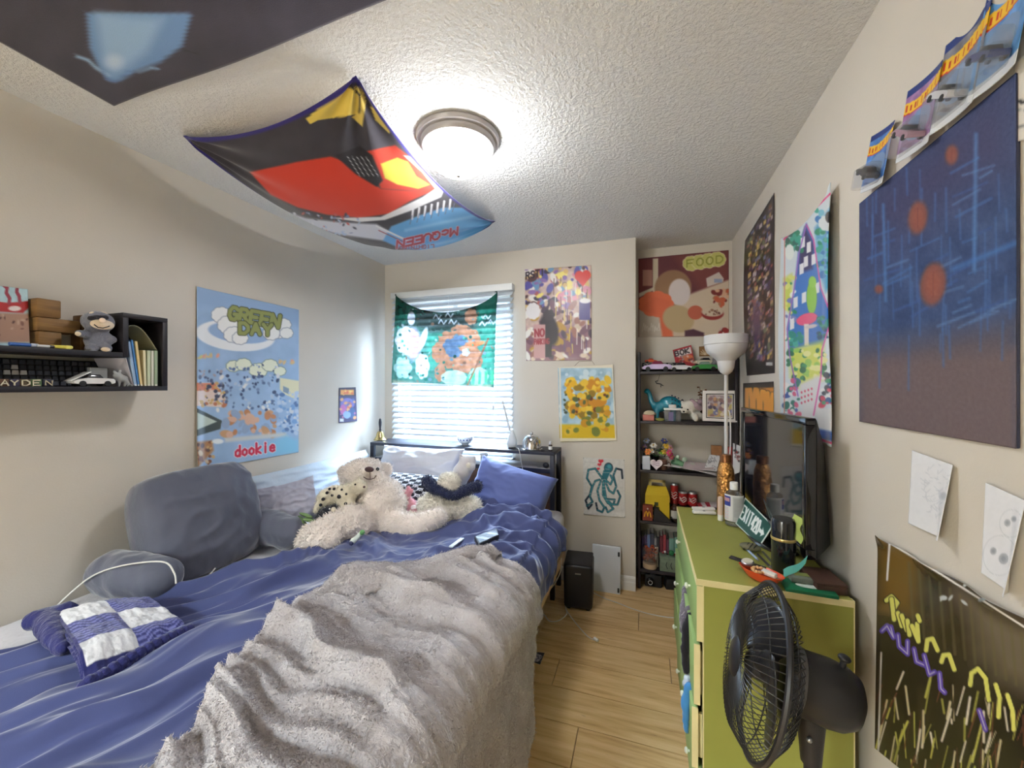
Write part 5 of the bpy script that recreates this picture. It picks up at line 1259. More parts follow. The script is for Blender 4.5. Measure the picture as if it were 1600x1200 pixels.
tag(G(frame((sx(1081, 2.97), 2.97, z0))).lathe([(.012, 0), (.028, .006), (.034, .024), (.027, .042), (.012, .05), (.001, .051)], 18).build('white_pebble', M('pebble_white', (206, 208, 196), .6), None, smooth=True), 'round white pebble beside the green toy turtle', 'pebble')
tag(G(frame((sx(1093, 2.99), 2.99, z0), rz=.3)).box((-.03, -.02, 0), (.03, .02, .032), top=(.004, .004)).build('small_case', M('case_dark', (44, 40, 42), .5), None, bevel=.004), 'small dark case behind the loose papers', 'case')
def paper_sheet(pts, label, col=(222, 218, 216), curl=.02, ph=0.0, marks=None):
    P = quad_grid(*pts, 26, 20); u = np.linspace(0, 1, 26)[None, :]; v = np.linspace(0, 1, 20)[:, None]
    P[..., 2] += curl * np.sin(u * 4 + ph + v * 2) * .35 + abs(curl) * .4 + curl * u * u
    A = Art(P, col); 
    if marks: marks(A)
    o = sheet('paper_sheet', P, paper, None, A.C, .0006); return tag(o, label, 'paper', 'loose papers on the third shelf')
yy0, yy1 = 2.865, 3.0
paper_sheet([(sx(1044, yy1), yy1, z0 + .030), (sx(1120, yy1), yy1, z0 + .012), (sx(1120, yy0 - .02), yy0 - .02, z0 + .004), (sx(1036, yy0 - .01), yy0 - .01, z0 + .042)], 'long white sheet hanging over the edge of the third shelf', curl=-.012)
paper_sheet([(sx(1070, yy1), yy1, z0 + .050), (sx(1118, yy1), yy1, z0 + .040), (sx(1114, yy0), yy0, z0 + .020), (sx(1066, yy0), yy0, z0 + .024)], 'pinkish sheet on top of the white papers', (206, 190, 192), .010, 1.0)
def dood(A):
    for j in range(34): x = A.rs.uniform(1104, 1124); y = A.rs.uniform(712, 734); A.line([(x, y), (x + A.rs.uniform(-3, 3), y + A.rs.uniform(-3, 3))], .8, (120, 120, 126))
tag(sheet('paper_sheet', (lambda P: P)(quad_grid(sp(1109, 710, 2.97), sp(1126, 712, 2.97), sp(1120, 737, 2.89), sp(1099, 735, 2.90), 26, 26)), paper, None, (lambda A: (dood(A), A)[1])(Art(quad_grid(sp(1109, 710, 2.97), sp(1126, 712, 2.97), sp(1120, 737, 2.89), sp(1099, 735, 2.90), 26, 26), (212, 210, 210))).C, .0006), 'doodled sheet propped up at the right of the third shelf', 'paper', 'loose papers on the third shelf')
P = quad_grid(sp(1145, 692, 2.90), sp(1157, 697, 2.84), sp(1156, 738, 2.84), sp(1145, 742, 2.88), 20, 40)
A = Art(P, (228, 228, 228)); A.specks(1148, 704, 1155, 728, 14, 1.6, [(70, 70, 70), (150, 60, 60), (110, 110, 110)])
tag(sheet('playing_card', P, paper, None, A.C, .001), 'tall white card standing beside the television edge', 'card')
tag(G().box((sx(1112, 3.0), 3.0, z0), (sx(1128, 3.0), 3.04, z0 + .17)).build('carton', M('carton_tan', (170, 120, 76), .7, var=.2, vscale=20), None, bevel=.002), 'tan carton behind the doodled sheet', 'box')
tag(G().box((sx(1136, 2.97), 2.97, z0), (sx(1146, 2.97), 3.0, z0 + .17)).build('carton', M('carton_red', (180, 70, 64), .6, var=.25, vscale=30), None, bevel=.002), 'narrow red carton at the right end of the third shelf', 'box')

# --- fourth shelf
z0 = SZ[3] + .001
gb = thing('gable_box', 'yellow gable box with a carrying handle on the fourth shelf', 'box', (sx(1026, 2.96), 2.96, z0))
yel = M('yellow_card', (214, 182, 40), .55); x0_, x1_ = sx(1008, 2.94), sx(1046, 2.94); xm = (x0_ + x1_) / 2
zb = z0 + .165
G().box((x0_, 2.93, z0), (x1_, 3.04, zb)).build('body', yel, gb, bevel=.001, seg=1)
g = G(); zr = zb + .055; ym = 2.985
g.add([(x0_, 2.93, zb), (x1_, 2.93, zb), (x1_ - .02, ym, zr), (x0_ + .02, ym, zr), (x1_, 3.04, zb), (x0_, 3.04, zb)], [(0, 1, 2, 3), (4, 5, 3, 2), (1, 4, 2), (5, 0, 3), (0, 5, 4, 1)]); g.build('gable', yel, gb)
g = G(); hx0, hx1 = x0_ + .024, x1_ - .024
g.box((hx0, ym - .002, zr - .004), (hx0 + .018, ym + .002, zr + .04)); g.box((hx1 - .018, ym - .002, zr - .004), (hx1, ym + .002, zr + .04)); g.box((hx0, ym - .002, zr + .024), (hx1, ym + .002, zr + .042)); g.build('handle', M('card_beige', (206, 186, 120), .6), gb)
g = G(); 
for i, w_ in enumerate((.05, .034, .018)): g.box((xm - w_, 2.9275, z0 + .03 + i * .032), (xm + w_ * .4, 2.9295, z0 + .055 + i * .032))
g.build('print', M('dark_olive_print', (64, 70, 36), .6), gb)
rb = thing('snack_box', 'small red box with a yellow arched M on the fourth shelf', 'box', (sx(1012, 2.885), 2.885, z0))
x0_, x1_ = sx(1004, 2.88), sx(1020, 2.88)
G().box((x0_, 2.88, z0), (x1_, 2.915, z0 + .105)).build('carton', M('brown_red', (130, 56, 40), .5), rb, bevel=.001, seg=1)
g = G(); xm = (x0_ + x1_) / 2
for s_ in (-1, 1): g.tube([(xm, 2.8785, z0 + .03), (xm + s_ * .004, 2.8785, z0 + .052), (xm + s_ * .010, 2.8785, z0 + .066), (xm + s_ * .016, 2.8785, z0 + .056), (xm + s_ * .021, 2.8785, z0 + .026)], .0034, 6)
g.build('arches', M('arch_yellow', (240, 190, 40), .5), rb); dot('flame_mark', (xm, 2.879, z0 + .082), .006, M('mark_white', (236, 220, 200), .5), rb, None)
wd = thing('black_wedge', 'black wedge shaped display stand leaning on the yellow box', 'stand', (sx(1034, 2.9), 2.9, z0))
xw0, xw1 = sx(1021, 2.89), sx(1050, 2.89)
G(basis((0, 2.92, 0), (1, 0, 0), (0, 0, 1), (0, -1, 0))).prism([(xw0, z0), (xw1, z0), (xw0 + .005, z0 + .105)], 0, .035).build('wedge', black_pl, wd, bevel=.001, seg=1)
# raised black case with the cans on it
cs0 = thing('equipment_case', 'low black case carrying the red cans on the fourth shelf', 'case', (sx(1090, 3.02), 3.02, z0))
G().box((sx(1046, 3.0), 2.985, z0), (bx1 - .022, 3.075, z0 + .085)).build('case', black_pl, cs0, bevel=.004)
def can(px, Y, r, h, z, label, col=(176, 36, 40)):
    t = thing('drink_can', label, 'can', (sx(px, Y), Y, z), 'red cans on the fourth shelf'); fr_ = frame((sx(px, Y), Y, z))
    G(fr_).lathe([(r * .72, 0), (r * .8, .003), (r, .010), (r, h - .012)], 22).build('can_body', M('can_%d_%d_%d' % col, col, .3, metal=.2), t, smooth=True)
    G(fr_).lathe([(r, h - .012), (r * .82, h - .002), (r * .82, h), (r * .76, h - .003), (.001, h - .003)], 22).build('can_lid', steel, t, smooth=True)
    g = G(fr_)
    for j in range(3): g.tube([(r * 1.01 * math.cos(a), r * 1.01 * math.sin(a), h * (.35 + .12 * j) + .006 * math.sin(5 * a + j)) for a in [-2.4 + .2 * i for i in range(9)]], .0026, 5)
    g.build('script_print', M('can_white', (226, 214, 210), .4), t)
can(1067, 3.03, .031, .10, z0 + .086, 'red drink can in the middle of the fourth shelf'); can(1082, 3.03, .031, .10, z0 + .086, 'red drink can nearest the gold bottle on the fourth shelf')
can(1053.5, 3.03, .026, .15, z0 + .086, 'tall slim red can beside the yellow gable box', (190, 50, 48))
br = thing('sauce_bottle', 'small brown bottle with a pale label beside the yellow gable box', 'bottle', (sx(1054, 2.945), 2.945, z0))
fr_ = frame((sx(1054, 2.945), 2.945, z0)); G(fr_).lathe([(.022, 0), (.025, .004), (.025, .085), (.020, .10), (.011, .112), (.011, .13)], 20).build('bottle_glass', M('brown_glass', (60, 34, 24), .1, coat=.5), br, smooth=True); G(fr_).lathe([(.0125, .118), (.0125, .138), (.001, .139)], 14).build('cap', M('cap_red', (150, 40, 40), .4), br, smooth=True); G(fr_).lathe([(.0256, .02), (.0258, .072), (.0250, .0725)], 20).build('label_band', M('label_grey', (190, 186, 176), .6), br, smooth=True)
cb = thing('candy_bar', 'red and white wrapped packets on the low black case', 'packet', (sx(1106, 3.0), 3.0, z0 + .086))
for j in range(4): G(frame((sx(1098 + j * 6, 3.0), 2.995, z0 + .092 + .004 * j), rz=.3 - .1 * j, rx=.15)).cbox((0, .02, .006), (.05, .07, .010)).build('wrapped_bar', M('wrap%d' % (j % 2), ((170, 40, 60), (214, 206, 210))[j % 2], .35), cb, bevel=.003)
kk = thing('small_keyboard', 'small black keyboard with pale keys on the fourth shelf', 'keyboard', (sx(1090, 2.93), 2.93, z0))
x0_, x1_ = sx(1063, 2.92), sx(1122, 2.92)
g = G(); g.add([(x0_, 2.90, z0), (x1_, 2.90, z0), (x1_, 2.975, z0), (x0_, 2.975, z0), (x0_, 2.90, z0 + .05), (x1_, 2.90, z0 + .05), (x1_, 2.975, z0 + .085), (x0_, 2.975, z0 + .085)], [(0, 3, 2, 1), (4, 5, 6, 7), (0, 1, 5, 4), (1, 2, 6, 5), (2, 3, 7, 6), (3, 0, 4, 7)]); g.build('case', black_gloss, kk, bevel=.002)
for r in range(2):
    for c_ in range(13): G().box((x0_ + .01 + c_ * (x1_ - x0_ - .02) / 13, 2.91 + r * .03, z0 + .056 + r * .0135), (x0_ + .006 + (c_ + 1) * (x1_ - x0_ - .02) / 13, 2.935 + r * .03, z0 + .069 + r * .0135), top=(.002, .002)).build('key', keyw, kk)
bwl = thing('black_bowl', 'shallow black bowl at the front of the fourth shelf', 'bowl', (sx(1055, 2.90), 2.905, z0))
G(frame((sx(1057, 2.905), 2.905, z0))).lathe([(.02, 0), (.03, .003), (.042, .03), (.038, .03), (.028, .008), (.001, .006)], 22, 1, .8).build('bowl', black_gloss, bwl, smooth=True)

# --- fifth shelf: books, jar, green box; bottom: black camera
z0 = SZ[4] + .001
xx = bx0 + .020
cols = [(92, 70, 120), (84, 66, 108), (110, 130, 170), (60, 60, 76), (150, 150, 150), (44, 40, 46), (120, 50, 60), (150, 56, 64), (96, 50, 72), (110, 150, 136), (116, 160, 146), (60, 70, 70), (150, 60, 70), (120, 84, 60), (70, 80, 110), (150, 130, 90)]
names = ['purple', 'dark violet', 'pale blue', 'slate', 'grey', 'black', 'maroon', 'red', 'plum', 'sea green', 'mint green', 'charcoal', 'crimson', 'brown', 'navy', 'tan']
for k_, c_ in enumerate(cols):
    w_ = (.022, .018, .020, .024, .015, .02, .018, .02, .016, .034, .03, .02, .022, .02, .024, .02)[k_]; h_ = .19 + .04 * ((k_ * 5) % 4) / 4
    if xx + w_ > bx1 - .022: break
    t = thing('book', '%s book, number %d from the left in the row on the lowest shelf' % (names[k_], k_ + 1), 'book', (xx + w_ / 2, 3.0, z0), 'books on the lowest shelf')
    G().box((xx, 2.965, z0), (xx + w_ - .001, 3.085, z0 + h_)).build('cover', M('bk_%d_%d_%d' % c_, c_, .6), t, bevel=.002)
    G().box((xx + .002, 2.972, z0 + h_ - .001), (xx + w_ - .003, 3.083, z0 + h_ + .0006)).build('pages', MATS['page_white'], t)
    xx += w_ + .0015
jr = thing('potpourri_jar', 'round glass jar of orange potpourri on the lowest shelf', 'jar', (sx(1015, 2.92), 2.92, z0))
fr_ = frame((sx(1015.5, 2.92), 2.92, z0))
G(fr_).lathe([(.040, 0), (.046, .004), (.046, .035), (.050, .05), (.056, .10), (.050, .145), (.047, .147), (.052, .10), (.046, .05), (.001, .04)], 26).build('glass', M('jar_glass', (206, 196, 186), .06, trans=.8, alpha=.35), jr, smooth=True)
G(fr_).lathe([(.047, .003), (.0475, .012), (.0475, .032), (.047, .036)], 26).build('label_band', M('label_tan', (176, 150, 120), .6), jr, smooth=True)
g = G(fr_); rr = random.Random(9)
for j in range(46): a = rr.random() * 6.3; r_ = .040 * math.sqrt(rr.random()); g.ell((r_ * math.cos(a), r_ * math.sin(a), .055 + rr.random() * .085), (.012, .008, .004), 7, 4, (rr.random() * 3, rr.random() * 3, 0))
g.build('petals', M('potpourri', (186, 84, 52), .8, var=.4, vscale=50), jr)
cnd = thing('candle', 'white pillar candles behind the potpourri jar', 'candle', (sx(1024, 2.955), 2.955, z0))
G(frame((sx(1026, 2.948), 2.948, z0))).lathe([(.012, 0), (.012, .13), (.010, .134), (.001, .132)], 16).build('pillar', M('candle_wax', (214, 204, 186), .5), cnd, smooth=True)
gbx = thing('green_box', 'grey green keepsake box with beads on top, on the lowest shelf', 'box', (sx(1046, 2.91), 2.91, z0))
x0_, x1_ = sx(1031, 2.885), sx(1064, 2.885)
G().box((x0_, 2.885, z0), (x1_, 2.955, z0 + .085)).build('body', M('sage_box', (110, 124, 104), .6, var=.15, vscale=30), gbx, bevel=.002); G().box((x0_ - .002, 2.883, z0 + .086), (x1_ + .002, 2.957, z0 + .10)).build('lid', MATS['sage_box'], gbx, bevel=.002)
g = G()
for j in range(3): xx_ = x0_ + .045 + j * .03; g.tube([(xx_, 2.884, z0 + .065), (xx_ - .006, 2.884, z0 + .045), (xx_ + .003, 2.884, z0 + .02)], .0025, 5)
g.build('painted_mark', M('mark_dark', (44, 50, 46), .6), gbx)
bd = thing('bead_pile', 'green glass gem among small beads on the green keepsake box', 'beads', (sx(1048, 2.92), 2.92, z0 + .101))
dot('gem', (sx(1049, 2.915), 2.915, z0 + .120), .019, M('green_glass', (40, 120, 70), .1, coat=1), bd)
for j in range(10): dot('bead', (sx(1036 + j * 2.9, 2.93), 2.93 + .01 * math.sin(j * 2), z0 + .109 + .004 * (j % 2)), .008, M('bead%d' % (j % 3), ((150, 60, 60), (200, 196, 190), (60, 60, 66))[j % 3], .3), bd)
cmr = thing('camera', 'black camera with a round lens under the lowest shelf', 'camera', (sx(1020, 2.93), 2.93, .001))
x0_, x1_ = sx(1008, 2.92), sx(1034, 2.92)
G().box((x0_, 2.92, .001), (x1_, 2.99, .085)).build('body', black_pl, cmr, bevel=.006); G().box((x0_ + .03, 2.925, .0845), (x1_ - .04, 2.98, .098), top=(.006, .01)).build('hump', black_pl, cmr, bevel=.003)
m_ = Matrix.Translation((sx(1016, 2.91), 2.92, .04)) @ Euler((PI / 2, 0, 0), 'XYZ').to_matrix().to_4x4()
G(m_).lathe([(.026, 0), (.026, .02), (.022, .022), (.020, .012), (.001, .010)], 22).build('lens', black_gloss, cmr, smooth=True); G(m_).tube([(.0135 * math.cos(a * PI / 10), .0135 * math.sin(a * PI / 10), .022) for a in range(20)], .0022, 6, closed=True).build('lens_ring', M('ring_white', (210, 210, 206), .4), cmr, smooth=True)
tag(G(frame((sx(1052, 2.96), 2.96, .001), rz=.2)).box((-.06, -.04, 0), (.05, .04, .07), top=(.008, .006)).build('black_case', M('case_black', (26, 24, 27), .6), None, bevel=.008), 'black zipped case next to the camera on the floor of the nook', 'case')

# ================================================================== bed
BEX, BY_F, BY_H = -.475, .42, 2.50           # right edge, foot, head of the mattress
bed = thing('bed', 'double bed with tan side rail and dark bookcase headboard by the window', 'bed', (-1.26, 1.5, 0))
dm = M('dark_metal', (38, 40, 52), .45, metal=.3)
tanw = M('tan_rail', (196, 164, 120), .5, var=.1, vscale=8)
brownw = M('brown_panel', (98, 70, 56), .5, col2=(70, 48, 40), vscale=4, stretch=(1, 1, 10))
G().box((-.50, BY_F - .02, .295), (-.478, BY_H + .02, .352)).build('side_rail', tanw, bed, bevel=.003)
G().box((-2.05, BY_F - .02, .295), (-2.028, BY_H + .02, .352)).build('side_rail', tanw, bed, bevel=.003)
G().box((-2.028, BY_F - .02, .295), (-.50, BY_F + .002, .352)).build('foot_rail', tanw, bed, bevel=.003)
o = None
for k_ in range(14):
    yy = BY_F + .06 + k_ * .15
    if o is None: o = G().box((-2.026, yy, .335), (-.502, yy + .07, .352)).build('slat', tanw, bed); sd = o.data; y00 = yy
    else:
        o2 = bpy.data.objects.new('slat', sd); COL.objects.link(o2); o2.location = o.location + Vector((0, yy - y00, 0)); parent_to(o2, bed)
for (x, y) in ((-.54, BY_F + .03), (-2.0, BY_F + .03), (-.54, 1.45), (-2.0, 1.45)): G().box((x - .022, y - .022, 0), (x + .022, y + .022, .294)).build('leg', tanw, bed, bevel=.003)
HX0, HX1, HY0, HY1, HZ = -1.985, -.552, 2.535, 2.765, .965
hb = G().box((HX0, HY0, HZ - .022), (HX1, HY1, HZ)).build('headboard_shelf', dm, bed, bevel=.002)
for x in (HX0, HX1 - .03):
    for y in (HY0, HY1 - .03): G().box((x, y, 0), (x + .03, y + .03, HZ - .0225)).build('headboard_post', dm, bed, bevel=.002)
G().box((HX0 + .03, HY0 + .004, .832), (HX1 - .03, HY1 - .004, .852)).build('lower_shelf', M('shelf_top', (150, 150, 158), .35), bed, bevel=.002)
G().box((HX0 + .03, HY0, .826), (HX1 - .03, HY0 + .003, .853)).build('shelf_lip', dm, bed)
G().box((HX0 + .03, HY0 + .008, .50), (HX1 - .03, HY0 + .022, .825)).build('headboard_panel', brownw, bed, bevel=.001)
for z in (.48, .40): G().box((HX0 + .03, HY0 + .004, z - .02), (HX1 - .03, HY0 + .026, z)).build('cross_bar', dm, bed, bevel=.002)
# mattress with fitted sheet
mt = thing('mattress', 'thick mattress in a pale grey fitted sheet', 'mattress', (-1.26, 1.46, .352))
sheet_m = M('grey_sheet', (196, 194, 198), .85, sheen=.2, bump=.25, bscale=40, bdist=.02)
G().box((-2.045, BY_F, .353), (BEX, BY_H, .610)).build('mattress_body', sheet_m, mt, bevel=.045, seg=5)

# ---- cloth over the bed: unrolled coordinate s runs across the bed and down its right side
def drape(s, y, h, zt, xe=-.515, r=.05):
    L = r * PI / 2
    a = np.clip((s - xe) / r, 0, PI / 2)
    x = np.where(s <= xe, s, xe + r * np.sin(a)); z = np.where(s <= xe, zt, zt - r * (1 - np.cos(a)))
    z = z - np.maximum(s - xe - L, 0)
    return np.stack([x + np.sin(a) * h, y + 0 * s, z + np.cos(a) * h], -1)
def duvet_h(s, y):
    wv = .10 * fbm(s * 2.2, y * 2.2, 2, 41)
    p = s * .37 + y * .93; q_ = s * .93 - y * .37 + wv
    near = sst(1.65, 1.15, y - .35 * (s + 1.3))
    f1 = .040 * ridge(q_ * 4.6, p * 1.1, 3, 2.2) + .020 * ridge(q_ * 9 + 5, p * 1.8, 9, 2.4) + .005 * ridge(q_ * 16, p * 4, 12, 2)
    far = 1 - near
    yy = y + .13 * np.sin(s * 5 + 1) + .9 * wv
    wx = s + .10 * fbm(s * 3, y * 3, 2, 91); wy = yy + .10 * fbm(s * 3 + 9, y * 3, 2, 92)
    f2 = .034 * ridge(yy * 6.5, s * 1.6, 17, 2.5) + .034 * np.clip(crease(wy * 8, wx * 3.2, 23), 0, 1) + .020 * np.clip(crease(wx * 8 + wy * 4, wy * 7, 29), 0, 1) + .009 * np.clip(crease(wx * 15, wy * 17, 31), 0, 1)
    pile = .05 * np.exp(-(((s + .72) / .30) ** 2 + ((y - 2.08) / .14) ** 2))
    press = 1 - .62 * np.exp(-(((s + 1.25) / .36) ** 4 + ((y - 1.70) / .30) ** 4))
    return .020 + press * (near * f1 + far * f2 + pile + .012 * fbm(s * 4, y * 4, 3, 7)) * (1 - .55 * sst(-1.08, -.95, s) * sst(1.36, 1.18, y - .25 * (s + .9)))
ZB = .612
nu, nv = 330, 340
tt = np.linspace(0, 1, nv)[:, None]; ss = np.linspace(0, 1, nu)[None, :]
Y = BY_F - .02 + tt * (2.22 - BY_F) + 0 * ss
farcut = 2.22 - .34 * sst(-.9, -1.6, np.linspace(-1.8, -.3, nu))[None, :]
sl = -1.78 + .25 * sst(.75, 1.6, Y) + .03 * np.sin(Y * 9) + .025 * fbm(Y * 6, Y * 0, 2, 3)
hang = .025 + .085 * sst(2.05, 1.5, Y) + .012 * np.sin(Y * 7 + 1) + .02 * fbm(Y * 5, 0 * Y, 2, 8)
S = sl + ss * (-.515 + .05 * PI / 2 + hang - sl)
Yf = 2.20 - .30 * sst(-1.0, -1.6, S) + .03 * np.sin(S * 12)
Y = BY_F - .02 + tt * (Yf - BY_F)
H = duvet_h(S, Y)
edge = np.minimum(np.minimum((S - sl), (Yf - Y)), 1)
H = H * sst(-.01, .05, edge) + .004
H = np.where(S > -.5, H * .8 + .010 * np.sin(Y * 22 + 3 * np.sin(Y * 5)) * sst(-.48, -.35, S), H)
Pd = drape(S, Y, H, ZB)
duv_m = M('navy_duvet', (63, 72, 118), .7, sheen=.5, bump=.12, bscale=300, bdist=.003, var=.06, vscale=5)
dv = sheet('duvet', Pd, duv_m, None, None, .006)
tag(dv, 'crumpled navy blue duvet spread over the bed', 'duvet')

# ---- grey fleece throw
nu, nv = 330, 330
tt = np.linspace(0, 1, nv)[:, None]; ss = np.linspace(0, 1, nu)[None, :]
s_end = -.515 + .05 * PI / 2 + .40
S0 = -1.07 + .20 * (1 - tt) ** 2
S = S0 + ss * (s_end - S0)
Yfar = 1.15 + .335 * sst(-1.1, -.55, S) + .035 * np.sin(S * 11 + .5) - .10 * sst(-.44, -.05, S)
S = S + (.05 * np.sin(tt * 7) + .05 * fbm(tt * 4, 0 * tt, 2, 5)) * (1 - ss) ** 2 - .03 * (1 - tt) * (1 - ss) + .03 * (1 - ss)
Y = BY_F - .06 + tt * (Yfar - BY_F + .06)
wv = .12 * fbm(S * 2.3, Y * 2.3, 2, 77)
top = sst(-.42, -.56, S)
f = .046 * ridge((Y + .30 * S + wv) * 5.6, S * .5, 51, 2.6) + .026 * ridge((Y * 1.0 + .1 * S + wv) * 10 + 2, S * .9, 57, 2.6) + .010 * ridge((Y + .2 * S + .5 * wv) * 19, S * 2, 59, 2.4) + .006 * fbm(S * 8, Y * 8, 3, 61) + .012
fh = .013 * np.sin(Y * 26 + 3 * fbm(Y * 3, S * 2, 2, 4) + S * 3) + .01
H = .040 + duvet_h(S, Y) * .5 + f * (.35 + .65 * top) + fh * (1 - top) * sst(-.45, -.2, S)
ed = np.minimum(S - (-1.12), Yfar - Y)
H = H * (.55 + .45 * sst(0, .08, ed)) + .028 * np.exp(-((Yfar - Y - .035) / .030) ** 2) * sst(-1.12, -1.0, S)
H = H + .0022 * noise(S * 130, Y * 130, 5) + .0025 * noise(S * 60, Y * 45, 6)
Pt = drape(S, Y, H, ZB + .004)
thr_m = M('taupe_fleece', (192, 187, 189), .95, sheen=.5, col2=(170, 162, 160), vscale=10, bump=.6, bscale=110, bdist=.012, stretch=(1, 1.6, 1))
th = thing('throw_blanket', 'thick grey fluffy throw draped over the side of the bed', 'blanket', (-.8, .9, ZB))
fo = sheet('throw_cloth', Pt, thr_m, th, None, .012)
def tufts(P, L, n, mat, parent, seed=3, droop=.2, name='pile'):
    rs = np.random.RandomState(seed)
    du = np.gradient(P, axis=1); dv_ = np.gradient(P, axis=0); nn = np.cross(du, dv_); nn /= np.linalg.norm(nn, axis=-1, keepdims=True) + 1e-9
    if nn[..., 2].mean() < 0: nn = -nn
    i = rs.randint(0, P.shape[0], n); j = rs.randint(0, P.shape[1], n)
    p = P[i, j] + rs.normal(0, .002, (n, 3)); d = nn[i, j] * .7 + rs.normal(0, .6, (n, 3)); d[:, 2] -= droop
    d /= np.linalg.norm(d, axis=1, keepdims=True); t = np.cross(d, rs.normal(0, 1, d.shape)); t /= np.linalg.norm(t, axis=1, keepdims=True) + 1e-9
    w = L * .16; l = L * rs.uniform(.6, 1.3, (n, 1)); b = p - nn[i, j] * L * .1
    V = np.stack([b - t * w, b + t * w, b + d * l], 1).reshape(-1, 3)
    o = link(name, np_mesh(name, V, np.arange(len(V)).reshape(-1, 3)), mat, parent); o['kind'] = 'stuff'; return o
tufts(Pt, .0065, 110000, thr_m, th)
# turned over flap along the far edge
fl_u = np.linspace(0, 1, 120)[:, None]; fl_a = np.linspace(0, 1, 40)[None, :]
Sx = -1.06 + fl_u * .50; Yc = 1.15 + .335 * sst(-1.1, -.55, Sx) + .035 * np.sin(Sx * 11 + .5) - .045
rad = .030 + .012 * np.sin(fl_u * 9) + .008 * fbm(fl_u * 6, fl_u * 0, 2, 3)
wid = .095 + .05 * np.sin(fl_u * 5 + .6)
yy = Yc + .060 - fl_a * (wid + .05); zz = ZB + .120 + rad * np.sin(np.clip(fl_a * 1.25, 0, 1) * PI) ** .7 + .012 * fbm(fl_u * 14, fl_a * 5, 3, 6) - .012 * sst(.8, 1, fl_a) - .07 * sst(.16, 0, fl_a) - .03 * sst(.08, 0, fl_u) - .03 * sst(.92, 1, fl_u)
Pf = np.stack([Sx + .02 * np.sin(fl_a * 3 + fl_u * 7), yy, zz], -1)
sheet('turned_flap', Pf, thr_m, th, None, .018); tufts(Pf, .0065, 12000, thr_m, th, 9)

# ---- pillows
def pillow(name, center, ax, ay, az, w, h, t, mat, label, cat='pillow', wr=.006, seed=1, sag=.0, n=60, part=None, corner=.10, cols=None, flat=.42, rnd=.0):
    """w along ax, h along ay, thickness t along az"""
    a = np.linspace(-1, 1, n); u = a[None, :] + 0 * a[:, None]; v = a[:, None] + 0 * a[None, :]
    k = np.clip((1 - np.abs(u) ** 2.2) * (1 - np.abs(v) ** 2.2), 0, 1) ** flat
    x = w / 2 * u * (1 - corner * (1 - v * v)); y = h / 2 * v * (1 - corner * (1 - u * u))
    x = x * np.sqrt(1 - rnd * v ** 4 / 2); y = y * np.sqrt(1 - rnd * u ** 4 / 2)
    wr_ = wr * (ridge(u * 1.5 + v * .8, v * 2.2 - u * .5, seed, 1.5) + .45 * ridge(u * 3.2 + seed, v * 2.6, seed + 3, 1.5) - .4) * (1 - .35 * k) * sst(0, .25, k)
    zf = t / 2 * k + wr_ + sag * 0; zb_ = -t / 2 * k
    X, Y_, Z = [np.array(Vector(q_).normalized()) for q_ in (ax, ay, az)]
    C = np.array(center, float)
    Pf = C + x[..., None] * X + y[..., None] * Y_ + zf[..., None] * Z; Pb = C + x[..., None] * X + y[..., None] * Y_ + zb_[..., None] * Z
    i = np.arange(n * n).reshape(n, n); q1 = np.stack([i[:-1, :-1], i[:-1, 1:], i[1:, 1:], i[1:, :-1]], -1).reshape(-1, 4)
    q2 = np.stack([i[:-1, :-1], i[1:, :-1], i[1:, 1:], i[:-1, 1:]], -1).reshape(-1, 4) + n * n
    V = np.concatenate([Pf.reshape(-1, 3), Pb.reshape(-1, 3)])
    cc = None
    if cols is not None: cc = np.concatenate([cols(u, v).reshape(-1, 3)] * 2)
    me = np_mesh(name, V, np.concatenate([q1, q2]), cc)
    bm = bmesh.new(); bm.from_mesh(me); bmesh.ops.remove_doubles(bm, verts=bm.verts, dist=.0004); bmesh.ops.recalc_face_normals(bm, faces=bm.faces); bm.to_mesh(me); bm.free()
    o = link(part or name, me, mat, None, smooth=True)
    if label: tag(o, label, cat)
    return o
def piping(name, center, ax, ay, w, h, mat, parent, r=.004, corner=.10):
    X, Y_ = Vector(ax).normalized(), Vector(ay).normalized(); pts = []
    m_ = 24
    for (u0, v0, u1, v1) in ((-1, -1, 1, -1), (1, -1, 1, 1), (1, 1, -1, 1), (-1, 1, -1, -1)):
        for i in range(m_):
            u = u0 + (u1 - u0) * i / m_; v = v0 + (v1 - v0) * i / m_
            pts.append(Vector(center) + X * (w / 2 * u * (1 - corner * (1 - v * v))) + Y_ * (h / 2 * v * (1 - corner * (1 - u * u))))
    return G().tube(pts, r, 6, closed=True).build(name, mat, parent, smooth=True)
pale = M('pale_blue_cotton', (196, 210, 224), .85, sheen=.3, bump=.15, bscale=60); white_c = M('white_cotton', (226, 226, 228), .85, sheen=.2, bump=.15, bscale=60)
lg_c = M('light_grey_cotton', (200, 202, 210), .8, sheen=.3); navy_c = M('blue_cotton', (92, 106, 166), .75, sheen=.4); 
o = pillow('body_pillow', (-1.975, 2.03, .765), (0, 1, 0), (-.25, 0, 1), (1, 0, .25), .98, .30, .19, pale, 'long pale blue body pillow standing along the left wall', wr=.016, seed=4, corner=.04)
piping('piping', (-1.975, 2.03, .765), (0, 1, 0), (-.25, 0, 1), .98, .29, white_c, o, .005, .04)
c_ = at(652, 735, 2.74); pillow('pillow', c_, (1, .03, 0), (0, .45, .9), (0, -.9, .45), .64, .34, .17, lg_c, 'pale grey pillow leaning on the headboard under the bowl', wr=.012, seed=9)
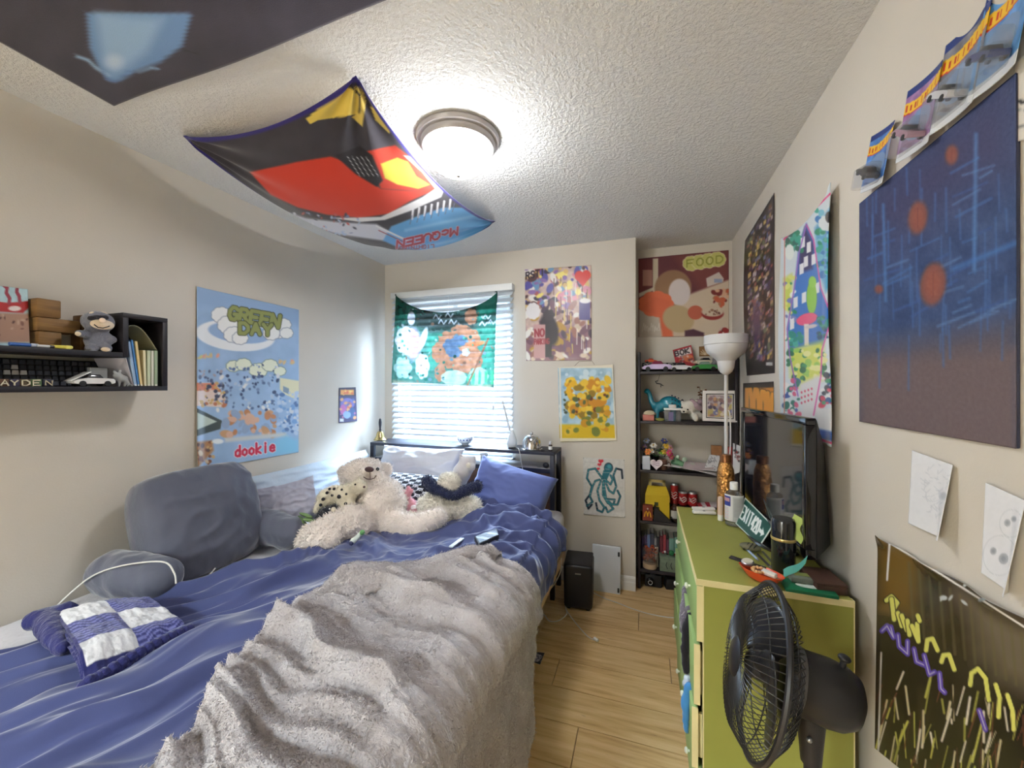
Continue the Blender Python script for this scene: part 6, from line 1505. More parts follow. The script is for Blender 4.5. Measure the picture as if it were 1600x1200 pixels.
def skulls(u, v):
    cu, cv = (u * 5.5) % 1.0 - .5, (v * 3.6 + .5 * (np.floor(u * 5.5) % 2)) % 1.0 - .5
    d = np.hypot(cu * 1.0, cv * 1.25 - .06); w_ = (d < .34) & ~((np.abs(np.abs(cu) - .13) < .07) & (np.abs(cv + .02) < .09)) & ~((np.abs(cu) < .2) & (np.abs(cv - .30) < .05))
    w2 = (np.abs(np.abs(cu) - .40) < .05) & (np.abs(cv) < .3)
    return np.where((w_ | w2)[..., None], np.array((206, 206, 212)), np.array((24, 24, 32)))
c_ = at(648, 775, 2.45); pillow('patterned_pillow', c_, (1, .05, 0), (0, .8, .6), (0, -.6, .8), .50, .34, .14, print_mat('cotton_print', .85, sheen=.2, spec=.1), 'black pillow with a small white motif behind the pink plush', wr=.004, seed=5, n=150, cols=skulls)
c_ = at(797, 769, 2.38); pillow('pillow', c_, (.96, .03, -.24), (.20, .52, .83), (-.05, -.85, .53), .50, .335, .19, navy_c, 'plump blue pillow at the right end of the headboard', wr=.009, seed=12)
c_ = at(452, 788, 2.12); pillow('satin_cushion', c_, (.5, .85, .1), (-.5, .2, .8), (.75, -.45, .45), .30, .26, .10, M('lilac_satin', (166, 166, 182), .45, sheen=.3), 'lilac grey satin cushion between the backrest and the plush toys', 'cushion', wr=.012, seed=15)

# ---- grey reading backrest with arms
rp_ = thing('reading_pillow', 'big grey velvet backrest pillow with two arms leaning on the left wall', 'pillow', (-1.8, 1.18, .63))
vel = M('grey_velvet', (86, 89, 104), .8, sheen=.7, bump=.15, bscale=50, var=.08, vscale=3)
up_ = Vector((-.30, 0, .95)).normalized(); nr_ = Vector((.95, 0, .30)).normalized()
o = pillow('back_cushion', (-1.85, 1.225, .815), (0, 1, 0), up_, nr_, .47, .46, .25, vel, None, wr=.012, seed=21, corner=.0, flat=.26, rnd=.45); parent_to(o, rp_)
def arm(name, pts, radii, seed):
    b_ = limb([Vector(p) for p in pts], radii, 8); return blob_body(name, b_, vel, rp_, .010, 10, .010, 14, seed=seed)
arm('armrest', [(-1.90, .945, .700), (-1.79, .955, .700), (-1.69, .975, .695)], [.080, .084, .076], 2)
arm('armrest', [(-1.90, 1.475, .705), (-1.76, 1.475, .710), (-1.60, 1.46, .700)], [.080, .085, .075], 6)
# carrying handle on the top seam
hc_ = Vector((-1.85, 1.225, .815)) + up_ * .215 + Vector((.02, .09, 0))
g = G(); g.tube([hc_ + Vector((.0, -.06, -.005)), hc_ + Vector((.035, -.05, -.012)), hc_ + Vector((.045, 0, -.018)), hc_ + Vector((.035, .05, -.012)), hc_ + Vector((0, .06, -.005))], .010, 8); g.build('handle', vel, rp_, smooth=True)
# white charging cable over the backrest
cz_ = .80
pts = [onX(60, 975, -1.99), onX(112, 925, -1.93), onX(150, 897, -1.84), at(200, 882, 1.40), at(255, 878, 1.42), at(272, 895, 1.40), at(275, 912, 1.385)]
def spline(p, n=8):
    p = [Vector(q_) for q_ in p]; out = []
    for i in range(len(p) - 1):
        a, b, c_, d = p[max(i - 1, 0)], p[i], p[i + 1], p[min(i + 2, len(p) - 1)]
        for k in range(n):
            t = k / n; out.append(.5 * ((2 * b) + (c_ - a) * t + (2 * a - 5 * b + 4 * c_ - d) * t * t + (3 * b - a - 3 * c_ + d) * t ** 3))
    return out + [p[-1]]
tag(G().tube(spline(pts), .0028, 6).build('charging_cable', white_cable, None, smooth=True), 'white charging cable looped over the arm of the backrest', 'cable')
pts = [onZ(336, 888, .655), onZ(322, 902, .655), onZ(290, 915, .655), onZ(250, 921, .655)]
tag(G().tube(spline(pts), .0028, 6).build('cable_end', white_cable, None, smooth=True), 'short white cable end on the sheet below the backrest', 'cable')

# ---- folded patchwork quilt
qt = thing('patchwork_quilt', 'folded navy and white patchwork quilt at the left edge of the bed', 'quilt', onZ(170, 1000, .66))
zq = .705
A_, B_, C_, D_ = [np.array(onZ(*p, zq)) for p in ((84, 958), (236, 934), (296, 966), (134, 1048))]
nu, nv = 120, 90
P = quad_grid(A_, B_, C_, D_, nu, nv); u = np.linspace(0, 1, nu)[None, :] + 0 * np.linspace(0, 1, nv)[:, None]; v = np.linspace(0, 1, nv)[:, None] + 0 * u
P[..., 2] += .016 * np.sin(u * 3 + v * 2) - .035 * sst(.80, 1.0, v) + .006 * fbm(u * 8, v * 6, 3, 5) + .008 * np.abs(np.sin(u * PI * 2)) ** .5 * np.abs(np.sin(v * PI * 2)) ** .5
cols = np.empty((nv, nu, 3)); iu = np.minimum((u * 2).astype(int), 1); iv = np.minimum((v * 2.75).astype(int), 2)
wht = np.array((214, 214, 216)); nav = np.array((44, 48, 104)); chk = ((np.floor(u * 44) + np.floor(v * 40)) % 2)[..., None]
lines_ = (np.sin(v * 150 + 4 * np.sin(u * 20)) > .1)[..., None]
cols[:] = np.where(((iu + iv) % 2 == 0)[..., None], wht - 26 * (fbm(u * 9, v * 9, 3, 4)[..., None] > .18), np.where(lines_, nav + 66, nav + 10))
cols[(u < .03) | (v > .93)] = (34, 36, 92); 
qm = print_mat('quilt_print', .9, sheen=.3, bump=.4, bscale=90, spec=.1)
sheet('top_layer', P, qm, qt, cols, .010)
navq = M('navy_quilt', (34, 37, 94), .9, sheen=.4, bump=.5, bscale=80)
# lower layers and the rolled left fold
for k_, dz in enumerate((.014, .030)):
    P2 = P.copy(); P2[..., 2] -= dz; cc_ = P2.mean((0, 1)); P2 = cc_ + (P2 - cc_) * (1.02 + .012 * k_); P2[..., 2] += .004 * fbm(u * 12, v * 12, 2, 8 + k_)
    sheet('folded_layer', P2[::2, ::2], navq, qt, None, .010)
rl = [(A_ * (1 - t) + D_ * t) + np.array((-.012, -.006, -.022)) for t in np.linspace(-.02, .98, 14)]
blob_body('rolled_fold', limb([Vector(p) for p in rl[:8]], [.030, .036, .036, .034, .032, .028, .024, .020], 4) + limb([Vector(A_) + Vector((-.045, -.02, -.02)), Vector(A_) + Vector((.0, .03, -.012))], [.030, .030], 5), navq, qt, .008, 5, .006, 40)
for k_ in range(26):
    t = k_ / 25; p = C_ * (1 - t) + D_ * t; dot('frill', (p[0] + .006, p[1] - .006, p[2] - .030 + .008 * math.sin(k_ * 3)), .016, navq, qt)

# ================================================================== plush toys
tf = M('cream_fur', (238, 227, 218), .95, sheen=.6, bump=.5, bscale=120, var=.06, vscale=20)
td = thing('teddy_bear', 'very large cream teddy bear sprawled on the bed', 'plush toy', at(590, 820, 2.2))
D0 = 2.20
bl_ = [(at(568, 744, 2.34), (.138, .125, .105)), (at(578, 742, 2.22), (.070, .055, .055)),
       (at(592, 790, D0), (.150, .150, .150)), (at(585, 772, 2.24), (.125, .115, .11)), (at(590, 812, 2.16), (.135, .12, .085))]
bl_ += limb([at(572, 815, 2.10), at(548, 817, 2.0), at(525, 826, 1.93)], [.090, .090, .080]) + [(at(500, 839, 1.86), (.105, .085, .068)), (at(484, 846, 1.85), (.060, .06, .050)), (at(513, 824, 1.90), (.07, .06, .055))]
bl_ += limb([at(606, 815, 2.14), at(635, 822, 2.06), at(658, 820, 2.03), at(684, 808, 2.04)], [.075, .068, .058, .048])
bl_ += limb([at(612, 766, 2.26), at(622, 785, 2.20)], [.055, .050]) + limb([at(556, 770, 2.22), at(545, 790, 2.14)], [.055, .05])
blob_body('body', bl_, tf, td, .012, 5, .008, 22, fur=(.016, 26000))
for (px, py) in ((536, 738), (604, 733)): blob_body('ear', [(at(px, py, 2.36), (.040, .022, .040))], tf, td, .008, 3, .003, 40, fur=(.010, 900))
dk_br = M('nose_brown', (70, 46, 48), .5)
blob_body('nose', [(at(577, 733.5, 2.155), (.030, .016, .016))], dk_br, td, .005, 3)
dot('eye', at(563.5, 735, 2.21), .010, black_gloss, td); dot('eye', at(590, 733, 2.20), .010, black_gloss, td)
G().tube([at(568, 745, 2.165), at(573, 748.5, 2.152), at(579, 749, 2.150), at(585, 747, 2.155), at(588, 743, 2.17)], .0022, 6).build('mouth', dk_br, td); G().tube([at(578, 737, 2.150), at(578.5, 748, 2.152)], .0016, 5).build('seam', dk_br, td)

lp_ = thing('plush_leopard', 'spotted cream plush leopard lying on the teddy bear', 'plush toy', at(535, 780, 2.1))
lf = M('cream_leopard', (222, 212, 190), .95, sheen=.4, bump=.4, bscale=150, var=.08, vscale=25)
DL = 2.08
blob_body('body', [(at(528, 772, DL), (.085, .05, .045)), (at(545, 768, DL), (.06, .045, .042)), (at(560, 760, DL - .02), (.045, .04, .036)), (at(510, 778, DL), (.05, .045, .045))] + limb([at(505, 783, DL - .02), at(496, 797, DL - .03)], [.028, .022]) + limb([at(534, 782, DL - .03), at(538, 797, DL - .04)], [.026, .024])
          + limb([at(550, 778, DL - .02), at(545, 800, DL - .05)], [.022, .018]) + [(at(561, 750, DL), (.012, .010, .014)), (at(549, 757, DL), (.011, .010, .012)), (at(568, 763, DL - .04), (.022, .02, .018))], lf, lp_, .008, 3, .004, 50, fur=(.009, 4500))
for j, (px, py, r_) in enumerate(((511, 770, .008), (505, 780, .009), (519, 774, .007), (530, 776, .011), (522, 764, .007), (534, 765, .006), (515, 764, .007), (541, 772, .006), (501, 789, .008), (540, 787, .008))): dot('spot', at(px, py, DL - .052), r_, dkp, lp_, ray(px, py) * -1, .5)
dot('eye', at(555, 757, DL - .055), .005, black_gloss, lp_); dot('nose', at(569, 761, DL - .062), .006, dk_br, lp_)

bp_ = thing('plush_dog', 'small black plush dog tucked beside the teddy bear leg', 'plush toy', at(512, 812, 1.98))
blob_body('body', [(at(512, 805, 2.0), (.050, .045, .045)), (at(506, 811, 1.97), (.035, .035, .04)), (at(521, 797, 2.0), (.028, .026, .026))] + limb([at(518, 800, 1.98), at(526, 812, 1.97)], [.018, .016]), M('black_fur', (30, 30, 42), .9, sheen=.5, bump=.5, bscale=140), bp_, .007, 3, .004, 50, fur=(.008, 2500))
dot('muzzle', at(521, 796, 1.945), .012, lf, bp_); dot('eye', at(515, 795, 1.965), .004, white_pl, bp_)

pp = thing('plush_pig', 'small pink plush toy sitting beside the teddy bear', 'plush toy', at(640, 800, 2.28))
pkm = M('pink_fur', (226, 160, 168), .95, sheen=.5, bump=.4, bscale=160); DP = 2.26
blob_body('body', [(at(633, 775, DP), (.034, .032, .034)), (at(641, 790, DP), (.036, .034, .040)), (at(638, 763, DP), (.012, .010, .016)), (at(643, 767, DP), (.012, .010, .014)), (at(628, 779, DP - .03), (.016, .016, .013))] + limb([at(640, 794, DP - .02), at(650, 799, DP - .03)], [.018, .014]) + limb([at(636, 796, DP - .02), at(634, 802, DP - .03)], [.016, .014]), pkm, pp, .006, 3, .003, 60, fur=(.007, 2200))
dot('eye', at(625, 774.5, DP - .034), .005, black_gloss, pp); dot('snout', at(627, 779, DP - .046), .009, M('pink_deep', (214, 130, 146), .7), pp, None)
blob_body('belly', [(at(645, 794, DP - .02), (.022, .020, .022))], M('white_fur2', (232, 222, 222), .95, sheen=.4), pp, .006, 3)
pe = thing('plush_mouse', 'small coral pink ball plush peeking out behind the teddy head', 'plush toy', at(603, 740, 2.5))
blob_body('body', [(at(603, 736, 2.5), (.034, .03, .032)), (at(597, 728, 2.5), (.012, .01, .012)), (at(609, 729, 2.5), (.012, .01, .012))], M('coral', (226, 130, 126), .9, sheen=.4), pe, .006, 3); dot('eye', at(601, 735, 2.46), .004, black_gloss, pe)

# white fluffy animal cushion with a navy scarf
wp = thing('plush_sheep', 'white shaggy plush sheep with a navy scarf in front of the blue pillow', 'plush toy', at(705, 800, 2.25))
shg = M('shaggy_white', (240, 234, 222), .95, sheen=.5, bump=.5, bscale=90, var=.05, vscale=15); DS = 2.26
blob_body('body', [(at(685, 788, DS), (.105, .07, .075)), (at(715, 788, DS), (.105, .07, .075)), (at(735, 792, DS - .02), (.065, .05, .06)), (at(668, 792, DS - .02), (.06, .05, .06)), (at(702, 800, DS - .05), (.12, .05, .05))], shg, wp, .010, 4, .012, 30, fur=(.020, 12000))
blob_body('head', [(at(702, 755, DS + .02), (.068, .055, .060)), (at(698, 764, DS - .02), (.04, .03, .03)), (at(688, 757, DS - .02), (.035, .018, .012))], shg, wp, .008, 4, .006, 40, fur=(.014, 3500))
nvf = M('navy_fur', (34, 42, 78), .95, sheen=.5, bump=.6, bscale=100)
blob_body('scarf', limb([at(668, 752, DS + .01), at(678, 764, DS - .04), at(700, 773, DS - .07), at(712, 775, DS - .07), at(722, 768, DS - .06), at(745, 760, DS - .03)], [.034, .028, .022, .022, .026, .032]), nvf, wp, .008, 3, .006, 40, fur=(.014, 3000))
gs = thing('plush_seal', 'pale grey plush seal propped against the headboard', 'plush toy', at(725, 750, 2.4))
gsm = M('pale_grey_fur', (196, 192, 196), .95, sheen=.5, bump=.3, bscale=160); DG = 2.38
blob_body('body', limb([at(716, 752, DG), at(722, 738, DG), at(731, 724, DG)], [.050, .058, .050]) + [(at(720, 716, DG), (.014, .012, .032)), (at(741, 718, DG), (.014, .012, .028)), (at(737, 730, DG - .04), (.026, .022, .024))], gsm, gs, .008, 4, .002, 60)
blob_body('muzzle', [(at(732, 727, DG - .05), (.016, .012, .018))], wf, gs, .005, 3)
# green fabric leaves and a small toy among the folds
gl_ = thing('fabric_leaf', 'green fabric leaf sprig between the backrest arm and the teddy foot', 'plant', at(474, 812, 1.9))
g = G()
for k_, (px, py, rz) in enumerate(((478, 805, .5), (470, 812, -.4), (484, 813, .9), (475, 819, .1))): g.ell(at(px, py, 1.92), (.034, .012, .008), 10, 6, (.3 * k_, .4, rz))
g.build('leaves', M('leaf_green', (106, 132, 84), .7, var=.2, vscale=30), gl_, smooth=True); G().tube([at(466, 822, 1.9), at(475, 812, 1.92), at(486, 806, 1.93)], .003, 6).build('stem', M('leaf_stem', (80, 100, 60), .8), gl_)
tc_ = thing('toy_figure', 'tiny green and white toy lying on the duvet by the teddy bear', 'toy', at(556, 848, 1.8))
blob_body('body', limb([at(551, 846, 1.80), at(560, 838, 1.84)], [.014, .012]) + [(at(564, 834, 1.85), (.014, .012, .012))], M('toy_white', (206, 214, 206), .5), tc_, .005, 2); dot('head', at(566, 832, 1.84), .012, M('toy_lime', (96, 150, 90), .5), tc_); dot('foot', at(549, 849, 1.79), .010, M('toy_navy', (40, 44, 80), .5), tc_)
# phone and pen on the duvet
pa, pb_, pc_, pd_ = [onZ(*p, .695) for p in ((741, 846), (776, 832), (780, 843), (748, 858))]
bkx = thing('tablet_case', 'black tablet case lying on the duvet', 'tablet', (pa + pc_) / 2)
g = G(); dz = Vector((0, 0, .022)); g.add([pa, pb_, pc_, pd_, pa + dz, pb_ + dz, pc_ + dz, pd_ + dz], [(0, 3, 2, 1), (4, 5, 6, 7), (0, 1, 5, 4), (1, 2, 6, 5), (2, 3, 7, 6), (3, 0, 4, 7)]); g.build('case', M('tablet_black', (34, 34, 44), .4), bkx, bevel=.003)
g = G(); q_ = Vector((0, 0, .0225)); cen_ = (pa + pb_ + pc_ + pd_) / 4; ins_ = [cen_ + (p - cen_) * .9 + q_ for p in (pa, pb_, pc_, pd_)]; g.add(ins_ + [p + Vector((0, 0, .001)) for p in ins_], [(0, 3, 2, 1), (4, 5, 6, 7), (0, 1, 5, 4), (1, 2, 6, 5), (2, 3, 7, 6), (3, 0, 4, 7)]); g.build('screen', black_gloss, bkx)
p0_, p1_ = onZ(704, 857, .69), onZ(723, 843, .69); tag(G(axis_frame(p0_ + Vector((0, 0, .006)), p1_ - p0_)).prism([(-.010, -.004), (.010, -.004), (.010, .004), (-.010, .004)], 0, (p1_ - p0_).length).build('white_remote', M('remote_white', (214, 224, 228), .4), None, bevel=.003), 'slim white remote lying on the duvet beside the tablet', 'remote')

# ================================================================== things on the headboard
ZH = HZ + .001
def hsp(px, Y): return Vector((sx(px, Y), Y, ZH))
c_ = hsp(594, 2.66); be = thing('hand_bell', 'brass hand bell with a dark handle at the left end of the headboard', 'bell', c_); fr_ = frame(c_)
G(fr_).lathe([(.050, 0), (.051, .004), (.043, .012), (.032, .03), (.026, .055), (.018, .068), (.001, .072)], 26).build('bell_cup', M('brass', (196, 176, 120), .22, metal=.9), be, smooth=True)
G(fr_).lathe([(.006, .070), (.010, .078), (.007, .09), (.011, .12), (.012, .14), (.008, .165), (.001, .172)], 16).build('handle', M('dark_handle', (38, 40, 50), .4), be, smooth=True)
c_ = hsp(727, 2.64); bo = thing('porcelain_bowl', 'small white porcelain bowl with blue motifs on the headboard', 'bowl', c_); fr_ = frame(c_)
G(fr_).lathe([(.026, 0), (.027, .008), (.040, .018), (.055, .040), (.061, .062), (.058, .062), (.050, .038), (.030, .016), (.001, .014)], 30).build('bowl', M('porcelain', (222, 226, 230), .15, coat=.6), bo, smooth=True)
for j in range(14): a = 2 * PI * j / 14; dot('blue_motif', c_ + Vector((.0535 * math.cos(a), .0535 * math.sin(a), .040)), .007, M('cobalt', (60, 76, 130), .3), bo, (math.cos(a), math.sin(a), -.5), .3)
c_ = hsp(800, 2.63); va = thing('white_vase', 'white teardrop vase with a long thin leaning neck on the headboard', 'vase', c_); fr_ = frame(c_)
G(fr_).lathe([(.020, 0), (.030, .006), (.036, .03), (.033, .055), (.022, .085), (.012, .11), (.008, .125)], 24).build('body', M('vase_white', (210, 216, 220), .3), va, smooth=True)
G().tube([c_ + Vector((0, 0, .118)), onY(796.5, 672, 2.63), onY(791, 650, 2.63), onY(785, 626, 2.63)], [.0095, .008, .007, .006], 10).build('neck', MATS['vase_white'], va, smooth=True)
c_ = hsp(831, 2.62); do = thing('silver_cloche', 'silver dome cloche with a small knob on the headboard', 'cloche', c_); fr_ = frame(c_)
G(fr_).lathe([(.070, 0), (.072, .003), (.066, .006), (.065, .030), (.060, .060), (.046, .085), (.025, .098), (.001, .101)], 36).build('dome', M('chrome', (206, 208, 210), .16, metal=1.0), do, smooth=True); G(fr_).lathe([(.006, .100), (.011, .106), (.009, .114), (.001, .118)], 14).build('knob', MATS['chrome'], do, smooth=True)
c_ = hsp(860, 2.59); sb = thing('serum_bottle', 'tiny dark bottle with a white cap at the right end of the headboard', 'bottle', c_); fr_ = frame(c_)
G(fr_).lathe([(.012, 0), (.0135, .003), (.0135, .035), (.008, .042)], 18).build('glass', M('amber', (50, 40, 44), .12, coat=.5), sb, smooth=True); G(fr_).lathe([(.0085, .042), (.0095, .044), (.0085, .062), (.001, .064)], 14).build('cap', white_pl, sb, smooth=True); G(fr_).lathe([(.0138, .008), (.0138, .030), (.0136, .0305)], 18).build('label_band', M('label_white', (220, 220, 220), .6), sb, smooth=True)
tag(G(frame(hsp(848, 2.56))).lathe([(.014, 0), (.016, .003), (.012, .008), (.001, .009)], 16).build('coin_dish', dm, None, smooth=True), 'tiny dark lid lying in front of the silver cloche', 'lid')
zl = .853
c_ = Vector((sx(756, 2.62), 2.62, zl)); cu = thing('paper_cup', 'small white cup on the lower headboard shelf', 'cup', c_); G(frame(c_)).lathe([(.021, 0), (.023, .002), (.027, .06), (.028, .062), (.025, .060), (.02, .006), (.001, .005)], 20).build('cup', M('cup_white', (206, 220, 228), .5), cu, smooth=True); G(frame(c_)).lathe([(.0278, .046), (.0285, .058), (.0280, .062)], 20).build('rim', white_pl, cu, smooth=True)
c_ = Vector((sx(853, 2.57), 2.57, zl)); hd = thing('headset', 'small dark earphone case on the lower headboard shelf', 'earphones', c_); G(frame(c_)).ell((0, 0, .018), (.022, .016, .018), 14, 9).build('case', black_pl, hd, smooth=True); G().tube(spline([c_ + Vector((-.02, 0, .012)), c_ + Vector((-.045, -.01, .008)), c_ + Vector((-.06, .01, .004))]), .003, 6).build('strap', steel, hd, smooth=True)
g = G(); g.tube(spline([hsp(808, 2.60) + Vector((0, 0, .003)), hsp(811, 2.531) + Vector((0, 0, .003)), onY(815, 724, 2.522), onY(818, 742, 2.522), onY(821, 752, 2.50)]), .0022, 6)
tag(g.build('thin_cable', white_cable, None, smooth=True), 'thin white cable hanging down over the headboard panel', 'cable')

# ================================================================== green dresser
DZ_ = .812
dr = thing('dresser', 'lime green dresser with cream edges and open drawers', 'dresser', (.35, 1.71, 0))
X0, X1, Y0, Y1 = .152, .548, 1.332, 2.095
lime = M('lime_paint', (150, 152, 72), .5, var=.03, vscale=5); edge_m = M('cream_edge', (226, 214, 160), .5); lit_g = M('lime_window_lit', (150, 178, 112), .5)  # drawer fronts: same lime paint, window light put into the colour
g = G(); g.box((X0 + .022, Y0 + .001, .0), (X1, Y0 + .018, DZ_ - .018)); g.build('side_panel', lime, dr)
G().box((X0 + .022, Y1 - .018, 0), (X1, Y1, DZ_ - .018)).build('side_panel', lime, dr)
G().box((X1 - .006, Y0 + .018, .02), (X1 - .001, Y1 - .018, DZ_ - .018)).build('back_panel', lime, dr)
G().box((X0 + .003, Y0 + .003, DZ_ - .018), (X1, Y1, DZ_)).build('top_panel', lime, dr)
G().box((X0, Y0, DZ_ - .018), (X0 + .0028, Y1, DZ_ + .0004)).build('edge_strip', edge_m, dr); G().box((X0 + .0028, Y0, DZ_ - .018), (X1, Y0 + .0028, DZ_ + .0004)).build('edge_strip', edge_m, dr)
G().box((X0 + .019, Y0, .0), (X0 + .0219, Y0 + .018, DZ_ - .018)).build('edge_strip', edge_m, dr); G().box((X1 + .0002, Y0, .0), (X1 + .003, Y0 + .018, DZ_)).build('edge_strip', edge_m, dr)
knob_m = M('knob_white', (226, 228, 214), .35)
def drawer(z0, z1, pull):
    fx = X0 + .022 - pull - .020
    d = G().box((fx, Y0 + .006, z0), (fx + .018, Y1 - .006, z1)).build('drawer', lit_g, dr, bevel=.001)
    G().box((fx + .0002, Y0 + .0035, z0), (fx + .018, Y0 + .0058, z1)).build('edge_strip', edge_m, d)
    g = G(); yi0, yi1 = Y0 + .022, Y1 - .022
    g.box((fx + .018, yi0, z0 + .02), (fx + .35, yi0 + .012, z1 - .03)); g.box((fx + .018, yi1 - .012, z0 + .02), (fx + .35, yi1, z1 - .03)); g.box((fx + .018, yi0 + .012, z0 + .02), (fx + .35, yi1 - .012, z0 + .026)); g.build('tray', edge_m, d)
    for yy in (Y0 + .18, Y1 - .18):
        G(axis_frame((fx, yy, (z0 + z1) / 2), (-1, 0, 0), (0, 1, 0))).lathe([(.004, 0), (.004, .007), (.009, .010), (.010, .014), (.006, .018), (.001, .0185)], 16).build('knob', knob_m, d, smooth=True)
    return fx
drawer(.620, .790, .0); f2x = drawer(.425, .610, .008); f3x = drawer(.230, .415, .014); drawer(.035, .220, .0)
# clothes spilling out of the drawers
def cloth_heap(name, blobs, mat, label, seed):
    t = thing(name, label, 'clothing', blobs[0][0]); blob_body('cloth', blobs, mat, t, .008, 8, .012, 26, seed=seed); return t
cloth_heap('grey_sweater', limb([(f2x + .02, 1.70, .60), (f2x + .006, 1.66, .600), (f2x - .008, 1.60, .555), (f2x - .006, 1.585, .50)], [.018, .018, .018, .014]) + limb([(f2x + .02, 1.56, .60), (f2x + .004, 1.54, .60), (f2x - .008, 1.53, .55)], [.016, .018, .018]), M('plum_grey_knit', (110, 102, 114), .95, sheen=.4, bump=.5, bscale=120), 'grey sweater spilling over an open dresser drawer', 4)
cloth_heap('dark_shirt', limb([(f2x + .01, 1.51, .600), (f2x - .008, 1.49, .56), (f2x - .010, 1.47, .50), (f2x - .008, 1.46, .44)], [.016, .018, .018, .014]), M('black_cloth', (30, 26, 34), .9, sheen=.3), 'black shirt hanging out of the second drawer', 5)
cloth_heap('blue_shirt', limb([(f3x + .02, 1.43, .40), (f3x + .000, 1.42, .415), (f3x - .010, 1.41, .36), (f3x - .008, 1.40, .29)], [.016, .018, .017, .012]), M('blue_cloth', (66, 132, 190), .85, sheen=.4), 'blue shirt hanging out of the lowest open drawer', 8)
cloth_heap('white_shirt', limb([(f3x + .02, 1.46, .41), (f3x + .002, 1.45, .425), (f3x - .008, 1.45, .40)], [.016, .017, .015]), M('white_cloth', (196, 206, 222), .85, sheen=.3), 'white shirt bunched above the blue one', 11)

# ---- television
ZT = DZ_ + .001
far_, near_ = Vector((.418, 2.04, 0)), Vector((.472, 1.445, 0))
ax = (near_ - far_).normalized(); wn = Vector((ax.y, -ax.x, 0)); wn = wn if wn.x < 0 else -wn    # wn: direction the screen faces
tv = thing('television', 'flat black television on the dresser facing the bed', 'television', ((far_ + near_) / 2).to_tuple()[:2] + (ZT,))
m_tv = Matrix(((ax.x, wn.x, 0, far_.x), (ax.y, wn.y, 0, far_.y), (0, 0, 1, 0), (0, 0, 0, 1)))
TW = (near_ - far_).length; tz0, tz1 = .868, 1.305
g = G(m_tv); b_ = .022
g.box((0, -.03, tz0), (TW, 0, tz0 + b_ * 1.4)); g.box((0, -.03, tz1 - b_), (TW, 0, tz1)); g.box((0, -.03, tz0 + b_ * 1.4), (b_, 0, tz1 - b_)); g.box((TW - b_, -.03, tz0 + b_ * 1.4), (TW, 0, tz1 - b_)); g.build('bezel', M('tv_bezel', (20, 20, 24), .12, coat=.6), tv, bevel=.003)
G(m_tv).box((b_, -.025, tz0 + b_ * 1.4), (TW - b_, -.006, tz1 - b_)).build('screen', M('tv_screen', (26, 28, 36), .07, coat=.4, spec=.8), tv)
g = G(m_tv); y0_, y1_ = -.031, -.098
g.add([(0, y0_, tz0), (TW, y0_, tz0), (TW, y0_, tz1), (0, y0_, tz1), (.06, y1_, tz0 + .03), (TW - .06, y1_, tz0 + .03), (TW - .10, y1_, tz1 - .10), (.10, y1_, tz1 - .10)], [(0, 3, 2, 1), (4, 5, 6, 7), (0, 1, 5, 4), (1, 2, 6, 5), (2, 3, 7, 6), (3, 0, 4, 7)]); g.build('back_shell', M('tv_back', (38, 37, 40), .45), tv, bevel=.006)
G(m_tv).box((TW / 2 - .04, -.045, ZT + .016), (TW / 2 + .04, -.02, tz0 + .05)).build('stand_neck', black_gloss, tv, bevel=.003)
G(m_tv @ Matrix.Translation((TW / 2, -.018, ZT))).lathe([(.14, 0), (.145, .004), (.140, .010), (.05, .016), (.001, .017)], 36, 1.0, .55).build('stand_base', black_gloss, tv, smooth=True)
# sticky note on the tv edge
P = quad_grid(at(1243, 803, 1.27), at(1259, 812, 1.25), at(1257, 851, 1.225), at(1243, 838, 1.245), 14, 24); P += np.array((-.004, 0, 0))
vv = np.linspace(0, 1, 24)[:, None]; P[..., 0] -= .010 * np.sin(vv * 4) ** 2
tag(sheet('sticky_note', P, M('note_lime', (196, 216, 120), .7), None, None, .0008), 'lime green sticky note stuck to the near edge of the television', 'note')

# ---- bottles and the rest on the dresser
def dp(px, py): return onZ(px, py, ZT)
c_ = dp(1134, 806); c_.z = ZT
gb_ = thing('copper_bottle', 'hammered gold metal water bottle at the back of the dresser', 'bottle', c_); fr_ = frame(c_)
hgt = at(1134, 710, (c_.y * CS - c_.x * SN)).z - ZT
hm_ = bpy.data.materials.new('hammered_gold'); hm_.use_nodes = True
def _hm():
    N = hm_.node_tree.nodes; L = hm_.node_tree.links; b = N['Principled BSDF']; b.inputs['Base Color'].default_value = (*lin((206, 150, 86)), 1); b.inputs['Metallic'].default_value = .9; b.inputs['Roughness'].default_value = .28
    tc = N.new('ShaderNodeTexCoord'); v = N.new('ShaderNodeTexVoronoi'); v.inputs['Scale'].default_value = 85; L.new(tc.outputs['Object'], v.inputs['Vector'])
    bp = N.new('ShaderNodeBump'); bp.inputs['Strength'].default_value = .7; bp.inputs['Distance'].default_value = .006; bp.invert = True; L.new(v.outputs['Distance'], bp.inputs['Height']); L.new(bp.outputs[0], b.inputs['Normal'])
_hm(); MATS['hammered_gold'] = hm_
G(fr_).lathe([(.032, 0), (.036, .004), (.036, hgt * .62), (.033, hgt * .76), (.024, hgt * .86), (.019, hgt * .88)], 32).build('body', hm_, gb_, smooth=True)
G(fr_).lathe([(.020, hgt * .875), (.024, hgt * .88), (.024, hgt * .985), (.021, hgt), (.001, hgt)], 26).build('cap', M('copper_cap', (140, 92, 58), .35, metal=.8), gb_, smooth=True)
c_ = dp(1147, 821); sz_ = thing('sanitizer_bottle', 'clear bottle with a white and blue label and white cap on the dresser', 'bottle', c_); fr_ = frame(c_, rz=-.35)
G(fr_).lathe([(.028, 0), (.034, .004), (.035, .02), (.035, .125), (.031, .140), (.015, .152), (.013, .155)], 30, 1.0, .72).build('bottle', M('clear_bottle', (214, 220, 220), .08, trans=.85, ior=1.2, alpha=.5), sz_, smooth=True)
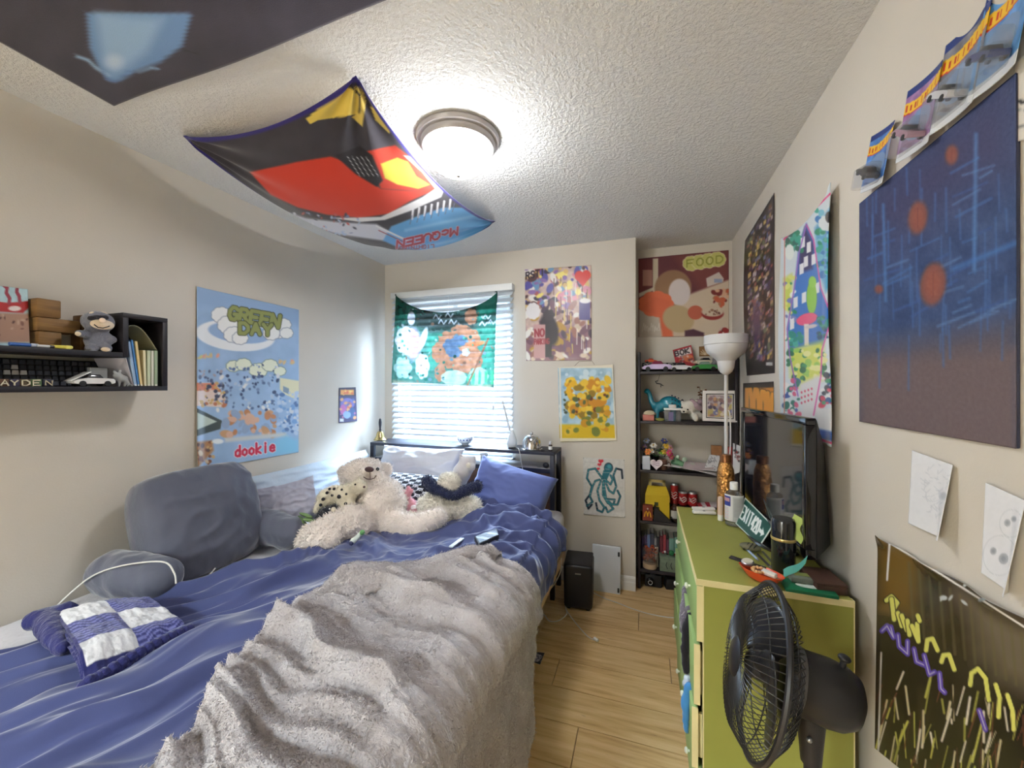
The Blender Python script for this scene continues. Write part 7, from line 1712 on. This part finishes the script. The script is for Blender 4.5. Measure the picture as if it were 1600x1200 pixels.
G(fr_).lathe([(.0315, .004), (.0325, .02), (.0325, .110), (.001, .111)], 26, 1.0, .72).build('gel', M('clear_gel', (206, 210, 206), .1, trans=.7, alpha=.5), sz_, smooth=True)
G(fr_).lathe([(.016, .152), (.016, .180), (.014, .183), (.001, .184)], 22).build('cap', white_pl, sz_, smooth=True)
aa = np.linspace(-PI * 1.02, .25, 60)[None, :]; zz = np.linspace(.132, .022, 60)[:, None]
Pl = np.stack([.0356 * np.cos(aa) + 0 * zz, .0356 * .725 * np.sin(aa) + 0 * zz, zz + 0 * aa], -1); m3 = np.array(fr_.to_3x3()); Pl = Pl @ m3.T + np.array(fr_.translation)
cols = np.empty((60, 60, 3)); cols[:] = (216, 216, 218); cols[4:26, 4:24] = (52, 66, 150); cols[8:16, 6:22] = (196, 150, 160)
for r_ in range(30, 56, 3): cols[r_, 4:20] = (190, 120, 140) if r_ % 2 else (150, 150, 160)
cols[4:58, 28:56] = (186, 188, 190)
for r_ in range(8, 50, 3): cols[r_, 30:54] = (140, 142, 146)
cols[50:57, 44:54] = (44, 44, 48)
sheet('label_wrap', Pl, paper, sz_, cols, .0004)
c_ = dp(1126, 813); pl_ = thing('pill_bottle', 'slim pale bottle with a white cap in front of the gold bottle', 'bottle', c_); fr_ = frame(c_)
G(fr_).lathe([(.011, 0), (.012, .002), (.012, .026)], 18).build('cap', white_pl, pl_, smooth=True); G(fr_).lathe([(.011, .026), (.0115, .10), (.006, .104), (.001, .105)], 18).build('tube', M('pale_orange', (222, 196, 180), .35), pl_, smooth=True)
c_ = dp(1100, 803); wr_ = thing('white_remote', 'pair of white game remotes lying at the far end of the dresser', 'remote', c_)
for k_ in range(2): G(frame(c_ + Vector((.0, .02 * k_, .001 + .012 * k_)), rz=.15 + .1 * k_)).cbox((0, 0, .006), (.10, .026, .012)).build('shell', white_pl, wr_, bevel=.004); G(frame(c_ + Vector((.0, .02 * k_, .0135 + .012 * k_)), rz=.15 + .1 * k_)).lathe([(.006, 0), (.006, .002), (.001, .0025)], 12).build('button', M('grey_btn', (150, 150, 152), .5), wr_)
# road sign
sg = thing('road_sign', 'small green EXIT 420 road sign leaning against the television', 'sign', dp(1175, 842))
q4 = [at(1164, 777, 1.665), at(1208, 821, 1.475), at(1187, 854, 1.455), at(1149, 818, 1.650)]
P = quad_grid(*q4, 110, 70)
A = Art(P, (22, 76, 68)); A.line([(1164, 777), (1208, 821), (1187, 854), (1149, 818), (1164, 777)], 3.4, (206, 216, 212))
e_ = np.array((1208 - 1164, 821 - 777.)) ; up2 = np.array((1164 - 1149., 777 - 818.)) / 41.0
o_ = np.array((1149., 818.)); e2_ = np.array((1187 - 1149., 854 - 818.))
A.text('EXIT', o_ + e2_ * .06 + up2 * 12, o_ + e2_ * .46 + up2 * 12, up2 * 19, 2.6, (222, 228, 226), .32); A.text('420', o_ + e2_ * .50 + up2 * 11, o_ + e2_ * .77 + up2 * 11, up2 * 20, 2.8, (230, 234, 232), .30)
ac = o_ + e2_ * .89 + up2 * 19; ar = e2_ / np.linalg.norm(e2_)
A.poly([tuple(ac + ar * a + up2 * b) for a, b in ((-5, 3), (0, 3), (0, 7), (6, 0), (0, -7), (0, -3), (-5, -3))], (230, 234, 232))
sheet('sign_face', P, gloss, sg, A.C, .0025)
c_ = dp(1224, 892); thm = thing('thermos', 'black cylindrical thermos with a gold band on the dresser', 'thermos', c_); fr_ = frame(c_)
hh = .168
G(fr_).lathe([(.030, 0), (.033, .004), (.033, hh * .60)], 30).build('body', M('thermos_black', (24, 28, 32), .18, coat=.6), thm, smooth=True); G(fr_).lathe([(.0338, hh * .60), (.0345, hh * .605), (.0345, hh * .65), (.0338, hh * .655)], 30).build('band', M('gold_band', (200, 176, 116), .3, metal=.7), thm, smooth=True); G(fr_).lathe([(.0335, hh * .655), (.0335, hh * .95), (.030, hh), (.001, hh)], 30).build('lid', M('thermos_black', (24, 28, 32), .18), thm, smooth=True)
c_ = dp(1172, 860); st_ = thing('woven_ball', 'oval striped stone lying beside the road sign', 'stone', c_)
G(frame(c_, rz=-.4)).ell((0, 0, .013), (.034, .022, .013), 20, 12).build('stone', M('stone_olive', (110, 108, 84), .5), st_, smooth=True)
for k_ in range(3): G(frame(c_ + Vector((0, 0, .013)), rz=-.4)).tube([((.012 * (k_ - 1)) + .008 * math.sin(a * PI / 8), .0205 * math.cos(a * PI / 8) * (1 - .12 * abs(k_ - 1)), .0134 * math.sin(a * PI / 8) * (1 - .1 * abs(k_ - 1))) for a in range(16)], .0022, 5, closed=True).build('dark_vein', M('stone_dark', (40, 40, 34), .5), st_)
for k_, (a_, b_, col, lab) in enumerate((((1167, 860), (1186, 878), (150, 170, 200), 'pale blue pen lying beside the oval stone'), ((1184, 868), (1206, 890), (40, 40, 44), 'black pen lying in front of the thermos'), ((1192, 864), (1210, 884), (70, 74, 60), 'olive pencil lying in front of the thermos'))):
    a, b = dp(*a_) + Vector((0, 0, .004)), dp(*b_) + Vector((0, 0, .004)); t = thing('pen', lab, 'pen', (a + b) / 2, 'pens on the dresser'); G().tube([a, a.lerp(b, .88)], .004, 8).build('barrel', M('penb%d' % k_, col, .35), t, smooth=True); G().tube([a.lerp(b, .88), b], [.004, .001], 8).build('tip', M('pen_tip', (120, 120, 120), .4), t, smooth=True)
# orange tray full of odds and ends
c0_ = onZ(1189, 906, ZT); tr_ = thing('orange_tray', 'boat shaped orange tray near the dresser corner', 'tray', c0_)
tdir = (onZ(1224, 918, ZT) - onZ(1155, 890, ZT)); ang = math.atan2(tdir.y, tdir.x); TL_ = tdir.length
fr_ = frame(c0_, rz=ang)
prof = [(.50, 0), (.62, .003), (.95, .026), (1.0, .030), (.93, .029), (.60, .008), (.001, .006)]
G(fr_).lathe([(r * TL_ * .5, z) for r, z in prof], 36, 1.0, .52).build('bowl', M('orange_plastic', (222, 84, 44), .35), tr_, smooth=True)
def ontray(x, y, z): return fr_ @ Vector((x * TL_, y * TL_, z))
wt = thing('wrist_watch', 'dark wrist watch lying on the left end of the orange tray', 'watch', ontray(-.32, .05, .03)); fw = frame(ontray(-.33, .05, .031), rz=ang + .1, rx=.2)
G(fw).lathe([(.015, 0), (.018, .002), (.018, .008), (.015, .010)], 24).build('case', steel, wt, smooth=True); G(fw).lathe([(.0148, .0101), (.0148, .0106), (.001, .0108)], 24).build('dial', M('dial', (200, 196, 180), .2), wt); g = G(fw); g.box((-.055, -.009, .001), (-.017, .009, .005)); g.box((.017, -.009, .001), (.05, .009, .005)); g.build('strap', black_pl, wt, bevel=.002)
rr = random.Random(12)
its = [('coin', (190, 180, 160)), ('keyring', (200, 200, 204)), ('bracelet', (206, 160, 110)), ('lighter', (226, 120, 110)), ('coin', (170, 120, 80)), ('eraser', (228, 226, 220)), ('coin', (206, 206, 206)), ('coin', (150, 140, 110))]
labs = ['pale coin at the front of the orange tray', 'steel key ring on the orange tray', 'tan bead bracelet on the orange tray', 'coral lighter on the orange tray', 'brown copper coin on the orange tray', 'white eraser on the orange tray', 'bright silver coin on the orange tray', 'dull brass coin on the orange tray']
for k_, (nm_, col) in enumerate(its):
    px_ = -.15 + .075 * k_; py_ = .09 * math.sin(k_ * 2.3); zz_ = .016 + .006 * (k_ % 3); f_ = frame(ontray(px_, py_, zz_), rz=k_ * 1.1, rx=.25 * math.sin(k_ * 3)); m_ = M('odd_%d_%d_%d' % col, col, .3, metal=.6 if nm_ in ('coin', 'keyring') else 0)
    t = thing(nm_, labs[k_], nm_, f_.translation, 'odds and ends in the orange tray')
    if nm_ == 'coin': G(f_).lathe([(.011, 0), (.012, .001), (.012, .002), (.010, .0022), (.009, .0018), (.001, .0018)], 20).build('disc', m_, t, smooth=True)
    elif nm_ == 'keyring':
        G(f_).tube([(.013 * math.cos(a * PI / 10), .013 * math.sin(a * PI / 10), .003) for a in range(20)], .0018, 6, closed=True).build('ring', m_, t, smooth=True); g = G(f_); g.box((.012, -.004, .001), (.040, .004, .003)); g.lathe([(.007, .001), (.007, .003)], 12); g.build('key', m_, t)
    elif nm_ == 'bracelet':
        for a in range(10): dot('bead', f_ @ Vector((.016 * math.cos(a * PI / 5), .016 * math.sin(a * PI / 5), .005)), .0055, m_, t)
    else: G(f_).cbox((0, 0, .006), (.04, .016, .012)).build('body', m_, t, bevel=.003)
P = quad_grid(at(1262, 868, 1.20), at(1259, 880, 1.195), at(1225, 907, 1.18), at(1224, 893, 1.19), 12, 30); vv = np.linspace(0, 1, 30)[:, None]; P[..., 2] -= .006 * np.sin(vv * 5)
tag(sheet('teal_strip', P, M('teal_paper', (110, 206, 200), .6), None, None, .001), 'curled turquoise paper strip between the tray and the television', 'paper')
c_ = onZ(1262, 921, ZT); gc_ = thing('green_packet', 'green card packet lying at the near edge of the dresser', 'packet', c_); f_ = frame(c_, rz=-.05)
G(f_).cbox((0, 0, .005), (.125, .075, .010)).build('packet', M('packet_green', (22, 110, 74), .4), gc_, bevel=.002); G(f_).lathe([(.030, .0102), (.030, .0108), (.001, .0109)], 24, 1, .5).build('white_print', M('print_white', (206, 220, 212), .5), gc_)
t = thing('grey_device', 'flat grey device lying on the green packet', 'device', c_ + Vector((.005, .03, .011))); G(frame(c_ + Vector((.006, .030, .011)), rz=.02)).cbox((0, 0, .008), (.09, .045, .016)).build('shell', M('grey_shell', (110, 116, 106), .4), t, bevel=.004); G(frame(c_ + Vector((.006, .030, .0272)), rz=.02)).cbox((0, .004, .0005), (.06, .02, .001)).build('display', M('olive_disp', (140, 150, 84), .3), t)
t = thing('wooden_box', 'flat dark wooden box under the television corner', 'box', (.50, 1.41, ZT)); G(frame((.503, 1.408, ZT), rz=.08)).cbox((0, 0, .011), (.075, .11, .022)).build('box', M('dark_walnut', (74, 50, 42), .5, var=.2, vscale=8, stretch=(6, 1, 1)), t, bevel=.002); G(frame((.503, 1.408, ZT + .0222), rz=.08)).cbox((0, 0, .004), (.077, .112, .007)).build('lid', MATS['dark_walnut'], t, bevel=.002)

# ---- floor lamp (torchiere) between dresser and bookshelf
lx, ly = .452, 2.575
fl_ = thing('floor_lamp', 'white floor lamp with an upturned bowl in front of the bookshelf', 'lamp', (lx, ly, 0)); fr_ = frame((lx, ly, 0)); lw = M('lamp_white', (222, 222, 222), .4); 
zt_ = at(1138, 524, 2.3).z
G(fr_).lathe([(.125, 0), (.128, .006), (.12, .016), (.03, .026), (.012, .04), (.001, .041)], 36).build('base', lw, fl_, smooth=True)
G(fr_).tube([(0, 0, .035), (0, 0, zt_ - .22)], .0095, 12).build('pole', lw, fl_, smooth=True)
G(fr_).lathe([(.010, zt_ - .23), (.032, zt_ - .212), (.042, zt_ - .19), (.047, zt_ - .15), (.040, zt_ - .125), (.012, zt_ - .12)], 28).build('socket_cup', lw, fl_, smooth=True)
G(fr_).lathe([(.046, zt_ - .150), (.058, zt_ - .135), (.080, zt_ - .118), (.100, zt_ - .10), (.112, zt_ - .07), (.113, zt_ - .055), (.117, zt_ - .052), (.116, zt_), (.112, zt_), (.110, zt_ - .05), (.100, zt_ - .085), (.06, zt_ - .115), (.001, zt_ - .118)], 40).build('bowl', lw, fl_, smooth=True)
G(fr_).tube(spline([(.012, -.004, 1.26), (.020, -.008, 1.22), (.021, -.008, 1.05), (.010, -.01, .93)]), .004, 8).build('cord', lw, fl_, smooth=True); G(fr_).cbox((.004, -.016, .955), (.014, .014, .05)).build('switch', lw, fl_, bevel=.003)

# ---- pedestal fan in front of the dresser
fc = at(1188, 1040, .93)
axf = Vector((-.965, .045, .20)).normalized()       # blowing direction
fan = thing('pedestal_fan', 'black pedestal fan in front of the dresser', 'fan', (fc.x + .12, fc.y, 0))
ff = axis_frame(fc, axf, (0, 0, 1))                   # local z = blowing direction, local x = up
R_ = .185
blk_m = M('fan_black', (34, 33, 35), .42); cage_m = M('fan_wire', (40, 39, 38), .4)
g = G(ff); g.tube([(R_ * math.cos(a * PI / 24), R_ * math.sin(a * PI / 24), .0) for a in range(48)], .0065, 8, closed=True); g.build('cage_rim', blk_m, fan, smooth=True)
def cage(z_mid, z_hub, n, hub_r, name, twist=0.0):
    g = G(ff)
    for k_ in range(n):
        a0 = 2 * PI * k_ / n; pts = []
        for t in (0, .12, .3, .55, .8, 1.0):
            r = R_ * (1 - t) + hub_r * t; zz = z_hub * (math.sin(min(1, t * 2.2) * PI / 2)) ; aa_ = a0 + twist * t
            pts.append((r * math.cos(aa_), r * math.sin(aa_), zz))
        g.tube(pts, .0011, 4, caps=False)
    for r, zz in ((R_ * .86, z_hub * .52), (R_ * .62, z_hub * .88)): g.tube([(r * math.cos(a * PI / 24), r * math.sin(a * PI / 24), zz) for a in range(48)], .0014, 5, closed=True)
    return g.build(name, cage_m, fan)
cage(.02, .052, 72, .042, 'front_guard', .0); cage(-.02, -.046, 72, .052, 'rear_guard', .55)
G(ff).lathe([(.001, .062), (.036, .059), (.044, .054), (.044, .048), (.001, .047)], 28).build('badge', blk_m, fan, smooth=True)
G(ff).lathe([(.030, -.030), (.034, -.02), (.030, .02), (.018, .030), (.001, .034)], 24).build('hub', M('fan_hub', (58, 57, 58), .35), fan, smooth=True)
for k_ in range(3):
    nu_, nv_ = 14, 10; P = np.empty((nv_, nu_, 3))
    for i in range(nv_):
        r = .028 + (.150 - .028) * i / (nv_ - 1); wdt = math.radians(26 + 32 * math.sin(PI * min(1, (i + 1.5) / nv_) * .75))
        for j in range(nu_):
            t = j / (nu_ - 1) - .5; a = 2 * PI * k_ / 3 + .35 + t * 2 * wdt; zz = t * .050 * (1.1 - .4 * i / nv_)
            P[i, j] = ff @ Vector((r * math.cos(a), r * math.sin(a), zz))
    sheet('blade', P, M('fan_blade', (46, 45, 47), .3), fan, None, .0025)
g = G(ff); g.lathe([(.050, -.044), (.060, -.048), (.064, -.060), (.066, -.13), (.062, -.160), (.050, -.182), (.025, -.194), (.001, -.196)], 32, 1.08, .95); g.build('motor_housing', blk_m, fan, smooth=True)
g = G(ff); g.lathe([(.066, -.058), (.0685, -.060), (.0685, -.072), (.066, -.074)], 32, 1.08, .95); g.build('housing_ring', M('fan_grey', (84, 84, 86), .35), fan, smooth=True)
g = G(ff @ Matrix.Translation((.070, 0, -.145))); g.tube([(-.006, 0, 0), (.014, 0, 0)], .006, 10); g.ell((.018, 0, 0), (.008, .012, .012), 12, 8); g.build('oscillation_knob', blk_m, fan, smooth=True)
neck = ff @ Vector((-.070, 0, -.115)); G().tube([neck + Vector((0, 0, .03)), neck, Vector((neck.x, neck.y, neck.z - .10))], [.030, .028, .020], 14).build('neck', blk_m, fan, smooth=True); G().tube([Vector((neck.x, neck.y, neck.z - .08)), Vector((neck.x, neck.y, .02))], .014, 12).build('pole', blk_m, fan, smooth=True)
dot('neck_screw', neck + Vector((-.012, -.028, -.03)), .006, steel, fan)
G(frame((neck.x, neck.y, 0))).lathe([(.16, 0), (.165, .008), (.15, .02), (.04, .034), (.02, .05), (.001, .051)], 36).build('base', blk_m, fan, smooth=True)

# ---- on the floor: speaker box, white panel, bag, cables, card
c_ = onZ(903, 955, 0); sw = thing('subwoofer', 'black upright speaker box with a small silver badge on the floor', 'speaker', (c_.x, c_.y + .1, 0))
sw_f = frame((c_.x, c_.y, 0), rz=.08); sm_ = M('speaker_black', (32, 31, 35), .45); hh_ = at(903, 884, (c_.y * CS - c_.x * SN)).z
G(sw_f).box((-.088, 0, .008), (.088, .21, hh_), top=(-.004, .0)).build('cabinet', sm_, sw, bevel=.022, seg=4)
G(sw_f).box((-.088, .006, hh_ + .001), (.088, .206, hh_ + .010), top=(.006, .006)).build('cloth_top', M('speaker_cloth', (58, 55, 56), .9, bump=.4, bscale=400), sw, bevel=.004)
G(sw_f).box((-.018, -.003, hh_ - .055), (.018, .0005, hh_ - .047)).build('badge', steel, sw)
for xx in (-.06, .06):
    for yy in (.03, .18): G(sw_f @ Matrix.Translation((xx, yy, 0))).lathe([(.012, 0), (.014, .002), (.012, .009)], 12).build('foot', black_pl, sw)
q4 = [onY(926, 849, YB - .012), onY(970, 855, YB - .012), onZ(971.5, 921, .002), onZ(929, 912, .002)]
q4[2].y = YB - .075; q4[3].y = YB - .075; q4[2].x = q4[1].x; q4[3].x = q4[0].x; q4[2].z = q4[3].z = .002; q4[1].z = q4[0].z
wpn = thing('cabinet_door', 'white cabinet door panel leaning against the back wall', 'panel', ((q4[2].x + q4[3].x) / 2, YB - .07, 0))
th_ = Vector((0, -.012, -.003)); g = G(); g.add(list(q4) + [p + th_ for p in q4], [(0, 1, 2, 3), (4, 7, 6, 5), (0, 4, 5, 1), (1, 5, 6, 2), (2, 6, 7, 3), (3, 7, 4, 0)]); g.build('door_panel', M('panel_white', (214, 218, 224), .45), wpn, bevel=.002)
for t in (.15, .92): p = q4[1].lerp(q4[2], t) + Vector((-.012, -.016, 0)); G().cbox(p, (.012, .006, .03)).build('hinge', M('hinge_grey', (70, 72, 76), .4, metal=.5), wpn, bevel=.001)
c_ = onZ(938, 908, 0); bgp = thing('black_pouch', 'black cable pouch standing between the speaker and the white panel', 'bag', (c_.x, c_.y, 0)); blob_body('pouch', [(Vector((c_.x - .02, c_.y + .0, .075)), (.055, .035, .072)), (Vector((c_.x, c_.y, .045)), (.055, .04, .043))], M('pouch_black', (30, 29, 33), .6), bgp, .008, 5, .004, 30)
G().tube(spline([(c_.x - .05, c_.y - .03, .11), (c_.x - .01, c_.y - .042, .07), (c_.x + .05, c_.y - .035, .10)]), .003, 6).build('tied_cable', white_cable, bgp, smooth=True)
def floor_cable(name, pix, label, r=.003):
    pts = [onZ(px, py, r + .001) for px, py in pix]; return tag(G().tube(spline(pts), r, 6).build(name, white_cable, None, smooth=True), label, 'cable')
floor_cable('white_cable', [(927, 926), (945, 935), (965, 942), (985, 950), (1010, 958), (1040, 964), (1068, 966)], 'white cable running across the floor to the dresser')
cb1 = thing('charger_cable', 'white charger cable with a plug end in front of the speaker box', 'cable', onZ(905, 975, 0))
G().tube(spline([onZ(838, 953, .004), onZ(850, 960, .004), onZ(858, 970, .004), onZ(872, 970, .004), onZ(885, 960, .004), onZ(884, 950, .004), onZ(882, 940, .006)]), .003, 6).build('loop', white_cable, cb1, smooth=True)
G().tube(spline([onZ(884, 952, .010), onZ(893, 965, .004), onZ(905, 980, .004), onZ(918, 994, .004), onZ(928, 1000, .004)]), .003, 6).build('lead', white_cable, cb1, smooth=True); G(frame(onZ(931, 1001, .0), rz=-.6)).cbox((0, 0, .007), (.03, .016, .012)).build('plug', white_pl, cb1, bevel=.003)
tag(G().tube(spline([onY(877, 872, 2.38), onY(875, 895, 2.38), onY(862, 918, 2.40), onY(850, 924, 2.44), onY(848, 926, 2.5)]), .0035, 6).build('hanging_cable', white_cable, None, smooth=True), 'white cable hanging down beside the bed frame', 'cable')
P = quad_grid(onZ(832, 1018, .002), onZ(851, 1020, .002), onZ(844, 1038, .002), onZ(825, 1032, .002), 30, 30)
A = Art(P, (44, 44, 62)); A.ell(838, 1027, 7, 6, (176, 170, 186)); A.ell(839, 1028, 4, 3.5, (110, 104, 130)); A.specks(830, 1020, 848, 1036, 12, 1.6, [(150, 150, 170), (80, 80, 110), (206, 200, 210)])
tag(sheet('trading_card', P, gloss, None, A.C, .0012), 'dark trading card with a pale picture lying on the floor', 'card')
# storage box under the bed
ub = thing('storage_box', 'dark storage box pushed under the bed near the headboard', 'box', (-.72, 2.25, 0)); G().box((-.98, 2.02, .002), (-.60, 2.45, .20), top=(-.01, -.01)).build('box', M('box_dark', (44, 46, 70), .6), ub, bevel=.006); G().box((-.995, 2.005, .201), (-.585, 2.465, .225)).build('lid', M('box_lid', (60, 60, 80), .5), ub, bevel=.005)
